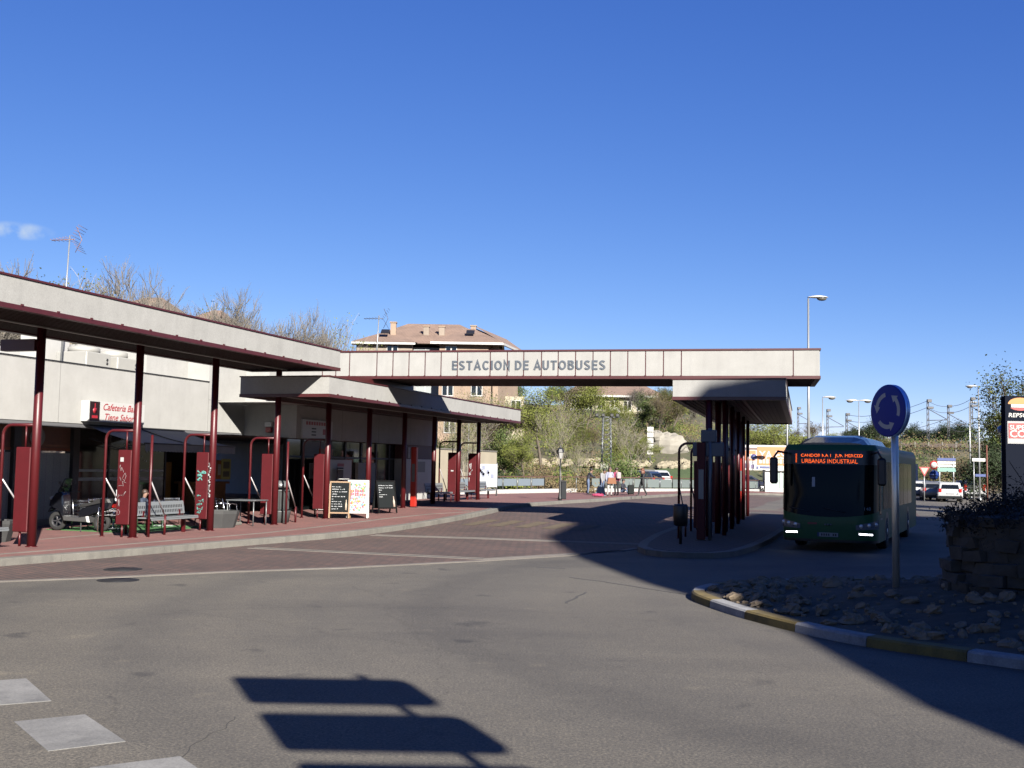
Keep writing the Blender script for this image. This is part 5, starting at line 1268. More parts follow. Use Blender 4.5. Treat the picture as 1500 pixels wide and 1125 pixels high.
# ------------------------------------------------------------------ cars
def make_car(label, loc, rz, paint, van=False, group=None, dark_glass=M_GLASS, L=4.1, hatch=True, cat='car', nm='parked_car'):
    """rear faces local -y"""
    t = thing(nm, label, cat, loc, rz, group)
    w = .86; Hh = 1.48 if not van else 1.85
    low_ = [(-L / 2, .38), (-L / 2 - .02, .62), (-L / 2 + .06, .92), (L * .18, .95), (L * .44, .84), (L / 2 - .02, .66), (L / 2, .36), (L / 2 - .2, .24), (-L / 2 + .2, .24)]
    def loft(prof, w0, w1f, m, nm, par):
        b = MB(); n = len(prof); vs = []
        for x in (-1, -.92, .92, 1):
            for (y, z) in prof: vs.append((x * w1f(z) * w0, y * (1 if abs(x) < .95 else .985), z if abs(x) < .95 else z - .02))
        fs = [tuple(range(n)), tuple(3 * n + i for i in range(n - 1, -1, -1))]
        for k in range(3):
            for i in range(n): j = (i + 1) % n; fs.append((k * n + i, k * n + n + i, k * n + n + j, k * n + j))
        b.add(vs, fs); return b.build(nm, m, par)
    body = loft(low_, w, lambda z: 1 - .06 * abs(z - .6), paint, 'body', t)
    if van: cab = [(-L / 2 + .06, .90), (-L / 2 + .14, Hh - .1), (-L / 2 + .3, Hh), (L * .12, Hh), (L * .22, Hh - .12), (L * .36, .90)]
    else: cab = [(-L / 2 + .10, .90), (-L / 2 + .34, Hh - .16), (-L / 2 + .55, Hh - .04), (-.1, Hh), (.45, Hh - .05), (L * .30, .92)]
    loft(cab, w * .90, lambda z: 1 - .14 * (z - .9), paint, 'roof', t)
    g1 = MB(); rb = -L / 2 + (.10 if not van else .07); rt = -L / 2 + (.33 if not van else .13)
    g1.add([(-.62, rb + .02, .98), (.62, rb + .02, .98), (.56, rt - .012, Hh - .2), (-.56, rt - .012, Hh - .2)], [(0, 1, 2, 3)]); g1.v = [q + Vector((0, -.012, 0)) for q in g1.v]; g1.build('rear_window', dark_glass, t)
    g1 = MB(); fx = L * .30 if not van else L * .36; ft = .47 if not van else L * .225
    g1.add([(-.66, fx + .02, .96), (-.58, ft + .02, Hh - .1), (.58, ft + .02, Hh - .1), (.66, fx + .02, .96)], [(0, 1, 2, 3)]); g1.build('windscreen', dark_glass, t)
    for s in (-1, 1):
        for a, c in (((-1.25, .02) if not van else (-.2, .5)), ((.06, .86))):
            g1 = MB(); x0 = s * (w * .90 + .004); x1 = s * (w * .90 * (1 - .14 * (Hh - .17 - .9)) + .006); pts = [(x0, a, .99), (x0, c, .99), (x1, min(c, .44) if a > 0 else c, Hh - .17), (x1, a + (.18 if a < -1 else 0), Hh - .17)]
            g1.add(pts if s > 0 else pts[::-1], [(0, 1, 2, 3)]); g1.build('side_window', dark_glass, t)
        tl = MB(); tl.bbox(s * .70 - .10, s * .70 + .10, -L / 2 - .035, -L / 2 + .12, .72, .98 if not van else 1.25, .02); tl.build('tail_light', mat('tail_red', (.45, .01, .01), .25, emit=(1, .05, .03), es=.25), t)
        hl = MB(); hl.bbox(s * .62 - .16, s * .62 + .16, L / 2 - .16, L / 2 + .005, .62, .78, .03); hl.build('headlight', M_LAMPG, t)
        mi = MB(); mi.bbox(s * .95 - .09, s * .95 + .09, .80, .92, .96, 1.10, .03); mi.build('mirror', paint, t)
        for yy in (-L / 2 + .75, L / 2 - .78):
            M = Matrix.Translation((s * (w - .10), yy, .31)) @ Matrix.Rotation(s * PI / 2, 4, 'Y')
            b = MB(); b.lathe([(.18, -.09), (.30, -.10), (.31, -.06), (.31, .07), (.29, .11), (.2, .11)], (0, 0, 0), 18, M); wh = b.build('wheel', M_TYRE, t)
            b = MB(); b.lathe([(.20, .10), (.18, .112), (.05, .10), (.03, .115)], (0, 0, 0), 14, M); b.build('rim', M_RIM, wh)
    pl = MB(); pl.box(-.26, .26, -L / 2 - .045, -L / 2 - .02, .60, .71); pl.build('number_plate', MATS['plate_white'], t)
    bp = MB(); bp.bbox(-.82, .82, -L / 2 - .03, -L / 2 + .1, .30, .46, .03); bp.build('bumper', M_BUSD, t)
    return t
P_WHT = mat('car_white', (.74, .75, .76), .25, coat=.6); P_SIL = mat('car_silver', (.42, .44, .46), .3, .5, coat=.5); P_NVY = mat('car_navy', (.012, .02, .06), .25, coat=.6); P_BLK = mat('car_black', (.015, .016, .02), .2, coat=.6)
GC = 'cars queuing on the right hand road'
def car_at(px, py, Y, rz, label, paint, **k):
    p = onz(px, py, 0); return make_car(label, (p.x, p.y, 0), rz, paint, group=GC, **k)
car_at(1390, 734.5, 66, -.33, 'white hatchback with red tail lights nearest on the right road, beside the dark rock mound', P_WHT)
car_at(1366, 732.5, 72, -.30, 'small silver car between two white cars on the right hand road', P_SIL)
car_at(1346, 730.5, 80, -.28, 'white car behind the bus and the silver car on the right hand road', P_WHT)
car_at(1428, 731, 74, -.40, 'white van with red tail light half hidden by the dark rock mound', P_WHT, van=True, cat='van', nm='parked_van')
car_at(1412, 727, 84, -.35, 'dark blue car behind the white van on the right hand road', P_NVY)
car_at(1346, 726, 96, -.2, 'black car at the far end of the queue behind the bus', P_BLK)
p = at(950, 716, 93); make_car('white car in profile parked beyond the far railing under the hill', (p.x, 93, .5), .62, P_WHT, group='cars parked beyond the far railing')
p = at(934, 714, 89); make_car('dark blue grey car in front of the parked white one beyond the far railing', (p.x, 89, .42), .85, mat('car_slate', (.05, .07, .11), .25, coat=.6), group='cars parked beyond the far railing')
p = at(1096, 724, 96); make_car('dark car parked behind the railing under the orange billboard', (p.x, 97, .2), PI / 2 - .1 + PI, P_NVY, group='cars parked beyond the far railing')

# ------------------------------------------------------------------ scooter parked under the upper canopy
M_SCB = mat('scooter_black', (.012, .013, .018), .18, coat=.7)
p0 = at(84, 776, 30.3); p1 = at(151, 778, 30.0)
scd = Vector((p0.x - p1.x, p0.y - p1.y, 0)); rz = math.atan2(scd.y, scd.x)
st = thing('scooter', 'black maxi scooter parked against the tiled wall beside the second red column', 'scooter', ((p0.x + p1.x) / 2, (p0.y + p1.y) / 2, .15), rz)
def wheel(x, r, wd):
    M = Matrix.Translation((x, 0, r)) @ Matrix.Rotation(PI / 2, 4, 'X')
    b = MB(); b.lathe([(r * .62, -wd * .4), (r * .9, -wd * .5), (r, -wd * .2), (r, wd * .2), (r * .9, wd * .5), (r * .62, wd * .4)], (0, 0, 0), 24, M, caps=False); wh = b.build('wheel', M_TYRE, st)
    b = MB(); b.lathe([(r * .62, -wd * .38), (r * .55, -wd * .2), (r * .55, wd * .2), (r * .62, wd * .38)], (0, 0, 0), 20, M, caps=False)
    for k in range(5):
        a = 2 * PI * k / 5; b.rbox(M @ Vector((0, 0, 0)), M @ Vector((r * .58 * math.cos(a), r * .58 * math.sin(a), 0)), .04, .03)
    b.build('rim', mat('rim_dark', (.10, .10, .11), .45, .3), wh)
wheel(.70, .26, .11); wheel(-.66, .25, .13)
def side_loft(prof, widths, m, nm, smooth=False):
    """prof: closed list (x,z); extruded across y with rounded shoulders"""
    b = MB(); n = len(prof); cx = sum(p[0] for p in prof) / n; cz = sum(p[1] for p in prof) / n; vs = []
    K = [(-1, .86), (-.8, 1), (.8, 1), (1, .86)]
    for y, s in K:
        for (x, z) in prof: vs.append((cx + (x - cx) * s, y * widths, cz + (z - cz) * s))
    fs = [tuple(range(n)), tuple(3 * n + i for i in range(n - 1, -1, -1))]
    for k in range(3):
        for i in range(n): j = (i + 1) % n; fs.append((k * n + i, k * n + n + i, k * n + n + j, k * n + j))
    b.add(vs, fs); return b.build(nm, m, st)
side_loft([(.42, .34), (.44, .70), (.46, .98), (.55, 1.08), (.70, 1.01), (.85, .82), (.88, .68), (.72, .61), (.54, .54)], .20, M_SCB, 'front_fairing')
side_loft([(.98, .50), (.92, .62), (.70, .66), (.48, .60), (.44, .50), (.56, .58), (.72, .61), (.90, .55)], .09, M_SCB, 'front_mudguard')
side_loft([(-.40, .25), (.42, .28), (.46, .42), (.20, .40), (.05, .36), (-.35, .42)], .22, mat('scooter_grey', (.10, .10, .10), .4), 'footboard')
side_loft([(-.98, .64), (-1.05, .80), (-.64, .76), (-.16, .64), (.02, .50), (-.06, .36), (-.34, .44), (-.62, .54)], .17, M_SCB, 'rear_body')
side_loft([(-.98, .80), (-.92, .90), (-.60, .90), (-.38, .79), (-.08, .74), (.04, .64), (-.16, .66), (-.64, .77)], .15, mat('seat_black', (.02, .02, .02), .6), 'seat')
side_loft([(.54, 1.02), (.40, 1.42), (.43, 1.43), (.64, 1.06)], .18, mat('visor', (.05, .055, .06), .08), 'windscreen')
b = MB(); b.ball((.86, 0, .86), .11, 12, 8, 0, (.7, 1.5, .8)); b.build('headlight', M_LAMPG, st)
for s in (-1, 1):
    b = MB(); b.tube([(.42, 0, 1.02), (.36, s * .2, 1.08), (.30, s * .36, 1.05)], .017, 6); b.build('handlebar', M_BLACK, st)
    b = MB(); b.tube([(.44, s * .22, 1.08), (.46, s * .34, 1.32)], .01, 5); b.bbox(.44, .47, s * .34 - .06, s * .34 + .06, 1.28, 1.36, .02); b.build('mirror', M_BLACK, st)
b = MB(); b.tube([(-.25, -.16, .30), (-.6, -.22, .36), (-1.0, -.22, .46)], [.05, .07, .075], 10); b.build('exhaust', M_GREY, st)
b = MB(); b.bbox(-1.06, -.98, -.09, .09, .66, .76, .02); b.build('tail_light', MATS['tail_red'], st)
b = MB(); b.rbox((-.1, .12, .28), (-.2, .28, .0), .03, .03); b.build('stand', M_BLACK, st)
# ------------------------------------------------------------------ hillside
def pl(P, t):
    if t <= P[0][0]: return P[0][1]
    for (a, x), (b, y) in zip(P, P[1:]):
        if t <= b: return x + (y - x) * (t - a) / (b - a)
    return P[-1][1]
HL = [(66, .25), (74, .4), (93, .6), (100, 2.3), (112, 4.8), (150, 10), (200, 13), (420, 15)]
HRr = [(70, 0), (118, 0), (150, 5.6), (170, 6.2), (240, 9.5), (420, 11)]
HE = [(70, 0), (122, 0), (140, 5.4), (175, 5.7), (420, 6.2)]
_hr = random.Random(21); _hn = [[_hr.uniform(-1, 1) for _ in range(80)] for _ in range(80)]
def hn(x, y):
    x = (x / 9) % 78; y = (y / 9) % 78; i, j = int(x), int(y); a, b = x - i, y - j; a = a * a * (3 - 2 * a); b = b * b * (3 - 2 * b)
    return (_hn[i][j] * (1 - a) + _hn[i + 1][j] * a) * (1 - b) + (_hn[i][j + 1] * (1 - a) + _hn[i + 1][j + 1] * a) * b
def terr(x, y):
    a = x / max(y, 1); s1 = sst(a, .17, .24); s2 = sst(a, .30, .36)
    z = pl(HL, y) * (1 - s1) + (pl(HRr, y) * (1 - s2) + pl(HE, y) * s2) * s1
    return z + hn(x, y) * min(1, z * .12) * .9
mb = MB(); nx, ny = 110, 84; xs = [-170 + 4.0 * i for i in range(nx + 1)]; ys = [64 + 4.2 * j for j in range(ny + 1)]
for y in ys:
    for x in xs: mb.v.append(Vector((x, y, terr(x, y) - .14)))
for j in range(ny):
    for i in range(nx): k = j * (nx + 1) + i; mb.f.append((k, k + 1, k + nx + 2, k + nx + 1)); mb.sm.append(True); mb.mi.append(0)
struct(mb.build('hillside', M_HILL))
# lawn patch on the slope right of the trees
mb = MB(); q = [at(960, 708, 82), at(1090, 706, 92), at(1095, 690, 106), at(955, 692, 98)]
n = 12; vs = []
for i in range(n + 1):
    for j in range(n + 1):
        p = q[0].lerp(q[1], i / n).lerp(q[3].lerp(q[2], i / n), j / n); vs.append((p.x, p.y, terr(p.x, p.y) + .03))
mb.add(vs, [(i * (n + 1) + j, (i + 1) * (n + 1) + j, (i + 1) * (n + 1) + j + 1, i * (n + 1) + j + 1) for i in range(n) for j in range(n)], True); struct(mb.build('lawn', M_LAWN))

# ------------------------------------------------------------------ apartment houses
M_BRICK = brick_mat('orange_brick', (.50, .36, .26), (.44, .31, .22), (.42, .34, .27), .5, .16, 0, .012, .2)
M_ROOF = brick_mat('roof_tiles', (.42, .285, .215), (.36, .24, .18), (.24, .155, .115), .32, .4, 0, .02, .25)
M_CREAM = mat('cream_render', (.58, .51, .38), .8, var=.12, vscale=.6)
M_GREYW = mat('grey_cladding', (.42, .46, .46), .6, var=.08, vscale=.5)
def hip(b, x0, x1, y0, y1, ze, zr, o=.6, rx=None):
    rx = rx if rx is not None else (y1 - y0) / 2
    ym = (y0 + y1) / 2; x0 -= o; x1 += o; y0 -= o; y1 += o; r0, r1 = (x0 + rx, x1 - rx) if x1 - x0 > 2 * rx else ((x0 + x1) / 2 - .01, (x0 + x1) / 2 + .01)
    b.add([(x0, y0, ze), (x1, y0, ze), (x1, y1, ze), (x0, y1, ze), (r0, ym, zr), (r1, ym, zr)], [(0, 1, 5, 4), (1, 2, 5), (2, 3, 4, 5), (3, 0, 4), (3, 2, 1, 0)])
def win(root, x, y, z, w=1.1, h=1.25, nrm=-1, axis='y', pm=None):
    b = MB()
    if axis == 'y': b.box(x - w / 2, x + w / 2, y - .05, y + .03, z - h / 2, z + h / 2)
    else: b.box(x - .03, x + .05, y - w / 2, y + w / 2, z - h / 2, z + h / 2)
    f = b.build('window', M_WHT, root)
    b = MB()
    for s in (-1, 1):
        if axis == 'y': b.box(x + s * w / 4 - w * .19, x + s * w / 4 + w * .19, y - .058, y - .052, z - h * .42, z + h * .42)
        else: b.box(x + .052, x + .058, y + s * w / 4 - w * .19, y + s * w / 4 + w * .19, z - h * .42, z + h * .42)
    b.build('pane', pm or M_GLASS, f)
YA = 105.0
def AX(px): return at(px, 505, YA).x
def AZ(py, Y=YA, px=640): return at(px, py, Y).z
ze = AZ(503)
hs = wthing('apartment_house', 'orange brick apartment house with brown hipped roofs and chimneys rising behind the beam', 'house', AX(625), YA, 4)
b = MB(); b.box(AX(522), AX(604), YA, YA + 14, 3, ze - .25); b.box(AX(645), AX(716), YA - 1, YA + 14, 3, ze - .25); b.build('wall', M_BRICK, hs)
b = MB(); b.box(AX(716), AX(731), YA - .6, YA + 30, 3, ze - .25); b.build('wall', M_BRICK, hs)
b = MB(); b.box(AX(604), AX(645), YA + 1.2, YA + 13, 3, ze - .3); b.build('bay', M_GREYW, hs)
b = MB()
for k in range(4): b.box(AX(604), AX(645), YA + 1.17, YA + 1.2, ze - 1.3 - 2.8 * k, ze - 1.2 - 2.8 * k)
b.box(AX(622), AX(623), YA + 1.16, YA + 1.2, 3, ze - .3); b.build('mullion', M_WHT, hs)
b = MB(); hip(b, AX(520), AX(734), YA + .5, YA + 14, ze, AZ(474.5, YA + 7), .2, 4.6); b.build('roof', M_ROOF, hs)
b = MB(); hip(b, AX(522), AX(604), YA - .02, YA + 9, ze + .02, AZ(485, YA + 4), .45, 3.0); b.build('roof', M_ROOF, hs)
b = MB(); hip(b, AX(642), AX(731), YA - 1.02, YA + 10, ze + .03, AZ(480, YA + 4), .5, 3.1); b.build('roof', M_ROOF, hs)
b = MB(); b.box(AX(516), AX(609), YA - .6, YA - .45, ze - .22, ze - .02); b.box(AX(632), AX(737), YA - 1.7, YA - 1.55, ze - .22, ze); b.box(AX(736), AX(737.5), YA - 1.5, YA + 16, ze - .22, ze); b.build('eave', M_WHT, hs)
b = MB(); b.box(AX(516), AX(604), YA - .4, YA, ze - .3, ze - .03); b.box(AX(640), AX(733), YA - 1.5, YA - 1, ze - .3, ze - .03); b.build('soffit', M_BROWN, hs)
for px, pt, pb, yy in ((571, 474, 500, 2.6), (620, 479, 500, 3.2), (643.5, 479, 500, 3.2), (690, 477, 492, 5.5)):
    b = MB(); b.box(AX(px) - .27, AX(px) + .27, YA + yy, YA + yy + .6, AZ(pb, YA + yy), AZ(pt, YA + yy)); b.box(AX(px) - .34, AX(px) + .34, YA + yy - .07, YA + yy + .67, AZ(pt, YA + yy), AZ(pt, YA + yy) + .12); c = b.build('chimney', M_BRICK, hs)
for px, py, yy in ((561, 491, 1.9), (688, 490, 1.6)):
    b = MB(); b.v = []; M = Matrix.Translation((AX(px), YA + yy - .3, AZ(py, YA + yy) + .25)) @ Matrix.Rotation(.45, 4, 'X'); b.box(-.4, .4, -.5, .5, -.05, .05, M); b.build('skylight', M_DARK, hs)
for px, py in ((575, 513), (560, 513), (662, 516), (658, 571), (575, 571), (700, 571), (662, 625), (700, 516)):
    y = YA if px < 610 else YA - 1
    if px in (560, 700) and py < 520: continue
    win(hs, AX(px), y, AZ(py, y, px))
# the same house running back along its right side, with stepped roofs
eA = at(736, 503, YA - 1.5); eB = at(772, 517.5, YA + 8.5); zE = ze + .02
eB.z = zE; eA.z = zE; rA = at(690, 474.8, YA + 7); rB = at(742, 497, YA + 19)
b = MB(); vs = [eA, eB, Vector((eB.x + .6, eB.y + 9, zE)), rB, rA]; vs = vs + [q - Vector((0, 0, .25)) for q in vs]
b.add(vs, [(0, 1, 2, 3, 4), (9, 8, 7, 6, 5), (0, 5, 6, 1), (1, 6, 7, 2)]); b.build('roof', M_ROOF, hs)
b = MB(); b.rbox(eA - Vector((0, 0, .12)), eB - Vector((0, 0, .12)), .2, .22); b.build('eave', M_WHT, hs)
b = MB(); i0, i1 = eA + Vector((-.9, .6, 0)), eB + Vector((-.9, .6, 0)); b.add([Vector((i0.x, i0.y, 3)), Vector((i1.x, i1.y, 3)), Vector((i1.x, i1.y, zE - .2)), Vector((i0.x, i0.y, zE - .2))], [(0, 1, 2, 3)]); b.build('wall', M_BRICK, hs)
# cream terraces under it
h3 = wthing('apartment_house', 'cream rendered terraces with balcony rails seen between beam and lower canopy', 'house', AX(735), YA + 8, 4)
b = MB(); b.box(AX(700), AX(770), YA + 4, YA + 16, 3, AZ(575)); b.build('wall', M_CREAM, h3)
for k in range(3):
    b = MB(); b.box(AX(702) + 1.7 * k, AX(702) + 1.7 * k + 1.3, YA + 3.4, YA + 4, AZ(605) - .9, AZ(605)); b.build('balcony', M_WHT, h3)
    win(h3, AX(706) + 1.7 * k, YA + 3.98, AZ(590), 1.0, 1.3)
# long pale block right of centre
YB = 150.0
h4 = wthing('apartment_block', 'long cream apartment block with brown roof half hidden by bare trees under the beam', 'house', at(900, 590, YB).x, YB, 9)
xa, xb = at(832, 590, YB).x, at(968, 590, YB).x; zt = at(900, 580, YB).z
b = MB(); b.box(xa, xb, YB, YB + 12, 6, zt); b.build('wall', M_CREAM, h4)
b = MB(); hip(b, xa, xb, YB, YB + 12, zt + .02, at(900, 556, YB).z, .8, 3); b.build('roof', M_ROOF, h4)
b = MB(); b.box(xa - .8, xb + .8, YB - .9, YB - .75, zt - .2, zt + .05); b.build('eave', M_WHT, h4)
for k in range(7):
    for r in range(2):
        x = xa + 1.0 + k * 1.8; z = zt - 1.5 - r * 2.8
        if (k + r) % 3 == 0:
            b = MB(); b.box(x - .75, x + .75, YB - .9, YB - .01, z - 1.0, z - .1); b.build('balcony', M_BRICK if r else M_WHT, h4)
        win(h4, x, YB, z + .2, 1.1, 1.4)
# brick block behind the left canopy
YC = 72.0
def CX(px): return at(px, 470, YC).x
zc = at(120, 462, YC).z
h5 = wthing('apartment_block', 'orange brick apartment block with brown roof behind the left canopy and its rooftop units', 'house', CX(100), YC, 2)
b = MB(); b.box(CX(-140), CX(150), YC, YC + 12, 0, zc - 1.2); b.box(CX(150), CX(300), YC + 3, YC + 14, 0, at(250, 478, YC).z); b.build('wall', M_BRICK, h5)
b = MB(); hip(b, CX(110), CX(255), YC - .5, YC + 12, at(180, 470, YC).z, at(180, 433, YC + 5).z, .5, 3.2); b.build('roof', M_ROOF, h5)
b = MB(); hip(b, CX(225), CX(315), YC + 2, YC + 14, at(250, 480, YC).z, at(262, 448, YC + 6).z, .5, 2.2); b.build('roof', M_ROOF, h5)
b = MB(); hip(b, CX(-160), CX(110), YC - .4, YC + 12, zc - 1.2, zc + .4, .5, 4); b.build('roof', M_ROOF, h5)
b = MB(); b.box(CX(216) - .3, CX(216) + .3, YC + 1, YC + 1.6, at(216, 460, YC).z, at(216, 437, YC).z); b.build('chimney', M_BRICK, h5)
for px, py in ((38, 492), (38, 522), (2, 485), (2, 520), (70, 500), (-40, 490)):
    win(h5, CX(px), YC, at(px, py, YC).z, .9, 1.5)
b = MB()
for px in (20, 55): b.box(CX(px) - .25, CX(px) + .25, YC - .12, YC - .02, 0, zc - 1.5)
b.build('pilaster', M_WHT, h5)

# ------------------------------------------------------------------ trees
M_BARK = mat('bark_grey', (.21, .185, .155), .9, var=.3, vscale=3)
M_BARKD = mat('bark_brown', (.17, .135, .10), .9, var=.3, vscale=3)
M_BARKP = mat('bark_pale', (.44, .39, .31), .9, var=.25, vscale=3)
def leafm(n, c1, c2):
    m, N, L, b = nodes_of(n, .75)
    oi = N.new('ShaderNodeTexCoord'); no = N.new('ShaderNodeTexNoise'); no.inputs['Scale'].default_value = 1.3; no.inputs['Detail'].default_value = 5; L.new(oi.outputs['Object'], no.inputs['Vector'])
    r = ramp(N, [(.3, c1), (.7, c2)]); L.new(no.outputs[0], r.inputs[0]); L.new(r.outputs[0], b.inputs['Base Color'])
    b.inputs['Specular IOR Level'].default_value = .2
    return m
L_BUD = leafm('buds', (.22, .195, .14), (.34, .30, .21)); L_YG = leafm('spring_leaf', (.15, .19, .03), (.31, .335, .075)); L_GR = leafm('green_leaf', (.075, .13, .03), (.17, .22, .06))
L_DK = leafm('evergreen_leaf', (.022, .04, .014), (.055, .085, .03)); L_BR = leafm('dry_leaf', (.15, .11, .055), (.29, .225, .12)); L_RED = leafm('red_brown_leaf', (.07, .03, .02), (.12, .06, .03))
def grow(seed, h, th=.28, r0=None, levels=4, spread=.55, kids=4, up=.25, twig=True, bare=0.0, sides=5, thin=.62, fine=0):
    rng = random.Random(seed); trunk = MB(); lim = MB(); tips = []
    r0 = r0 or h * .014
    def rv(): return Vector((rng.uniform(-1, 1), rng.uniform(-1, 1), rng.uniform(-1, 1)))
    def br(p, d, l, r, lv, mb):
        n = 4 if lv < 2 else 3; pts = [p]; rs = [r]; q = p.copy(); dd = d.copy()
        for i in range(n):
            dd = (dd + rv() * .16 + Vector((0, 0, up * .25))).normalized(); q = q + dd * (l / n); pts.append(q.copy()); rs.append(r * (1 - .55 * (i + 1) / n))
        mb.tube(pts, rs, max(3, sides - lv), False)
        if lv >= levels: tips.append((pts[-1], dd)); tips.append((pts[-2], dd)); return
        for k in range(kids + (1 if lv == 0 else 0)):
            t = rng.uniform(.35 if lv else .45, 1.0) if k else 1.0
            i = min(n - 1, int(t * n)); f = t * n - i; s = pts[i].lerp(pts[i + 1], f)
            a = rng.uniform(0, 2 * PI); side = dd.cross(Vector((math.cos(a), math.sin(a), .3))).normalized()
            nd = (dd * (1 - spread * .55) + side * spread * rng.uniform(.6, 1.3) + Vector((0, 0, up))).normalized() if k else (dd + side * .2).normalized()
            br(s, nd, l * rng.uniform(.50, .80) * (thin / .62), max(.017, rs[i] * rng.uniform(.45, .7)), lv + 1, lim)
    br(Vector((0, 0, -.2)), Vector((rng.uniform(-.05, .05), rng.uniform(-.05, .05), 1)).normalized(), h * th * 1.3, r0, 0, trunk)
    if fine:
        nt2 = []
        for p, d in tips:
            for _ in range(fine):
                dd = (d + rv() * .55 + Vector((0, 0, .15))).normalized(); l = rng.uniform(.35, .8); q = p + dd * l * .5 + rv() * .05; e = p + dd * l
                lim.tube([p, q, e], [.012, .009, .005], 3, False, False); nt2 += [(q, dd), (e, dd)]
        tips = nt2
    zmax = max(t[0].z for t in tips); k = h / zmax
    for m in (trunk, lim): m.v = [q * k for q in m.v]
    return trunk, lim, [(p * k, d) for p, d in tips]
def leaves(tips, n, size, rad, seed, squash=1.0):
    rng = random.Random(seed); b = MB()
    for _ in range(n):
        p, d = tips[rng.randrange(len(tips))]
        c = p + Vector((rng.gauss(0, rad), rng.gauss(0, rad), rng.gauss(0, rad * squash)))
        u = Vector((rng.uniform(-1, 1), rng.uniform(-1, 1), rng.uniform(-1, 1))).normalized(); v = u.orthogonal().normalized(); s = size * rng.uniform(.6, 1.4)
        b.add([c - u * s, c + v * s * .6, c + u * s, c - v * s * .6], [(0, 1, 2, 3)])
    return b
PROTO = {}
def tree_proto(key, seed, h, bark, leafm_, nl, ls, lr, name='tree', **k):
    tr, li, tips = grow(seed, h, **k)
    t = thing(name, 'x', 'tree'); PROTO[key] = [t, h, 0]
    tr.build('trunk', bark, t)
    li.build('branches', bark, t)
    if nl: leaves(tips, nl, ls, lr, seed + 1).build('crown', leafm_, t)
tree_proto('bareA', 1, 14, M_BARK, L_BUD, 3600, .04, .10, levels=5, kids=4, up=.26, spread=.74, th=.20, fine=2, name='bare_tree')
tree_proto('bareB', 2, 14, M_BARK, L_BUD, 3600, .04, .10, levels=5, kids=4, up=.30, spread=.68, th=.20, fine=2, name='bare_tree')
tree_proto('bareC', 5, 10, M_BARKP, L_YG, 2600, .05, .22, fine=1, levels=4, kids=4, up=.35, spread=.75, th=.34, name='bare_tree')
tree_proto('yg', 3, 9, M_BARKD, L_YG, 11000, .075, .42, levels=4, kids=4, up=.3, spread=.75, th=.25, name='leafing_tree')
tree_proto('yg2', 8, 9, M_BARKD, L_YG, 7000, .065, .5, levels=4, kids=4, up=.4, spread=.65, th=.3, name='leafing_tree')
tree_proto('gr', 4, 7, M_BARKD, L_GR, 11000, .08, .32, levels=4, kids=4, up=.2, spread=.8, th=.2, name='leafing_tree')
tree_proto('dk', 6, 6, M_BARKD, L_DK, 12000, .09, .42, levels=3, kids=6, up=.12, spread=.9, th=.18, name='evergreen_tree')
tree_proto('br', 7, 7, M_BARKD, L_BR, 5500, .055, .42, levels=4, kids=4, up=.3, spread=.8, th=.22, name='brown_tree')
def tree_at(key, px, ptop, Y, rz, label, base=None, group=None, sx=1.0):
    t, h, n = PROTO[key]; o = t if n == 0 else copy_tree(t); PROTO[key][2] += 1
    top = at(px, ptop, Y); zb = base if base is not None else terr(top.x, Y)
    s = max(.05, (top.z - zb) / h); o.location = (top.x, Y, zb); o.rotation_euler = (0, 0, rz); o.scale = (s * sx, s * sx, s)
    o['label'] = label; o['group'] = group or 'trees'
    return o
G1, G2, G3, G4 = 'bare trees behind the left canopy', 'trees of the garden beyond the bay', 'trees on the hillside', 'trees along the railway'
for i, (k, px, pt, Y, l, sx) in enumerate((
        ('bareB', 18, 376, 62, 'bare tree top at the left edge above the canopy', 1.0), ('bareB', 190, 380, 60, 'tallest bare tree top left of the chimney, just right of the tall antenna', .9), ('bareA', 232, 396, 64, 'bare bushy tree top directly over the small brick chimney', .8),
        ('bareC', 140, 400, 66, 'faint bare tree top just right of the tall antenna mast', 1.1), ('bareB', 346, 420, 58, 'tall pointed bare tree top over the middle of the left canopy', .9), ('bareA', 385, 433, 61, 'bare tree top with two peaks right of the tall pointed one', .8),
        ('bareC', 318, 440, 64, 'small bare tree top left of the tall pointed one over the left canopy', .9), ('bareB', 450, 450, 60, 'bare tree top above the right end of the left canopy', .8), ('bareA', 478, 462, 63, 'bare tree top beside the dark aerial left of the hipped house', .7), ('bareC', 505, 466, 66, 'last bare tree top against the hipped roof', .8))):
    tree_at(k, px, pt - 10, Y, i * 1.7, l, 0, G1, sx)
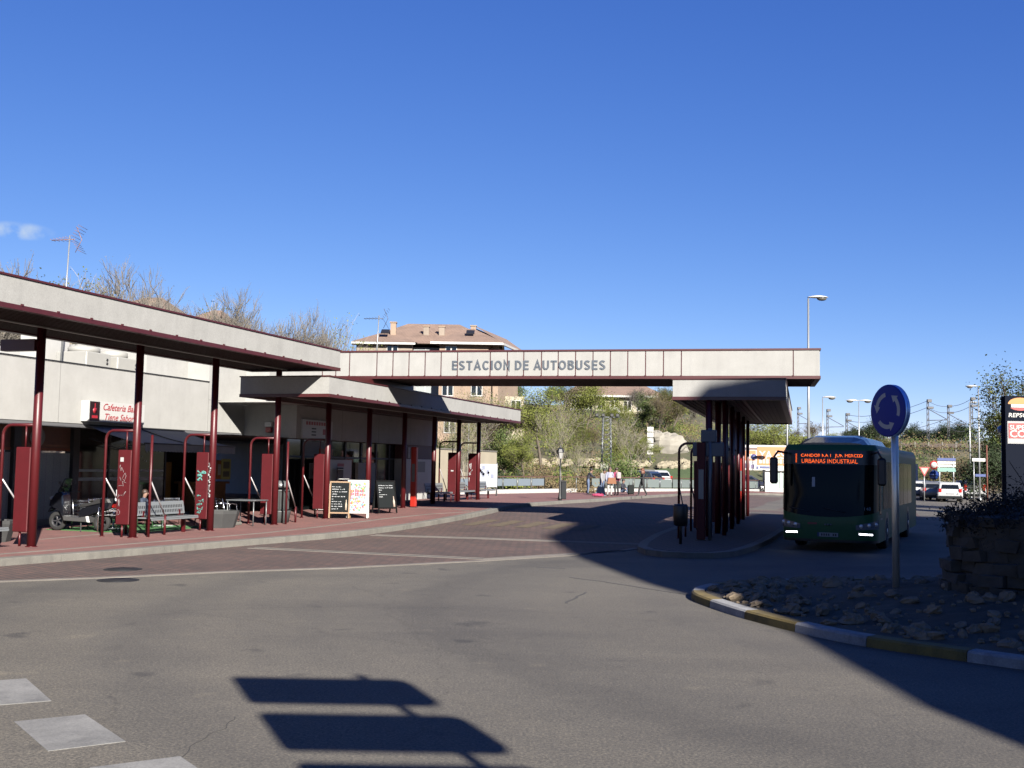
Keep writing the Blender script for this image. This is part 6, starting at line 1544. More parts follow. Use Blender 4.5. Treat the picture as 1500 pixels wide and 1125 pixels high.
for i, (k, px, pt, Y, l, sx) in enumerate((
        ('bareC', 668, 568, 92, 'bare pale limbed tree against the cream terraces', 1.0), ('bareC', 693, 610, 72, 'forked pale tree trunk right of the far red barriers', .9), ('br', 742, 590, 96, 'brownish twiggy tree over the end of the lower canopy', 1.2), ('yg', 795, 566, 98, 'broad yellow green leafing tree under the lettering', 1.3),
        ('bareC', 826, 574, 86, 'slender pale trunked tree right of the old street lantern', .8), ('yg2', 845, 606, 100, 'loose yellow green tree behind the slender pale trunk', 1.2), ('br', 868, 622, 104, 'grey brown tree in front of the long cream block', 1.2), ('bareC', 850, 640, 80, 'small forked bare tree left of the waiting people', .9),
        ('bareC', 923, 600, 85, 'pale many limbed bare tree behind the walker in black', 1.2), ('br', 965, 575, 118, 'reddish brown bare tree top against the sky gap under the beam', 1.0), ('gr', 728, 630, 90, 'dark green spreading tree behind the pale trunks', 1.2), ('gr', 985, 625, 112, 'green tree clump on the slope left of the shaded platform', 1.3),
        ('yg', 770, 632, 88, 'yellowish tree low behind the plated railing', 1.2), ('yg', 940, 640, 100, 'low yellow green tree behind the white parked car', 1.4), ('bareA', 935, 562, 140, 'tall bare tree before the right end of the long cream block', .9), ('bareA', 975, 560, 135, 'tall bare tree standing against blue sky beside the platform canopy', .9), ('bareB', 1015, 588, 130, 'bare tree top close to the left edge of the platform canopy', .9),
        ('gr', 655, 640, 84, 'dark bushy tree seen between the far columns', 1.3), ('yg2', 700, 600, 110, 'pale green leafing tree over the forked pale trunk', 1.2), ('yg2', 895, 640, 92, 'yellow green tree behind the lattice mast', 1.2), ('bareC', 715, 562, 97, 'brown twiggy bare tree before the brick wall under the beam', 1.4), ('bareC', 690, 568, 95, 'bare tree before the brick wall just right of the lower canopy end shade', 1.3), ('bareC', 752, 572, 99, 'bare tree top over the cream terraces at the end of the lower canopy', 1.3))):
    tree_at(k, px, pt, Y, i * 2.1 + .4, l, None, G2, sx)
for i, (k, px, pt, Y, l, sx) in enumerate((
        ('yg', 1100, 612, 125, 'yellow green tree over the orange billboard, nearest the platform columns', 1.5), ('yg', 1132, 616, 128, 'yellow green tree over the orange billboard beside the thin lamp pole', 1.5), ('br', 1165, 628, 150, 'brown scrubby tree between the two lamp poles', 1.6), ('br', 1198, 618, 150, 'brown bare bush crown right of the tall lamp post', 1.3), ('yg', 1222, 634, 140, 'yellow green bush behind the bus roof, left of the double lamp', 1.5),
        ('dk', 1278, 614, 150, 'dark round evergreen left of the blue disc sign', 1.2), ('dk', 1252, 625, 160, 'dark evergreen behind the double headed lamp', 1.3), ('yg', 1290, 640, 135, 'yellow green bush under the blue disc sign', 1.6), ('dk', 1338, 622, 165, 'dark evergreen just right of the blue disc sign', 1.4),
        ('dk', 1378, 619, 160, 'dark evergreen left of the pale post on the embankment', 1.2), ('dk', 1404, 618, 158, 'dark evergreen right of the pale post on the embankment', 1.4), ('gr', 1448, 604, 110, 'loose green tree behind the two lamp heads', .75), ('yg', 1494, 543, 61, 'tall yellow green tree above the fuel station sign', 1.1),
        ('dk', 1455, 650, 90, 'dark hedge like evergreen left of the fuel station sign', 1.3), ('gr', 1330, 668, 125, 'green bush on the embankment side behind the bus', 1.6), ('br', 1400, 672, 125, 'brown bush on the embankment behind the direction board', 1.6), ('br', 1365, 680, 122, 'brown bush between the round signs and the embankment', 1.6), ('gr', 1185, 655, 118, 'green bush beside the base of the tall lamp post', 1.5))):
    tree_at(k, px, pt, Y, i * 1.3 + .9, l, None, G4, sx)
for i in range(26):
    r_ = random.Random(100 + i); px = 650 + 360 * r_.random(); Y = 112 + 50 * r_.random()
    p = at(px, 600, Y); zt_ = terr(p.x, Y) + r_.uniform(2.5, 5)
    o = tree_at(r_.choice(('br', 'br', 'yg', 'gr', 'yg2')), px, 600, Y, r_.uniform(0, 6), 'young tree of the mixed scrub covering the hillside', None, G3, 1.5); s = (zt_ - terr(p.x, Y)) / 8; o.scale = (s * 1.4, s * 1.4, s)

# undergrowth nobody could count
def scrub(name, seed, n, m, px0, px1, Y0, Y1, size, rad, leaf=.085):
    rng = random.Random(seed); b = MB()
    for _ in range(n):
        Y = rng.uniform(Y0, Y1); px_ = rng.uniform(px0, px1); p = at(px_, 680, Y)
        if 945 < px_ < 1092 and Y < 108: continue
        zb = terr(p.x, Y); R_ = size * rng.uniform(.4, 1.2)
        for _ in range(85):
            c = Vector((p.x + rng.gauss(0, R_ * rad), Y + rng.gauss(0, R_ * rad), zb + abs(rng.gauss(0, R_ * .5)))); u = Vector((rng.uniform(-1, 1), rng.uniform(-1, 1), rng.uniform(-1, 1))).normalized(); v = u.orthogonal().normalized(); s = leaf * rng.uniform(.6, 1.5)
            b.add([c - u * s, c + v * s * .6, c + u * s, c - v * s * .6], [(0, 1, 2, 3)])
    return tag(b.build(name, m), None, None, None, 'stuff')
scrub('undergrowth', 1, 150, L_GR, 630, 1030, 78, 150, 1.2, .8)
scrub('undergrowth', 2, 190, L_YG, 630, 1030, 80, 150, 1.1, .8)
scrub('dry_scrub', 3, 170, L_BR, 630, 1060, 84, 170, 1.2, .8)
scrub('undergrowth', 4, 170, L_GR, 1090, 1500, 122, 175, 1.3, .9, .12)
scrub('dry_scrub', 5, 380, L_BR, 1090, 1500, 122, 180, 1.3, .9, .12)
scrub('undergrowth', 6, 60, L_DK, 1090, 1500, 124, 180, 1.4, .9, .12)
scrub('dry_scrub', 9, 40, L_BR, 800, 872, 71, 78, .8, .6, .09)
# garden shrubs by the railing
def shrub(label, px, py, Y, r, m, seed, nm='shrub', n=1400, ls=.07, zs=.8):
    p = at(px, py, Y); zb = terr(p.x, Y) if Y > 66 else H(*UV(p.x, Y))
    t = wthing(nm, label, 'shrub', p.x, Y, zb); rng = random.Random(seed); b = MB(); tips = []
    for k in range(16):
        a = rng.uniform(0, 2 * PI); e = Vector((math.cos(a) * r * rng.uniform(.3, 1), math.sin(a) * r * rng.uniform(.3, 1), r * zs * rng.uniform(.7, 1.7))) + Vector((p.x, Y, zb)); tips.append((e, None)); tips.append((e.lerp(Vector((p.x, Y, zb)), .35), None))
        b.tube([Vector((p.x, Y, zb - .1)), e.lerp(Vector((p.x, Y, zb)), .5) + Vector((0, 0, .1)), e], [.03, .02, .008], 4, False)
    b.build('stems', M_BARKD, t); leaves(tips, n, ls, r * .28, seed).build('foliage', m, t); return t
shrub('dark green clipped bush behind the waiting group', 905, 700, 82, 1.5, L_GR, 31, n=2600)
shrub('dark green bush left of the stone monument', 872, 702, 80, .9, L_GR, 32)
shrub('dark bush behind the white notice frame', 738, 705, 72, .9, L_DK, 33)
shrub('bright green low bush beside the dark one behind the plated railing', 752, 710, 71, .6, L_YG, 34)
shrub('straw coloured bush behind the open railing', 870, 700, 76, 1.0, L_BR, 35)
shrub('pale dry heap of brush behind the plated railing', 792, 703, 74, 1.1, L_BR, 36)
# pale rubble border, one mass of stones
rng = random.Random(9); b = MB()
for k in range(150):
    px = rng.uniform(640, 1010); Y = 100 + rng.uniform(-1.2, 1.2); p = at(px, 680, Y); b.ball((p.x, Y, terr(p.x, Y) + .15), rng.uniform(.18, .42), 7, 4, .25, (1.2, 1, .8), rng)
for k in range(160):
    px = rng.uniform(798, 868); Y = rng.uniform(71.5, 73.5); p = at(px, 710, Y); b.ball((p.x, Y, terr(p.x, Y) + .1), rng.uniform(.12, .3), 7, 4, .25, (1.2, 1, .8), rng)
tag(b.build('rubble', mat('pale_rubble', (.46, .40, .28), .9, var=.3, vscale=2)), None, None, None, 'stuff')
# ------------------------------------------------------------------ far railing
M_RAILB = mat('rail_brown', (.14, .075, .05), .6); M_PLATE = mat('rail_plate', (.33, .40, .46), .4, .2)
RP = [(668, 61.5, .47), (798, 69, .47), (866, 73, .47), (985, 80, .42), (1116, 97, .2)]
rp = [Vector((at(px, 700, Y).x, Y, z)) for px, Y, z in RP]
def railing(label, a, b_, panels, plate):
    t = wthing('railing', label, 'railing', a.x, a.y, a.z); d = b_ - a; L_ = d.length; n = max(2, round(L_ / 1.6))
    b = MB(); b.rbox(a + Vector((0, 0, .12)), b_ + Vector((0, 0, .12)), .3, .24); b.build('base_wall', M_WHT, t)
    b = MB(); b.rbox(a + Vector((0, 0, 1.0)), b_ + Vector((0, 0, 1.0)), .08, .07); b.build('top_rail', M_RAILB, t)
    for k in range(n + 1):
        p = a + d * (k / n); b = MB(); b.tube([p + Vector((0, 0, .24)), p + Vector((0, 0, .97))], .03, 6); b.build('post', M_GREY, t)
    if panels:
        for k in range(n):
            p = a + d * ((k + .06) / n); q = a + d * ((k + .94) / n); z0, z1 = ((.45, .88) if plate else (.32, .9))
            b = MB(); b.add([p + Vector((0, 0, z0)), q + Vector((0, 0, z0)), q + Vector((0, 0, z1)), p + Vector((0, 0, z1))] + [v + Vector((.01, .03, 0)) for v in (p + Vector((0, 0, z0)), q + Vector((0, 0, z0)), q + Vector((0, 0, z1)), p + Vector((0, 0, z1)))],
                            [(0, 1, 2, 3), (7, 6, 5, 4), (0, 4, 5, 1), (1, 5, 6, 2), (2, 6, 7, 3), (3, 7, 4, 0)]); b.build('panel', M_PLATE if plate else mat('grey_mesh_panel', (.24, .29, .28), .5), t)
    return t
railing('railing with solid blue grey plates right of the far barriers', rp[0], rp[1], True, True)
railing('open railing before pale stones behind the old street lantern', rp[1], rp[2], False, False)
railing('railing with greenish panels behind the waiting people', rp[2], rp[3], True, False)
railing('railing with greenish panels beyond the shaded platform, ending under the billboard', rp[3], rp[4], True, False)
nf = wthing('notice_stand', 'white glazed notice stand on thin legs beside the last red column', 'notice', at(714, 715, 60).x, 60, .47)
q = at(714, 715, 60); b = MB(); b.box(q.x - .52, q.x + .52, 59.95, 60.05, .95, 2.2); bo = b.build('board', mat('notice_white', (.70, .72, .74), .5), nf)
b = MB(); r8 = random.Random(3)
for k in range(9): x = q.x + r8.uniform(-.48, .3); z = r8.uniform(1.0, 1.9); b.box(x, x + r8.uniform(.1, .2), 59.935, 59.945, z, z + .22)
b.build('print', mat('notice_print', (.30, .34, .48), .6), bo)
for s in (-.5, .5): b = MB(); b.tube([(q.x + s, 60, .45), (q.x + s, 60, 2.25)], .04, 6); b.build('leg', M_GREY, nf)
# garden wall seen behind the far barriers
gwl = wthing('garden_wall', 'pale plastered garden wall behind the far red barriers', 'wall', at(690, 690, 76).x, 76, 0)
a, c = at(640, 690, 70), at(725, 690, 80); d = (c - a); d.z = 0; a.z = c.z = 0
b = MB(); b.rbox(a + Vector((0, 0, 1.5)), c + Vector((0, 0, 1.5)), .25, 3.2); b.build('wall', M_CREAM, gwl); b = MB(); b.rbox(a + Vector((0, 0, 3.14)), c + Vector((0, 0, 3.14)), .35, .08); b.build('coping', M_KERB, gwl)
# ------------------------------------------------------------------ street lamps
M_GALV = MATS['galvanised']; M_LHEAD = mat('lamp_head', (.72, .72, .70), .35); M_LBOWL = mat('lamp_bowl', (.20, .19, .17), .15)
def lamp(label, px, ptop, Y, base, arms, r=.07, sc=1.0):
    p = at(px, ptop, Y); t = wthing('street_lamp', label, 'street lamp', p.x, Y, base, 'street lamps with flat white heads'); h = p.z
    b = MB(); b.tube([(p.x, Y, base), (p.x, Y, (base + h) / 2), (p.x, Y, h)], [r, r * .8, r * .55], 10); b.lathe([(r * 2, 0), (r * 2, .04), (r * 1.1, .3)], (p.x, Y, base), 10); b.build('pole', M_GALV, t)
    for s in arms:
        M = Matrix.Translation((p.x, Y, h)) @ Matrix.Rotation(0 if s > 0 else PI, 4, 'Z') @ Matrix.Scale(sc, 4)
        b = MB(); vs = []; fs = []; n = 8
        for i in range(n + 1):
            tt = i / n; wd = .05 + .17 * math.sin(PI * min(1, tt * .62 + .12)) if i < n else .02; hh = .03 + .09 * math.sin(PI * tt)
            x = -.02 + 1.02 * tt
            for k in range(8):
                a = 2 * PI * k / 8; z = hh * math.sin(a); vs.append(M @ Vector((x, wd * math.cos(a), .05 + (z if z > 0 else z * .25))))
        for i in range(n):
            for k in range(8): j = (k + 1) % 8; fs.append((i * 8 + k, i * 8 + j, i * 8 + 8 + j, i * 8 + 8 + k))
        b.add(vs, fs, True); b.build('head', M_LHEAD, t)
        b = MB(); b.ball(M @ Vector((.68, 0, .0)), .17 * sc, 10, 6, 0, (1.5, .95, .7)); b.build('bowl', M_LBOWL, t)
lamp('tall street lamp rising behind the right end of the beam', 1184, 437, 48, .1, (1,), .075, .88)
lamp('slim street lamp pole whose head is hidden behind the platform canopy', 1153, 558, 76, 0, (-1,), .075)
lamp('street lamp with small white head just right of the tall one, above the bus roof', 1205, 583, 88, 0, (1,), .07, 1.1)
lamp('double headed street lamp left of the blue disc sign', 1258, 588, 108, 0, (1, -1), .07, 1.3)
lamp('street lamp with white head turned left, taller of the pair near the fuel station', 1433, 567, 88, 0, (-1,), .08, 1.0)
lamp('street lamp with white head turned right, lower of the pair near the fuel station', 1420, 590, 96, 0, (1,), .08, .7)
lamp('slim pale street lamp behind the far red barriers', 687, 620, 74, .3, (), .05)
q = at(820, 733, 54); sl2 = wthing('street_lantern', 'old style black street lantern standing on the far pavement', 'street lantern', q.x, 54, .47)
b = MB(); b.lathe([(.10, 0), (.10, .1), (.06, .3), (.05, .9), (.035, 1.0), (.03, 2.05)], (q.x, 54, .47), 10); b.build('post', M_BLACK, sl2)
b = MB(); b.lathe([(.08, 2.05), (.15, 2.36)], (q.x, 54, .47), 6, smooth=False); b.build('glass', mat('lantern_glass', (.6, .6, .58), .3), sl2)
b = MB(); b.lathe([(.19, 2.36), (.14, 2.52), (.04, 2.6), (.03, 2.7)], (q.x, 54, .47), 6, smooth=False); b.build('cap', M_BLACK, sl2)
b = MB(); b.bbox(q.x + .15, q.x + .42, 56.05, 56.3, .47, 1.35, .03); cab = wthing('utility_cabinet', 'grey street cabinet just behind the old street lantern', 'cabinet', q.x + .3, 54.3, .47); b.build('casing', mat('cabinet_grey', (.05, .055, .06), .9, spec=.1), cab); b = MB(); b.bbox(q.x + .13, q.x + .44, 56.02, 56.33, 1.352, 1.42, .02); b.build('lid', M_DARK, cab)
# lattice mast and stone monument
q = at(888, 690, 88); z0 = terr(q.x, 88); z1 = at(888, 612, 88).z
lm = wthing('lattice_mast', 'grey lattice mast with floodlight crossarm behind the waiting people', 'mast', q.x, 88, z0)
b = MB(); n = 14
C4 = [(-.42, -.42), (.42, -.42), (.42, .42), (-.42, .42)]
for (x, y) in C4: b.tube([(q.x + x, 88 + y, z0), (q.x + x * .7, 88 + y * .7, z1)], .05, 5)
for k in range(n):
    ta, tb_ = k / n, (k + 1) / n
    for i in range(4):
        j = (i + 1) % 4; f = lambda c, t: Vector((q.x + c[0] * (1 - .3 * t), 88 + c[1] * (1 - .3 * t), z0 + (z1 - z0) * t)); b.tube([f(C4[i], ta), f(C4[j], tb_)], .025, 4)
b.build('lattice', M_GREY, lm)
b = MB(); b.tube([(q.x - 1.0, 88, z1 + .05), (q.x + 1.0, 88, z1 + .05)], .04, 6); b.build('crossarm', M_GREY, lm)
for x in (-.8, -.3, .4, .85): b = MB(); b.bbox(q.x + x - .14, q.x + x + .14, 87.8, 88.0, z1 + .08, z1 + .34, .03); b.build('floodlight', M_BLACK, lm)
q = at(885, 690, 84); z0 = terr(q.x, 84); mo = wthing('monument', 'plain grey stone monument block behind the waiting people', 'monument', q.x, 84, z0)
b = MB(); b.prism([(-.33, 0), (.36, 0), (.36, 1.5), (.28, 1.95), (-.30, 1.95), (-.33, 1.5)], -.2, .2, Matrix.Translation((q.x, 84, z0 - .1)) @ Matrix.Rotation(PI / 2, 4, 'X')); b.build('block', mat('monument_stone', (.36, .36, .31), .9, var=.2, vscale=3), mo)
b = MB(); b.bbox(q.x - .5, q.x + .5, 83.7, 84.4, z0 - .3, z0 + .12, .03); b.build('plinth', M_KERB, mo)
q = at(952, 690, 100); z0 = terr(q.x, 100); dsn = wthing('direction_sign', 'stack of small white direction plates on a pole beside the pale rock', 'sign', q.x, 100, z0)
b = MB(); b.tube([(q.x, 100, z0 - .2), (q.x, 100, z0 + 3.6)], .06, 6); b.build('pole', M_GREY, dsn)
for k in range(5): b = MB(); b.box(q.x - .28, q.x + .28, 99.88, 99.93, z0 + 1.0 + .52 * k, z0 + 1.42 + .52 * k); b.build('plate', M_WHT, dsn)
q = at(978, 680, 108); z0 = terr(q.x, 108); rk = wthing('boulder', 'big pale boulder on the green slope left of the shaded platform', 'boulder', q.x, 108, z0)
b = MB(); b.ball((q.x, 108, z0 + .5), 1.5, 12, 8, .12, (1.4, 1, .85), random.Random(4)); b.build('rock', mat('boulder_pale', (.42, .39, .33), .9, var=.25, vscale=1.2), rk); b = MB(); b.ball((q.x - 1.1, 107.4, z0 + 1.3), .8, 9, 6, .15, (1, 1, .8), random.Random(6)); b.build('rock', MATS['boulder_pale'], rk)
# ------------------------------------------------------------------ billboard and shelter
YBB = 97.0
def BX(px): return at(px, 670, YBB).x
bz0, bz1 = at(1120, 689, YBB).z, at(1120, 652, YBB).z
bb = wthing('billboard', 'orange and white advertising billboard between the platform columns and the bus', 'billboard', BX(1130), YBB, 0)
b = MB(); b.box(BX(1078), BX(1185), YBB, YBB + .25, bz0, bz1); b.build('frame', M_WHT, bb)
b = MB(); b.box(BX(1109), BX(1184), YBB - .03, YBB - .005, bz0 + .45, bz1 - .15); pn = b.build('panel', mat('billboard_orange', (.72, .24, .05), .5), bb)
b = MB(); b.box(BX(1082), BX(1107), YBB - .03, YBB - .005, bz0 + .85, bz1 - .5); pl2 = b.build('panel', MATS['billboard_orange'], bb)
t = text_mb('YA ESTA AQUI', .95, frame_m((BX(1112), YBB - .04, (bz0 + bz1) / 2 + .22), (1, 0, 0), (0, 0, 1)), .006, .012, 0, 'LEFT', 1.0, .95); t.build('lettering', M_WHT, pn)
b = MB()
for k in range(11): b.box(BX(1112) + k * .30, BX(1112) + k * .30 + .22, YBB - .045, YBB - .032, bz0 + .62, bz0 + .98)
b.build('print', MATS['paper_white'], pn)
b = MB(); b.box(BX(1108), BX(1111), YBB - .04, YBB - .01, bz0 + .12, bz0 + .35); b.box(BX(1113), BX(1127), YBB - .04, YBB - .01, bz0 + .18, bz0 + .36); b.box(BX(1129), BX(1134), YBB - .04, YBB - .01, bz0 + .10, bz0 + .36); b.build('print', mat('billboard_blue', (.05, .07, .25), .5), bb)
b = MB(); b.lathe([(.26, 0), (.26, .03)], (0, 0, 0), 16, Matrix.Translation((BX(1104), YBB - .035, (bz0 + bz1) / 2 + .05)) @ Matrix.Rotation(PI / 2, 4, 'X')); b.build('badge', MATS['billboard_blue'], pl2)
b = MB()
for k in range(3): b.box(BX(1093) + k * .2, BX(1093) + k * .2 + .14, YBB - .045, YBB - .032, (bz0 + bz1) / 2 - .15, (bz0 + bz1) / 2 + .3)
b.build('print', M_WHT, pl2)
b = MB(); b.box(BX(1092), BX(1098), YBB - .04, YBB - .01, bz0 + .2, bz0 + .6); b.box(BX(1100), BX(1105), YBB - .04, YBB - .01, bz0 + .15, bz0 + .5); b.build('picture', mat('billboard_purple', (.20, .15, .30), .5), bb)
b = MB(); b.box(BX(1092), BX(1109), YBB - .04, YBB - .01, bz1 - .42, bz1 - .25); b.build('print', mat('billboard_brown', (.16, .07, .05), .5), bb)
for px in (1085, 1160): b = MB(); b.box(BX(px) - .08, BX(px) + .08, YBB + .05, YBB + .2, 0, bz0); b.build('post', M_GREY, bb)
sh = wthing('bus_shelter', 'white framed glass shelter under the orange billboard', 'shelter', BX(1133), YBB - 1, 0)
b = MB(); b.box(BX(1116), BX(1124), YBB - 1.2, YBB - .3, .1, 2.05); b.build('pillar', M_WHT, sh)
b = MB(); b.box(BX(1116), BX(1170), YBB - 1.4, YBB - .2, 2.06, 2.16); b.build('roof', M_WHT, sh)
for px in (1125, 1139, 1146, 1160): b = MB(); b.box(BX(px) - .07, BX(px) + .07, YBB - 1.15, YBB - 1.0, .5, 2.06); b.build('post', M_WHT, sh)
b = MB(); b.box(BX(1125), BX(1160), YBB - 1.1, YBB - 1.05, .55, 2.0); b.build('glass', mat('pale_glass', (.55, .66, .62), .2), sh)
b = MB(); b.box(BX(1116), BX(1170), YBB - 1.15, YBB - .5, .0, .55); b.build('base_wall', M_WHT, sh)
# ------------------------------------------------------------------ railway
M_MAST = mat('mast_grey', (.10, .10, .11), .6); MP = []
for i, (px, pt, Y, l) in enumerate(((1169, 597, 190, 'thin railway mast between the two lamp poles'), (1212, 600, 175, 'railway mast behind the small lamp above the bus'), (1240, 606, 168, 'railway mast left of the double headed lamp'), (1284, 606, 160, 'railway mast behind the left rim of the blue disc'), (1359, 586, 150, 'dark railway mast with bracket arm right of the blue disc'), (1389, 594, 156, 'pale striped railway mast between two dark evergreens'), (1423, 583, 148, 'railway mast behind the pair of street lamps'))):
    p = at(px, pt, Y); zb_ = terr(p.x, Y) - .2; t = wthing('railway_mast', l, 'mast', p.x, Y, zb_, 'overhead line masts of the railway'); MP.append((p, Y))
    b = MB()
    for s in (-.16, .16): b.tube([(p.x + s, Y, zb_), (p.x + s * .7, Y, p.z)], .06, 4)
    n = 9
    for k in range(n): z = zb_ + (p.z - zb_) * k / n; b.tube([(p.x - .15, Y, z), (p.x + .15, Y, z + (p.z - zb_) / n)], .04, 4)
    b.build('mast', M_MAST, t)
    b = MB(); b.tube([(p.x, Y, p.z - 1.2), (p.x + 2.6, Y, p.z - 2.6)], .05, 4); b.tube([(p.x, Y, p.z - 2.8), (p.x + 2.6, Y, p.z - 2.7)], .05, 4); b.build('bracket', M_MAST, t)
    b = MB(); b.bbox(p.x - .1, p.x + .5, Y - .2, Y + .2, p.z - .3, p.z + .1, .03); b.bbox(p.x - .1, p.x + .75, Y - .2, Y + .2, p.z - 1.2, p.z - .9, .03); b.build('insulator', M_MAST, t)
for dz, nm in ((-.1, 'top'), (-1.0, 'feeder'), (-2.6, 'contact'), (-3.6, 'low')):
    pts = [Vector((p.x + (0 if dz > -2 else 2.4), Y, p.z + dz)) for p, Y in MP[2:]]; e = at(1700, 560, 140); pts.append(Vector((e.x, 140, e.z + dz)))
    t = wthing('overhead_wire', 'railway overhead wire above the embankment, one of four thin lines', 'wire', pts[0].x, pts[0].y, pts[0].z, 'overhead wires of the railway')
    path = []
    for a, c in zip(pts, pts[1:]):
        for k in range(6): tt = k / 6; path.append(a.lerp(c, tt) - Vector((0, 0, 1.2 * tt * (1 - tt))))
    path.append(pts[-1]); b = MB(); b.tube(path, .03, 4); b.build('wire', M_MAST, t)
q = at(1345, 647, 132); bw = wthing('embankment_fence', 'low brown fence line along the top of the railway embankment', 'fence', q.x, 139, 5.4)
b = MB(); a, c = at(1300, 655, 139), at(1560, 655, 139)
zf = terr(at(1400, 655, 139).x, 139)
b.rbox(Vector((a.x, 139, zf + .55)), Vector((c.x, 139, zf + .55)), .06, .5); b.build('board', mat('fence_brown', (.09, .06, .045), .8), bw)
for k in range(14):
    x = a.x + (c.x - a.x) * k / 13; b = MB(); b.box(x - .08, x + .08, 138.9, 139.1, zf - .3, zf + .95); b.build('post', M_KERB, bw)
# ------------------------------------------------------------------ signs on the right hand road
def pole(t, x, y, z0, z1, r=.04, m=None): b = MB(); b.tube([(x, y, z0), (x, y, z1)], r, 8); b.build('pole', m or M_GALV, t)
def disc(t, nm, x, y, z, r, m, th=.02, n=20): b = MB(); b.lathe([(r, 0), (r, th)], (0, 0, 0), n, Matrix.Translation((x, y, z)) @ Matrix.Rotation(PI / 2, 4, 'X')); return b.build(nm, m, t)
M_SRED, M_SBLU, M_SGRN = mat('sign_red_face', (.55, .03, .03), .4), mat('sign_blue_face', (.02, .06, .28), .4), mat('sign_green_face', (.20, .42, .36), .4)
q = at(1386, 690, 90); t = wthing('direction_board', 'tall direction board with blue, white and green strips beside the queue of cars', 'sign', q.x, 90, 0)
for s in (-.55, .6): pole(t, q.x + s, 90, 0, at(1386, 668, 90).z, .06)
for k, (m, c) in enumerate(((M_SBLU, (671, 675)), (M_WHT, (676, 679.5)), (M_WHT, (680.5, 684)), (M_SGRN, (685, 691)))):
    b = MB(); b.box(q.x - .75, q.x + .75, 89.9, 89.95, at(1386, c[1], 90).z, at(1386, c[0], 90).z); b.build('strip', m, t)
q = at(1368, 681, 92); t = wthing('no_entry_sign', 'round red and white sign above a blue disc left of the direction board', 'sign', q.x, 92, 0); pole(t, q.x, 92.05, 0, q.z + .4)
disc(t, 'rim', q.x, 92, q.z, .36, M_SRED); disc(t, 'face', q.x, 91.975, q.z, .25, M_WHT); disc(t, 'blue_disc', q.x, 92, q.z - .85, .40, M_SBLU)
q = at(1354, 691, 80); t = wthing('yield_sign', 'small pale triangle sign on a pole behind the bus', 'sign', q.x, 80, 0); pole(t, q.x, 80.05, 0, q.z + .1)
b = MB(); b.prism([(-.4, .35), (.4, .35), (0, -.35)], 0, .02, Matrix.Translation((q.x, 80, q.z)) @ Matrix.Rotation(PI / 2, 4, 'X')); b.build('rim', M_SRED, t); b = MB(); b.prism([(-.27, .27), (.27, .27), (0, -.2)], .022, .03, Matrix.Translation((q.x, 80, q.z)) @ Matrix.Rotation(PI / 2, 4, 'X')); b.build('face', mat('sign_pink', (.60, .42, .38), .5), t)
q = at(1339, 690, 98); t = wthing('hoarding', 'dark blue hoarding standing behind the rear corner of the bus', 'hoarding', q.x, 78, 0); b = MB(); b.box(q.x - .4, q.x + .35, 98, 98.06, 1.4, 2.9); b.build('panel', mat('panel_blue', (.008, .016, .05), .9, spec=.1), t); pole(t, q.x - .1, 98.1, 0, 2.9)
q = at(1433, 674, 84); t = wthing('street_name_sign', 'narrow pale street name plate on the lamp pole side', 'sign', q.x, 84, 0); b = MB(); b.box(q.x - .5, q.x + .5, 83.9, 83.95, q.z - .1, q.z + .14); b.build('plate', M_WHT, t); pole(t, q.x - .35, 84, 0, q.z + .15)
q = at(1446, 700, 86); t = wthing('sign_post', 'thin rust red post right of the lamp pair', 'post', q.x, 86, 0); pole(t, q.x, 86, 0, at(1446, 652, 86).z, .06, mat('rust_post', (.22, .06, .03), .7)); b = MB(); b.box(q.x - .9, q.x + .1, 86.05, 86.1, 1.9, 2.1); b.build('arm', M_SBLU, t)
# convex mirror globe
q = at(1467, 629, 58); t = wthing('globe_lamp', 'blue white globe on a thin pole left of the fuel station sign', 'lamp', q.x, 58, 0); pole(t, q.x + .1, 58.2, 0, q.z, .04); b = MB(); b.ball(q, .22, 16, 10); b.build('globe', mat('globe_blue', (.22, .42, .75), .15, coat=.5), t)
# fuel station sign
YR = 56.0
def RX(px): return at(px, 630, YR).x
def RZ(py): return at(1490, py, YR).z
fs_ = wthing('fuel_station_sign', 'dark fuel station totem with orange and red emblem cut by the right edge', 'sign', RX(1500), YR, 0)
b = MB(); b.box(RX(1473), RX(1528), YR, YR + .5, 0, RZ(580)); b.build('body', mat('totem_dark', (.016, .02, .034), .95, spec=.03), fs_)
b = MB(); b.box(RX(1475.5), RX(1526), YR - .03, YR - .003, RZ(650), RZ(617)); g_ = b.build('panel', mat('totem_grey', (.42, .42, .42), .5), fs_)
b = MB(); b.box(RX(1477), RX(1525), YR - .05, YR - .032, RZ(642), RZ(620)); r_ = b.build('panel', M_SRED, g_)
t = text_mb('SUPER', .33, frame_m((RX(1478), YR - .056, RZ(626.5)), (1, 0, 0), (0, 0, 1)), .004, .012, 0, 'LEFT', .95, 1.15); t.build('lettering', M_WHT, fs_)
t = text_mb('COR', .50, frame_m((RX(1478), YR - .056, RZ(636)), (1, 0, 0), (0, 0, 1)), .004, .02, 0, 'LEFT', .95, 1.15); t.build('lettering', M_WHT, fs_)
b = MB()
for k in range(9): b.box(RX(1477.5 + 4 * k), RX(1480.5 + 4 * k), YR - .04, YR - .032, RZ(647.5), RZ(645))
b.build('print', M_WHT, fs_)
t = text_mb('REPSOL', .30, frame_m((RX(1477), YR - .012, RZ(608.5)), (1, 0, 0), (0, 0, 1)), .004, .014, .12, 'LEFT', 1.0, 1.15); t.build('lettering', M_WHT, fs_)
ex, ez = RX(1495), RZ(592); sx_, sz_ = (RX(1513) - RX(1477)) / 2, (RZ(583) - RZ(602)) / 2
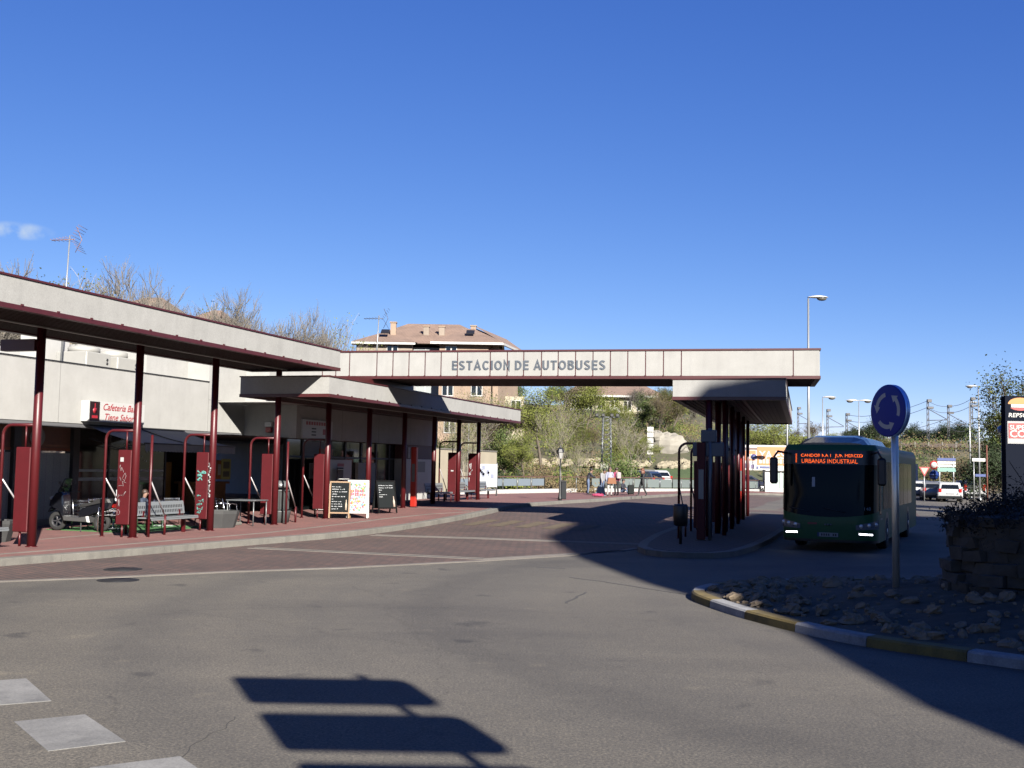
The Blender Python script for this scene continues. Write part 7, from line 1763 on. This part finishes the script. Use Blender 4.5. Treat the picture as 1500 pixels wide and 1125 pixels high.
def oval(a0, a1, zc, m, y):
    b = MB(); P = [(sx_ * math.cos(a0 + (a1 - a0) * k / 20), sz_ * math.sin(a0 + (a1 - a0) * k / 20)) for k in range(21)]
    b.prism(P, 0, .012, Matrix.Translation((ex, y, ez)) @ Matrix.Rotation(PI / 2, 4, 'X')); b.build('emblem', m, fs_)
oval(.0, PI, 0, mat('emblem_orange', (.80, .28, .03), .4), YR - .004); oval(PI + .62, 2 * PI - .62, 0, MATS['sign_red_face'], YR - .004); 
b = MB(); b.box(ex - sx_ * .75, ex + sx_ * .98, YR - .018, YR - .004, ez - sz_ * .52, ez - sz_ * .02); b.build('emblem', M_WHT, fs_)
# ------------------------------------------------------------------ roundabout sign on the island
sx0, sy0 = 5.97, 17.0
rs = wthing('roundabout_sign', 'blue roundabout disc with three pale arrows on a galvanised pole in the stony island', 'sign', sx0, sy0, .45)
b = MB(); b.tube([(sx0, sy0, .3), (sx0, sy0, 3.35)], .055, 16); b.build('pole', mat('pole_zinc', (.50, .50, .46), .4, .8), rs)
c = at(1305, 602, sy0); ang = -math.radians(19.4 + 50)          # faces left of the camera
M = Matrix.Translation((c.x - .06, sy0 - .06, c.z)) @ Matrix.Rotation(ang, 4, 'Z') @ Matrix.Rotation(PI / 2, 4, 'X')
b = MB(); b.lathe([(.40, -.07), (.405, 0), (.40, .012), (.38, .016)], (0, 0, 0), 48, M); dk = b.build('disc', mat('disc_blue', (.012, .045, .50), .5, spec=.2), rs)
b = MB(); b.lathe([(.408, -.075), (.408, .004)], (0, 0, 0), 48, M); b.build('rim', mat('rim_sky_reflection', (.25, .42, .75), .3, .6), rs)  # sky reflection on the metal rim put into its blue colour
for k in range(3):
    a0 = math.radians(100 + 120 * k); pts = []; b = MB()
    n = 10; vs = []
    for i in range(n + 1):
        a = a0 + math.radians(62) * i / n
        for r_ in (.22, .285): vs.append(M @ Vector((r_ * math.cos(a), r_ * math.sin(a), .019)))
    b.add(vs, [(i * 2, i * 2 + 1, i * 2 + 3, i * 2 + 2) for i in range(n)])
    a = a0 + math.radians(62); a2 = a + math.radians(26)
    b.add([M @ Vector((r_ * math.cos(x), r_ * math.sin(x), .019)) for r_, x in ((.18, a), (.325, a), (.25, a2))], [(0, 1, 2)])
    b.build('arrow', mat('arrow_grey', (.75, .77, .76), .6), dk)
# ------------------------------------------------------------------ island stones and the planted mound
M_STONE = mat('island_stone', (.38, .29, .19), .9, var=.35, vscale=2.5, bump=.4, bscale=12)
rng = random.Random(17); SP = []
for k in range(5):
    b = MB(); b.ball((0, 0, 0), .12, 9, 6, .22, (1.25, 1, .75), random.Random(50 + k)); o = b.build('stone', M_STONE); SP.append(o)
cnt = 0
def on_island(p, d=.35):
    best = min((Vector(p) - q_).length for q_ in _d[::4]); inside = False; n = len(_d); j = n - 4
    for i in range(0, n, 4):
        a, b_ = _d[i], _d[j]
        if (a.y > p[1]) != (b_.y > p[1]) and p[0] < (b_.x - a.x) * (p[1] - a.y) / (b_.y - a.y) + a.x: inside = not inside
        j = i
    return inside and best > d
def isl_z(x, y):
    v = Vector((x, y)) - IC; l = v.length
    if l < .1: return island_h(1)
    dmin = min((Vector((x, y)) - q_).length for q_ in _d[::4]); f = max(0, 1 - l / max(l + dmin - .24, .1)); return island_h(f)
tries = 0
while cnt < 280 and tries < 4000:
    tries += 1
    x, y = rng.uniform(2.9, 9.5), rng.uniform(10, 21)
    if cnt < 170:
        sv = rng.uniform(-9, 9.5); p = io_in(sv, rng.uniform(.36, 1.3)); x, y = p.x, p.y
    if not on_island((x, y)): continue
    o = SP[cnt] if cnt < 5 else SP[rng.randrange(5)].copy()
    if cnt >= 5: COL.objects.link(o)
    s = rng.uniform(.45, 1.05); o.location = (x, y, isl_z(x, y) + .03 * s); o.scale = (s, s * rng.uniform(.7, 1.2), s * rng.uniform(.6, 1.1)); o.rotation_euler = (rng.uniform(-.4, .4), rng.uniform(-.4, .4), rng.uniform(0, 6))
    tag(o, 'rough grey brown stone lying loose on the shaded roundabout island', 'stone', 'loose stones on the roundabout island'); cnt += 1
b = MB()
for k in range(900):
    x, y = rng.uniform(2.9, 10), rng.uniform(10, 21)
    if on_island((x, y), .3): b.ball((x, y, isl_z(x, y) + .01), rng.uniform(.02, .05), 5, 3, .2, (1, 1, .7), rng)
tag(b.build('gravel', M_STONE), None, None, None, 'stuff')
mx, my = 7.28, 16.3
mo = wthing('stone_planter', 'dark round planter of rough stacked stone at the right edge of the stony island', 'planter', mx, my, .4)
r5 = random.Random(12); b = MB(); PR = 1.35; pcx, pcy = mx + .55, my + .1
for row in range(8):
    nb = 23; hrow = .165
    for k in range(nb):
        a0 = 2 * PI * (k + .5 * (row % 2)) / nb; da = 2 * PI / nb * .47; rr = PR - .03 * row + r5.uniform(-.09, .07); z0 = .22 + row * hrow; z1 = z0 + hrow * r5.uniform(.9, 1.02)
        vs = []
        for rad in (rr - .45, rr):
            for aa in (a0 - da, a0 + da):
                for z in (z0, z1): vs.append((pcx + (rad + r5.uniform(-.03, .03)) * math.cos(aa), pcy + (rad + r5.uniform(-.03, .03)) * math.sin(aa), z + r5.uniform(-.03, .03)))
        b.add(vs, [(0, 1, 3, 2), (4, 6, 7, 5), (0, 4, 5, 1), (2, 3, 7, 6), (1, 5, 7, 3), (0, 2, 6, 4)])
b.build('wall', mat('mound_rock', (.10, .088, .07), .95, bump=.8, bscale=9, var=.45, vscale=3), mo)
b = MB(); b.lathe([(PR - .2, .3), (PR - .25, 1.42), (.3, 1.65), (.05, 1.66)], (pcx, pcy, 0), 24); b.build('soil', M_SOIL, mo)
bs = wthing('bare_shrub', 'dense dark bare shrub sprawling over the rock mound at the right edge', 'shrub', mx + .7, my, 1.2)
b = MB(); r5 = random.Random(15); tp = []
for k in range(300):
    a = r5.uniform(0, 2 * PI); rr = math.sqrt(r5.random()) * 1.2; hx = pcx + rr * math.cos(a); hy = pcy + rr * math.sin(a)
    s0 = Vector((hx, hy, 1.40 + .25 * (1 - rr / 1.3))); d = Vector((math.cos(a) * .6 * rr + r5.uniform(-.5, .5), math.sin(a) * .6 * rr + r5.uniform(-.5, .5), r5.uniform(-.25, .9))).normalized(); l = r5.uniform(.2, .5) * (1.5 if hx > pcx + .2 else .7 if hx > pcx - .5 else .38)
    p1 = s0 + d * l * .5 + Vector((0, 0, .05)); p2 = s0 + d * l + Vector((r5.uniform(-.12, .12), r5.uniform(-.12, .12), -.05)); b.tube([s0, p1, p2], [.014, .010, .004], 4, False); tp += [(p1, None), (p2, None)]
    for _ in range(3):
        q = p1.lerp(p2, r5.random()); dd = (d + Vector((r5.uniform(-.8, .8), r5.uniform(-.8, .8), r5.uniform(-.6, .6)))).normalized(); b.tube([q, q + dd * l * .45], [.007, .003], 3, False)
b.build('twigs', mat('twig_dark', (.05, .04, .03), .9), bs)
leaves(tp, 7000, .026, .09, 77).build('foliage', leafm('mound_leaf', (.02, .022, .012), (.05, .045, .025)), bs)
# ------------------------------------------------------------------ unseen behind the viewpoint: block shaped for its shadow, sign read from its shadow
of = wthing('shadow_block', 'large sloping sided block added unseen behind the viewpoint, shaped to cast the shadow over the right side', 'building', 40, -13, 0)
SIL = [(7.0, 0), (7.0, 3.6), (7.6, 4.7), (8.0, 5.6), (8.7, 6.56), (9.74, 8.0), (10.57, 9.84), (10.9, 11.2), (12.3, 14.4), (14.6, 18.1), (17.0, 20.3), (17.7, 20.9), (18.2, 21.5), (18.9, 22.25), (21, 22.35), (22, 22.6), (23.6, 23.5), (25.4, 24.5), (28.4, 25.2), (33, 28.4), (37, 29), (75, 30), (75, 0)]
prof = [(x + .404 * 12, z + .539 * 12 if z else 0) for x, z in SIL]
n = len(prof); vs = [(x, -12, z) for x, z in prof] + [(x + .404 * 15, -27, z) for x, z in prof]
b = MB(); b.add(vs, [tuple(range(n)), tuple(range(2 * n - 1, n - 1, -1))] + [(i, i + n, (i + 1) % n + n, (i + 1) % n) for i in range(n)]); b.build('wall', M_GREYW, of)
b = MB()
for k in range(16):
    for r_ in range(6): b.box(26 + 3.2 * k, 27.8 + 3.2 * k, -11.996, -11.97, 3 + 4 * r_, 4.8 + 4 * r_)
b.build('window', M_GLASS, of)
gs = wthing('road_sign', 'stacked direction panels on a post behind the viewpoint, known by their shadow on the road', 'sign', 3.45, -1, 0)
for k, (z0, z1) in enumerate(((5.90, 6.53), (5.05, 5.70), (4.2, 4.87))):
    P = []; x0, x1, r_ = 2.13, 3.87, .13
    rl_ = .06
    for cx, cz, a in ((x1 - r_, z1 - r_, 0), (x0 + rl_, z1 - rl_, 90), (x0 + rl_, z0 + rl_, 180), (x1 - r_, z0 + r_, 270)):
        for j in range(5): an_ = math.radians(a + 22.5 * j); rr_ = rl_ if a in (90, 180) else r_; P.append((cx + rr_ * math.cos(an_), cz + rr_ * math.sin(an_)))
    b = MB(); b.prism(P, 1.0, 1.04, Matrix.Rotation(PI / 2, 4, 'X')); b.build('panel', M_WHT, gs)
b = MB(); b.tube([(3.5, -1.1, 0), (3.5, -1.1, 6.68)], .05, 10); b.build('pole', M_GALV, gs)
# ------------------------------------------------------------------ one albedo calibration for the chosen exposure
ALB = .325
for m in bpy.data.materials:
    if not m.use_nodes: continue
    nt_ = m.node_tree; b = nt_.nodes.get('Principled BSDF')
    if b is None: continue
    i = b.inputs['Base Color']; es = b.inputs['Emission Strength']
    if es.default_value > 0: es.default_value *= ALB
    if b.inputs['Metallic'].default_value > .5: continue
    if i.is_linked:
        src = i.links[0].from_socket; mx = nt_.nodes.new('ShaderNodeMix'); mx.data_type = 'RGBA'; mx.blend_type = 'MULTIPLY'; mx.inputs[0].default_value = 1
        nt_.links.new(src, mx.inputs[6]); mx.inputs[7].default_value = (ALB, ALB, ALB, 1); nt_.links.new(mx.outputs[2], i)
    else: c = i.default_value; i.default_value = (c[0] * ALB, c[1] * ALB, c[2] * ALB, 1)
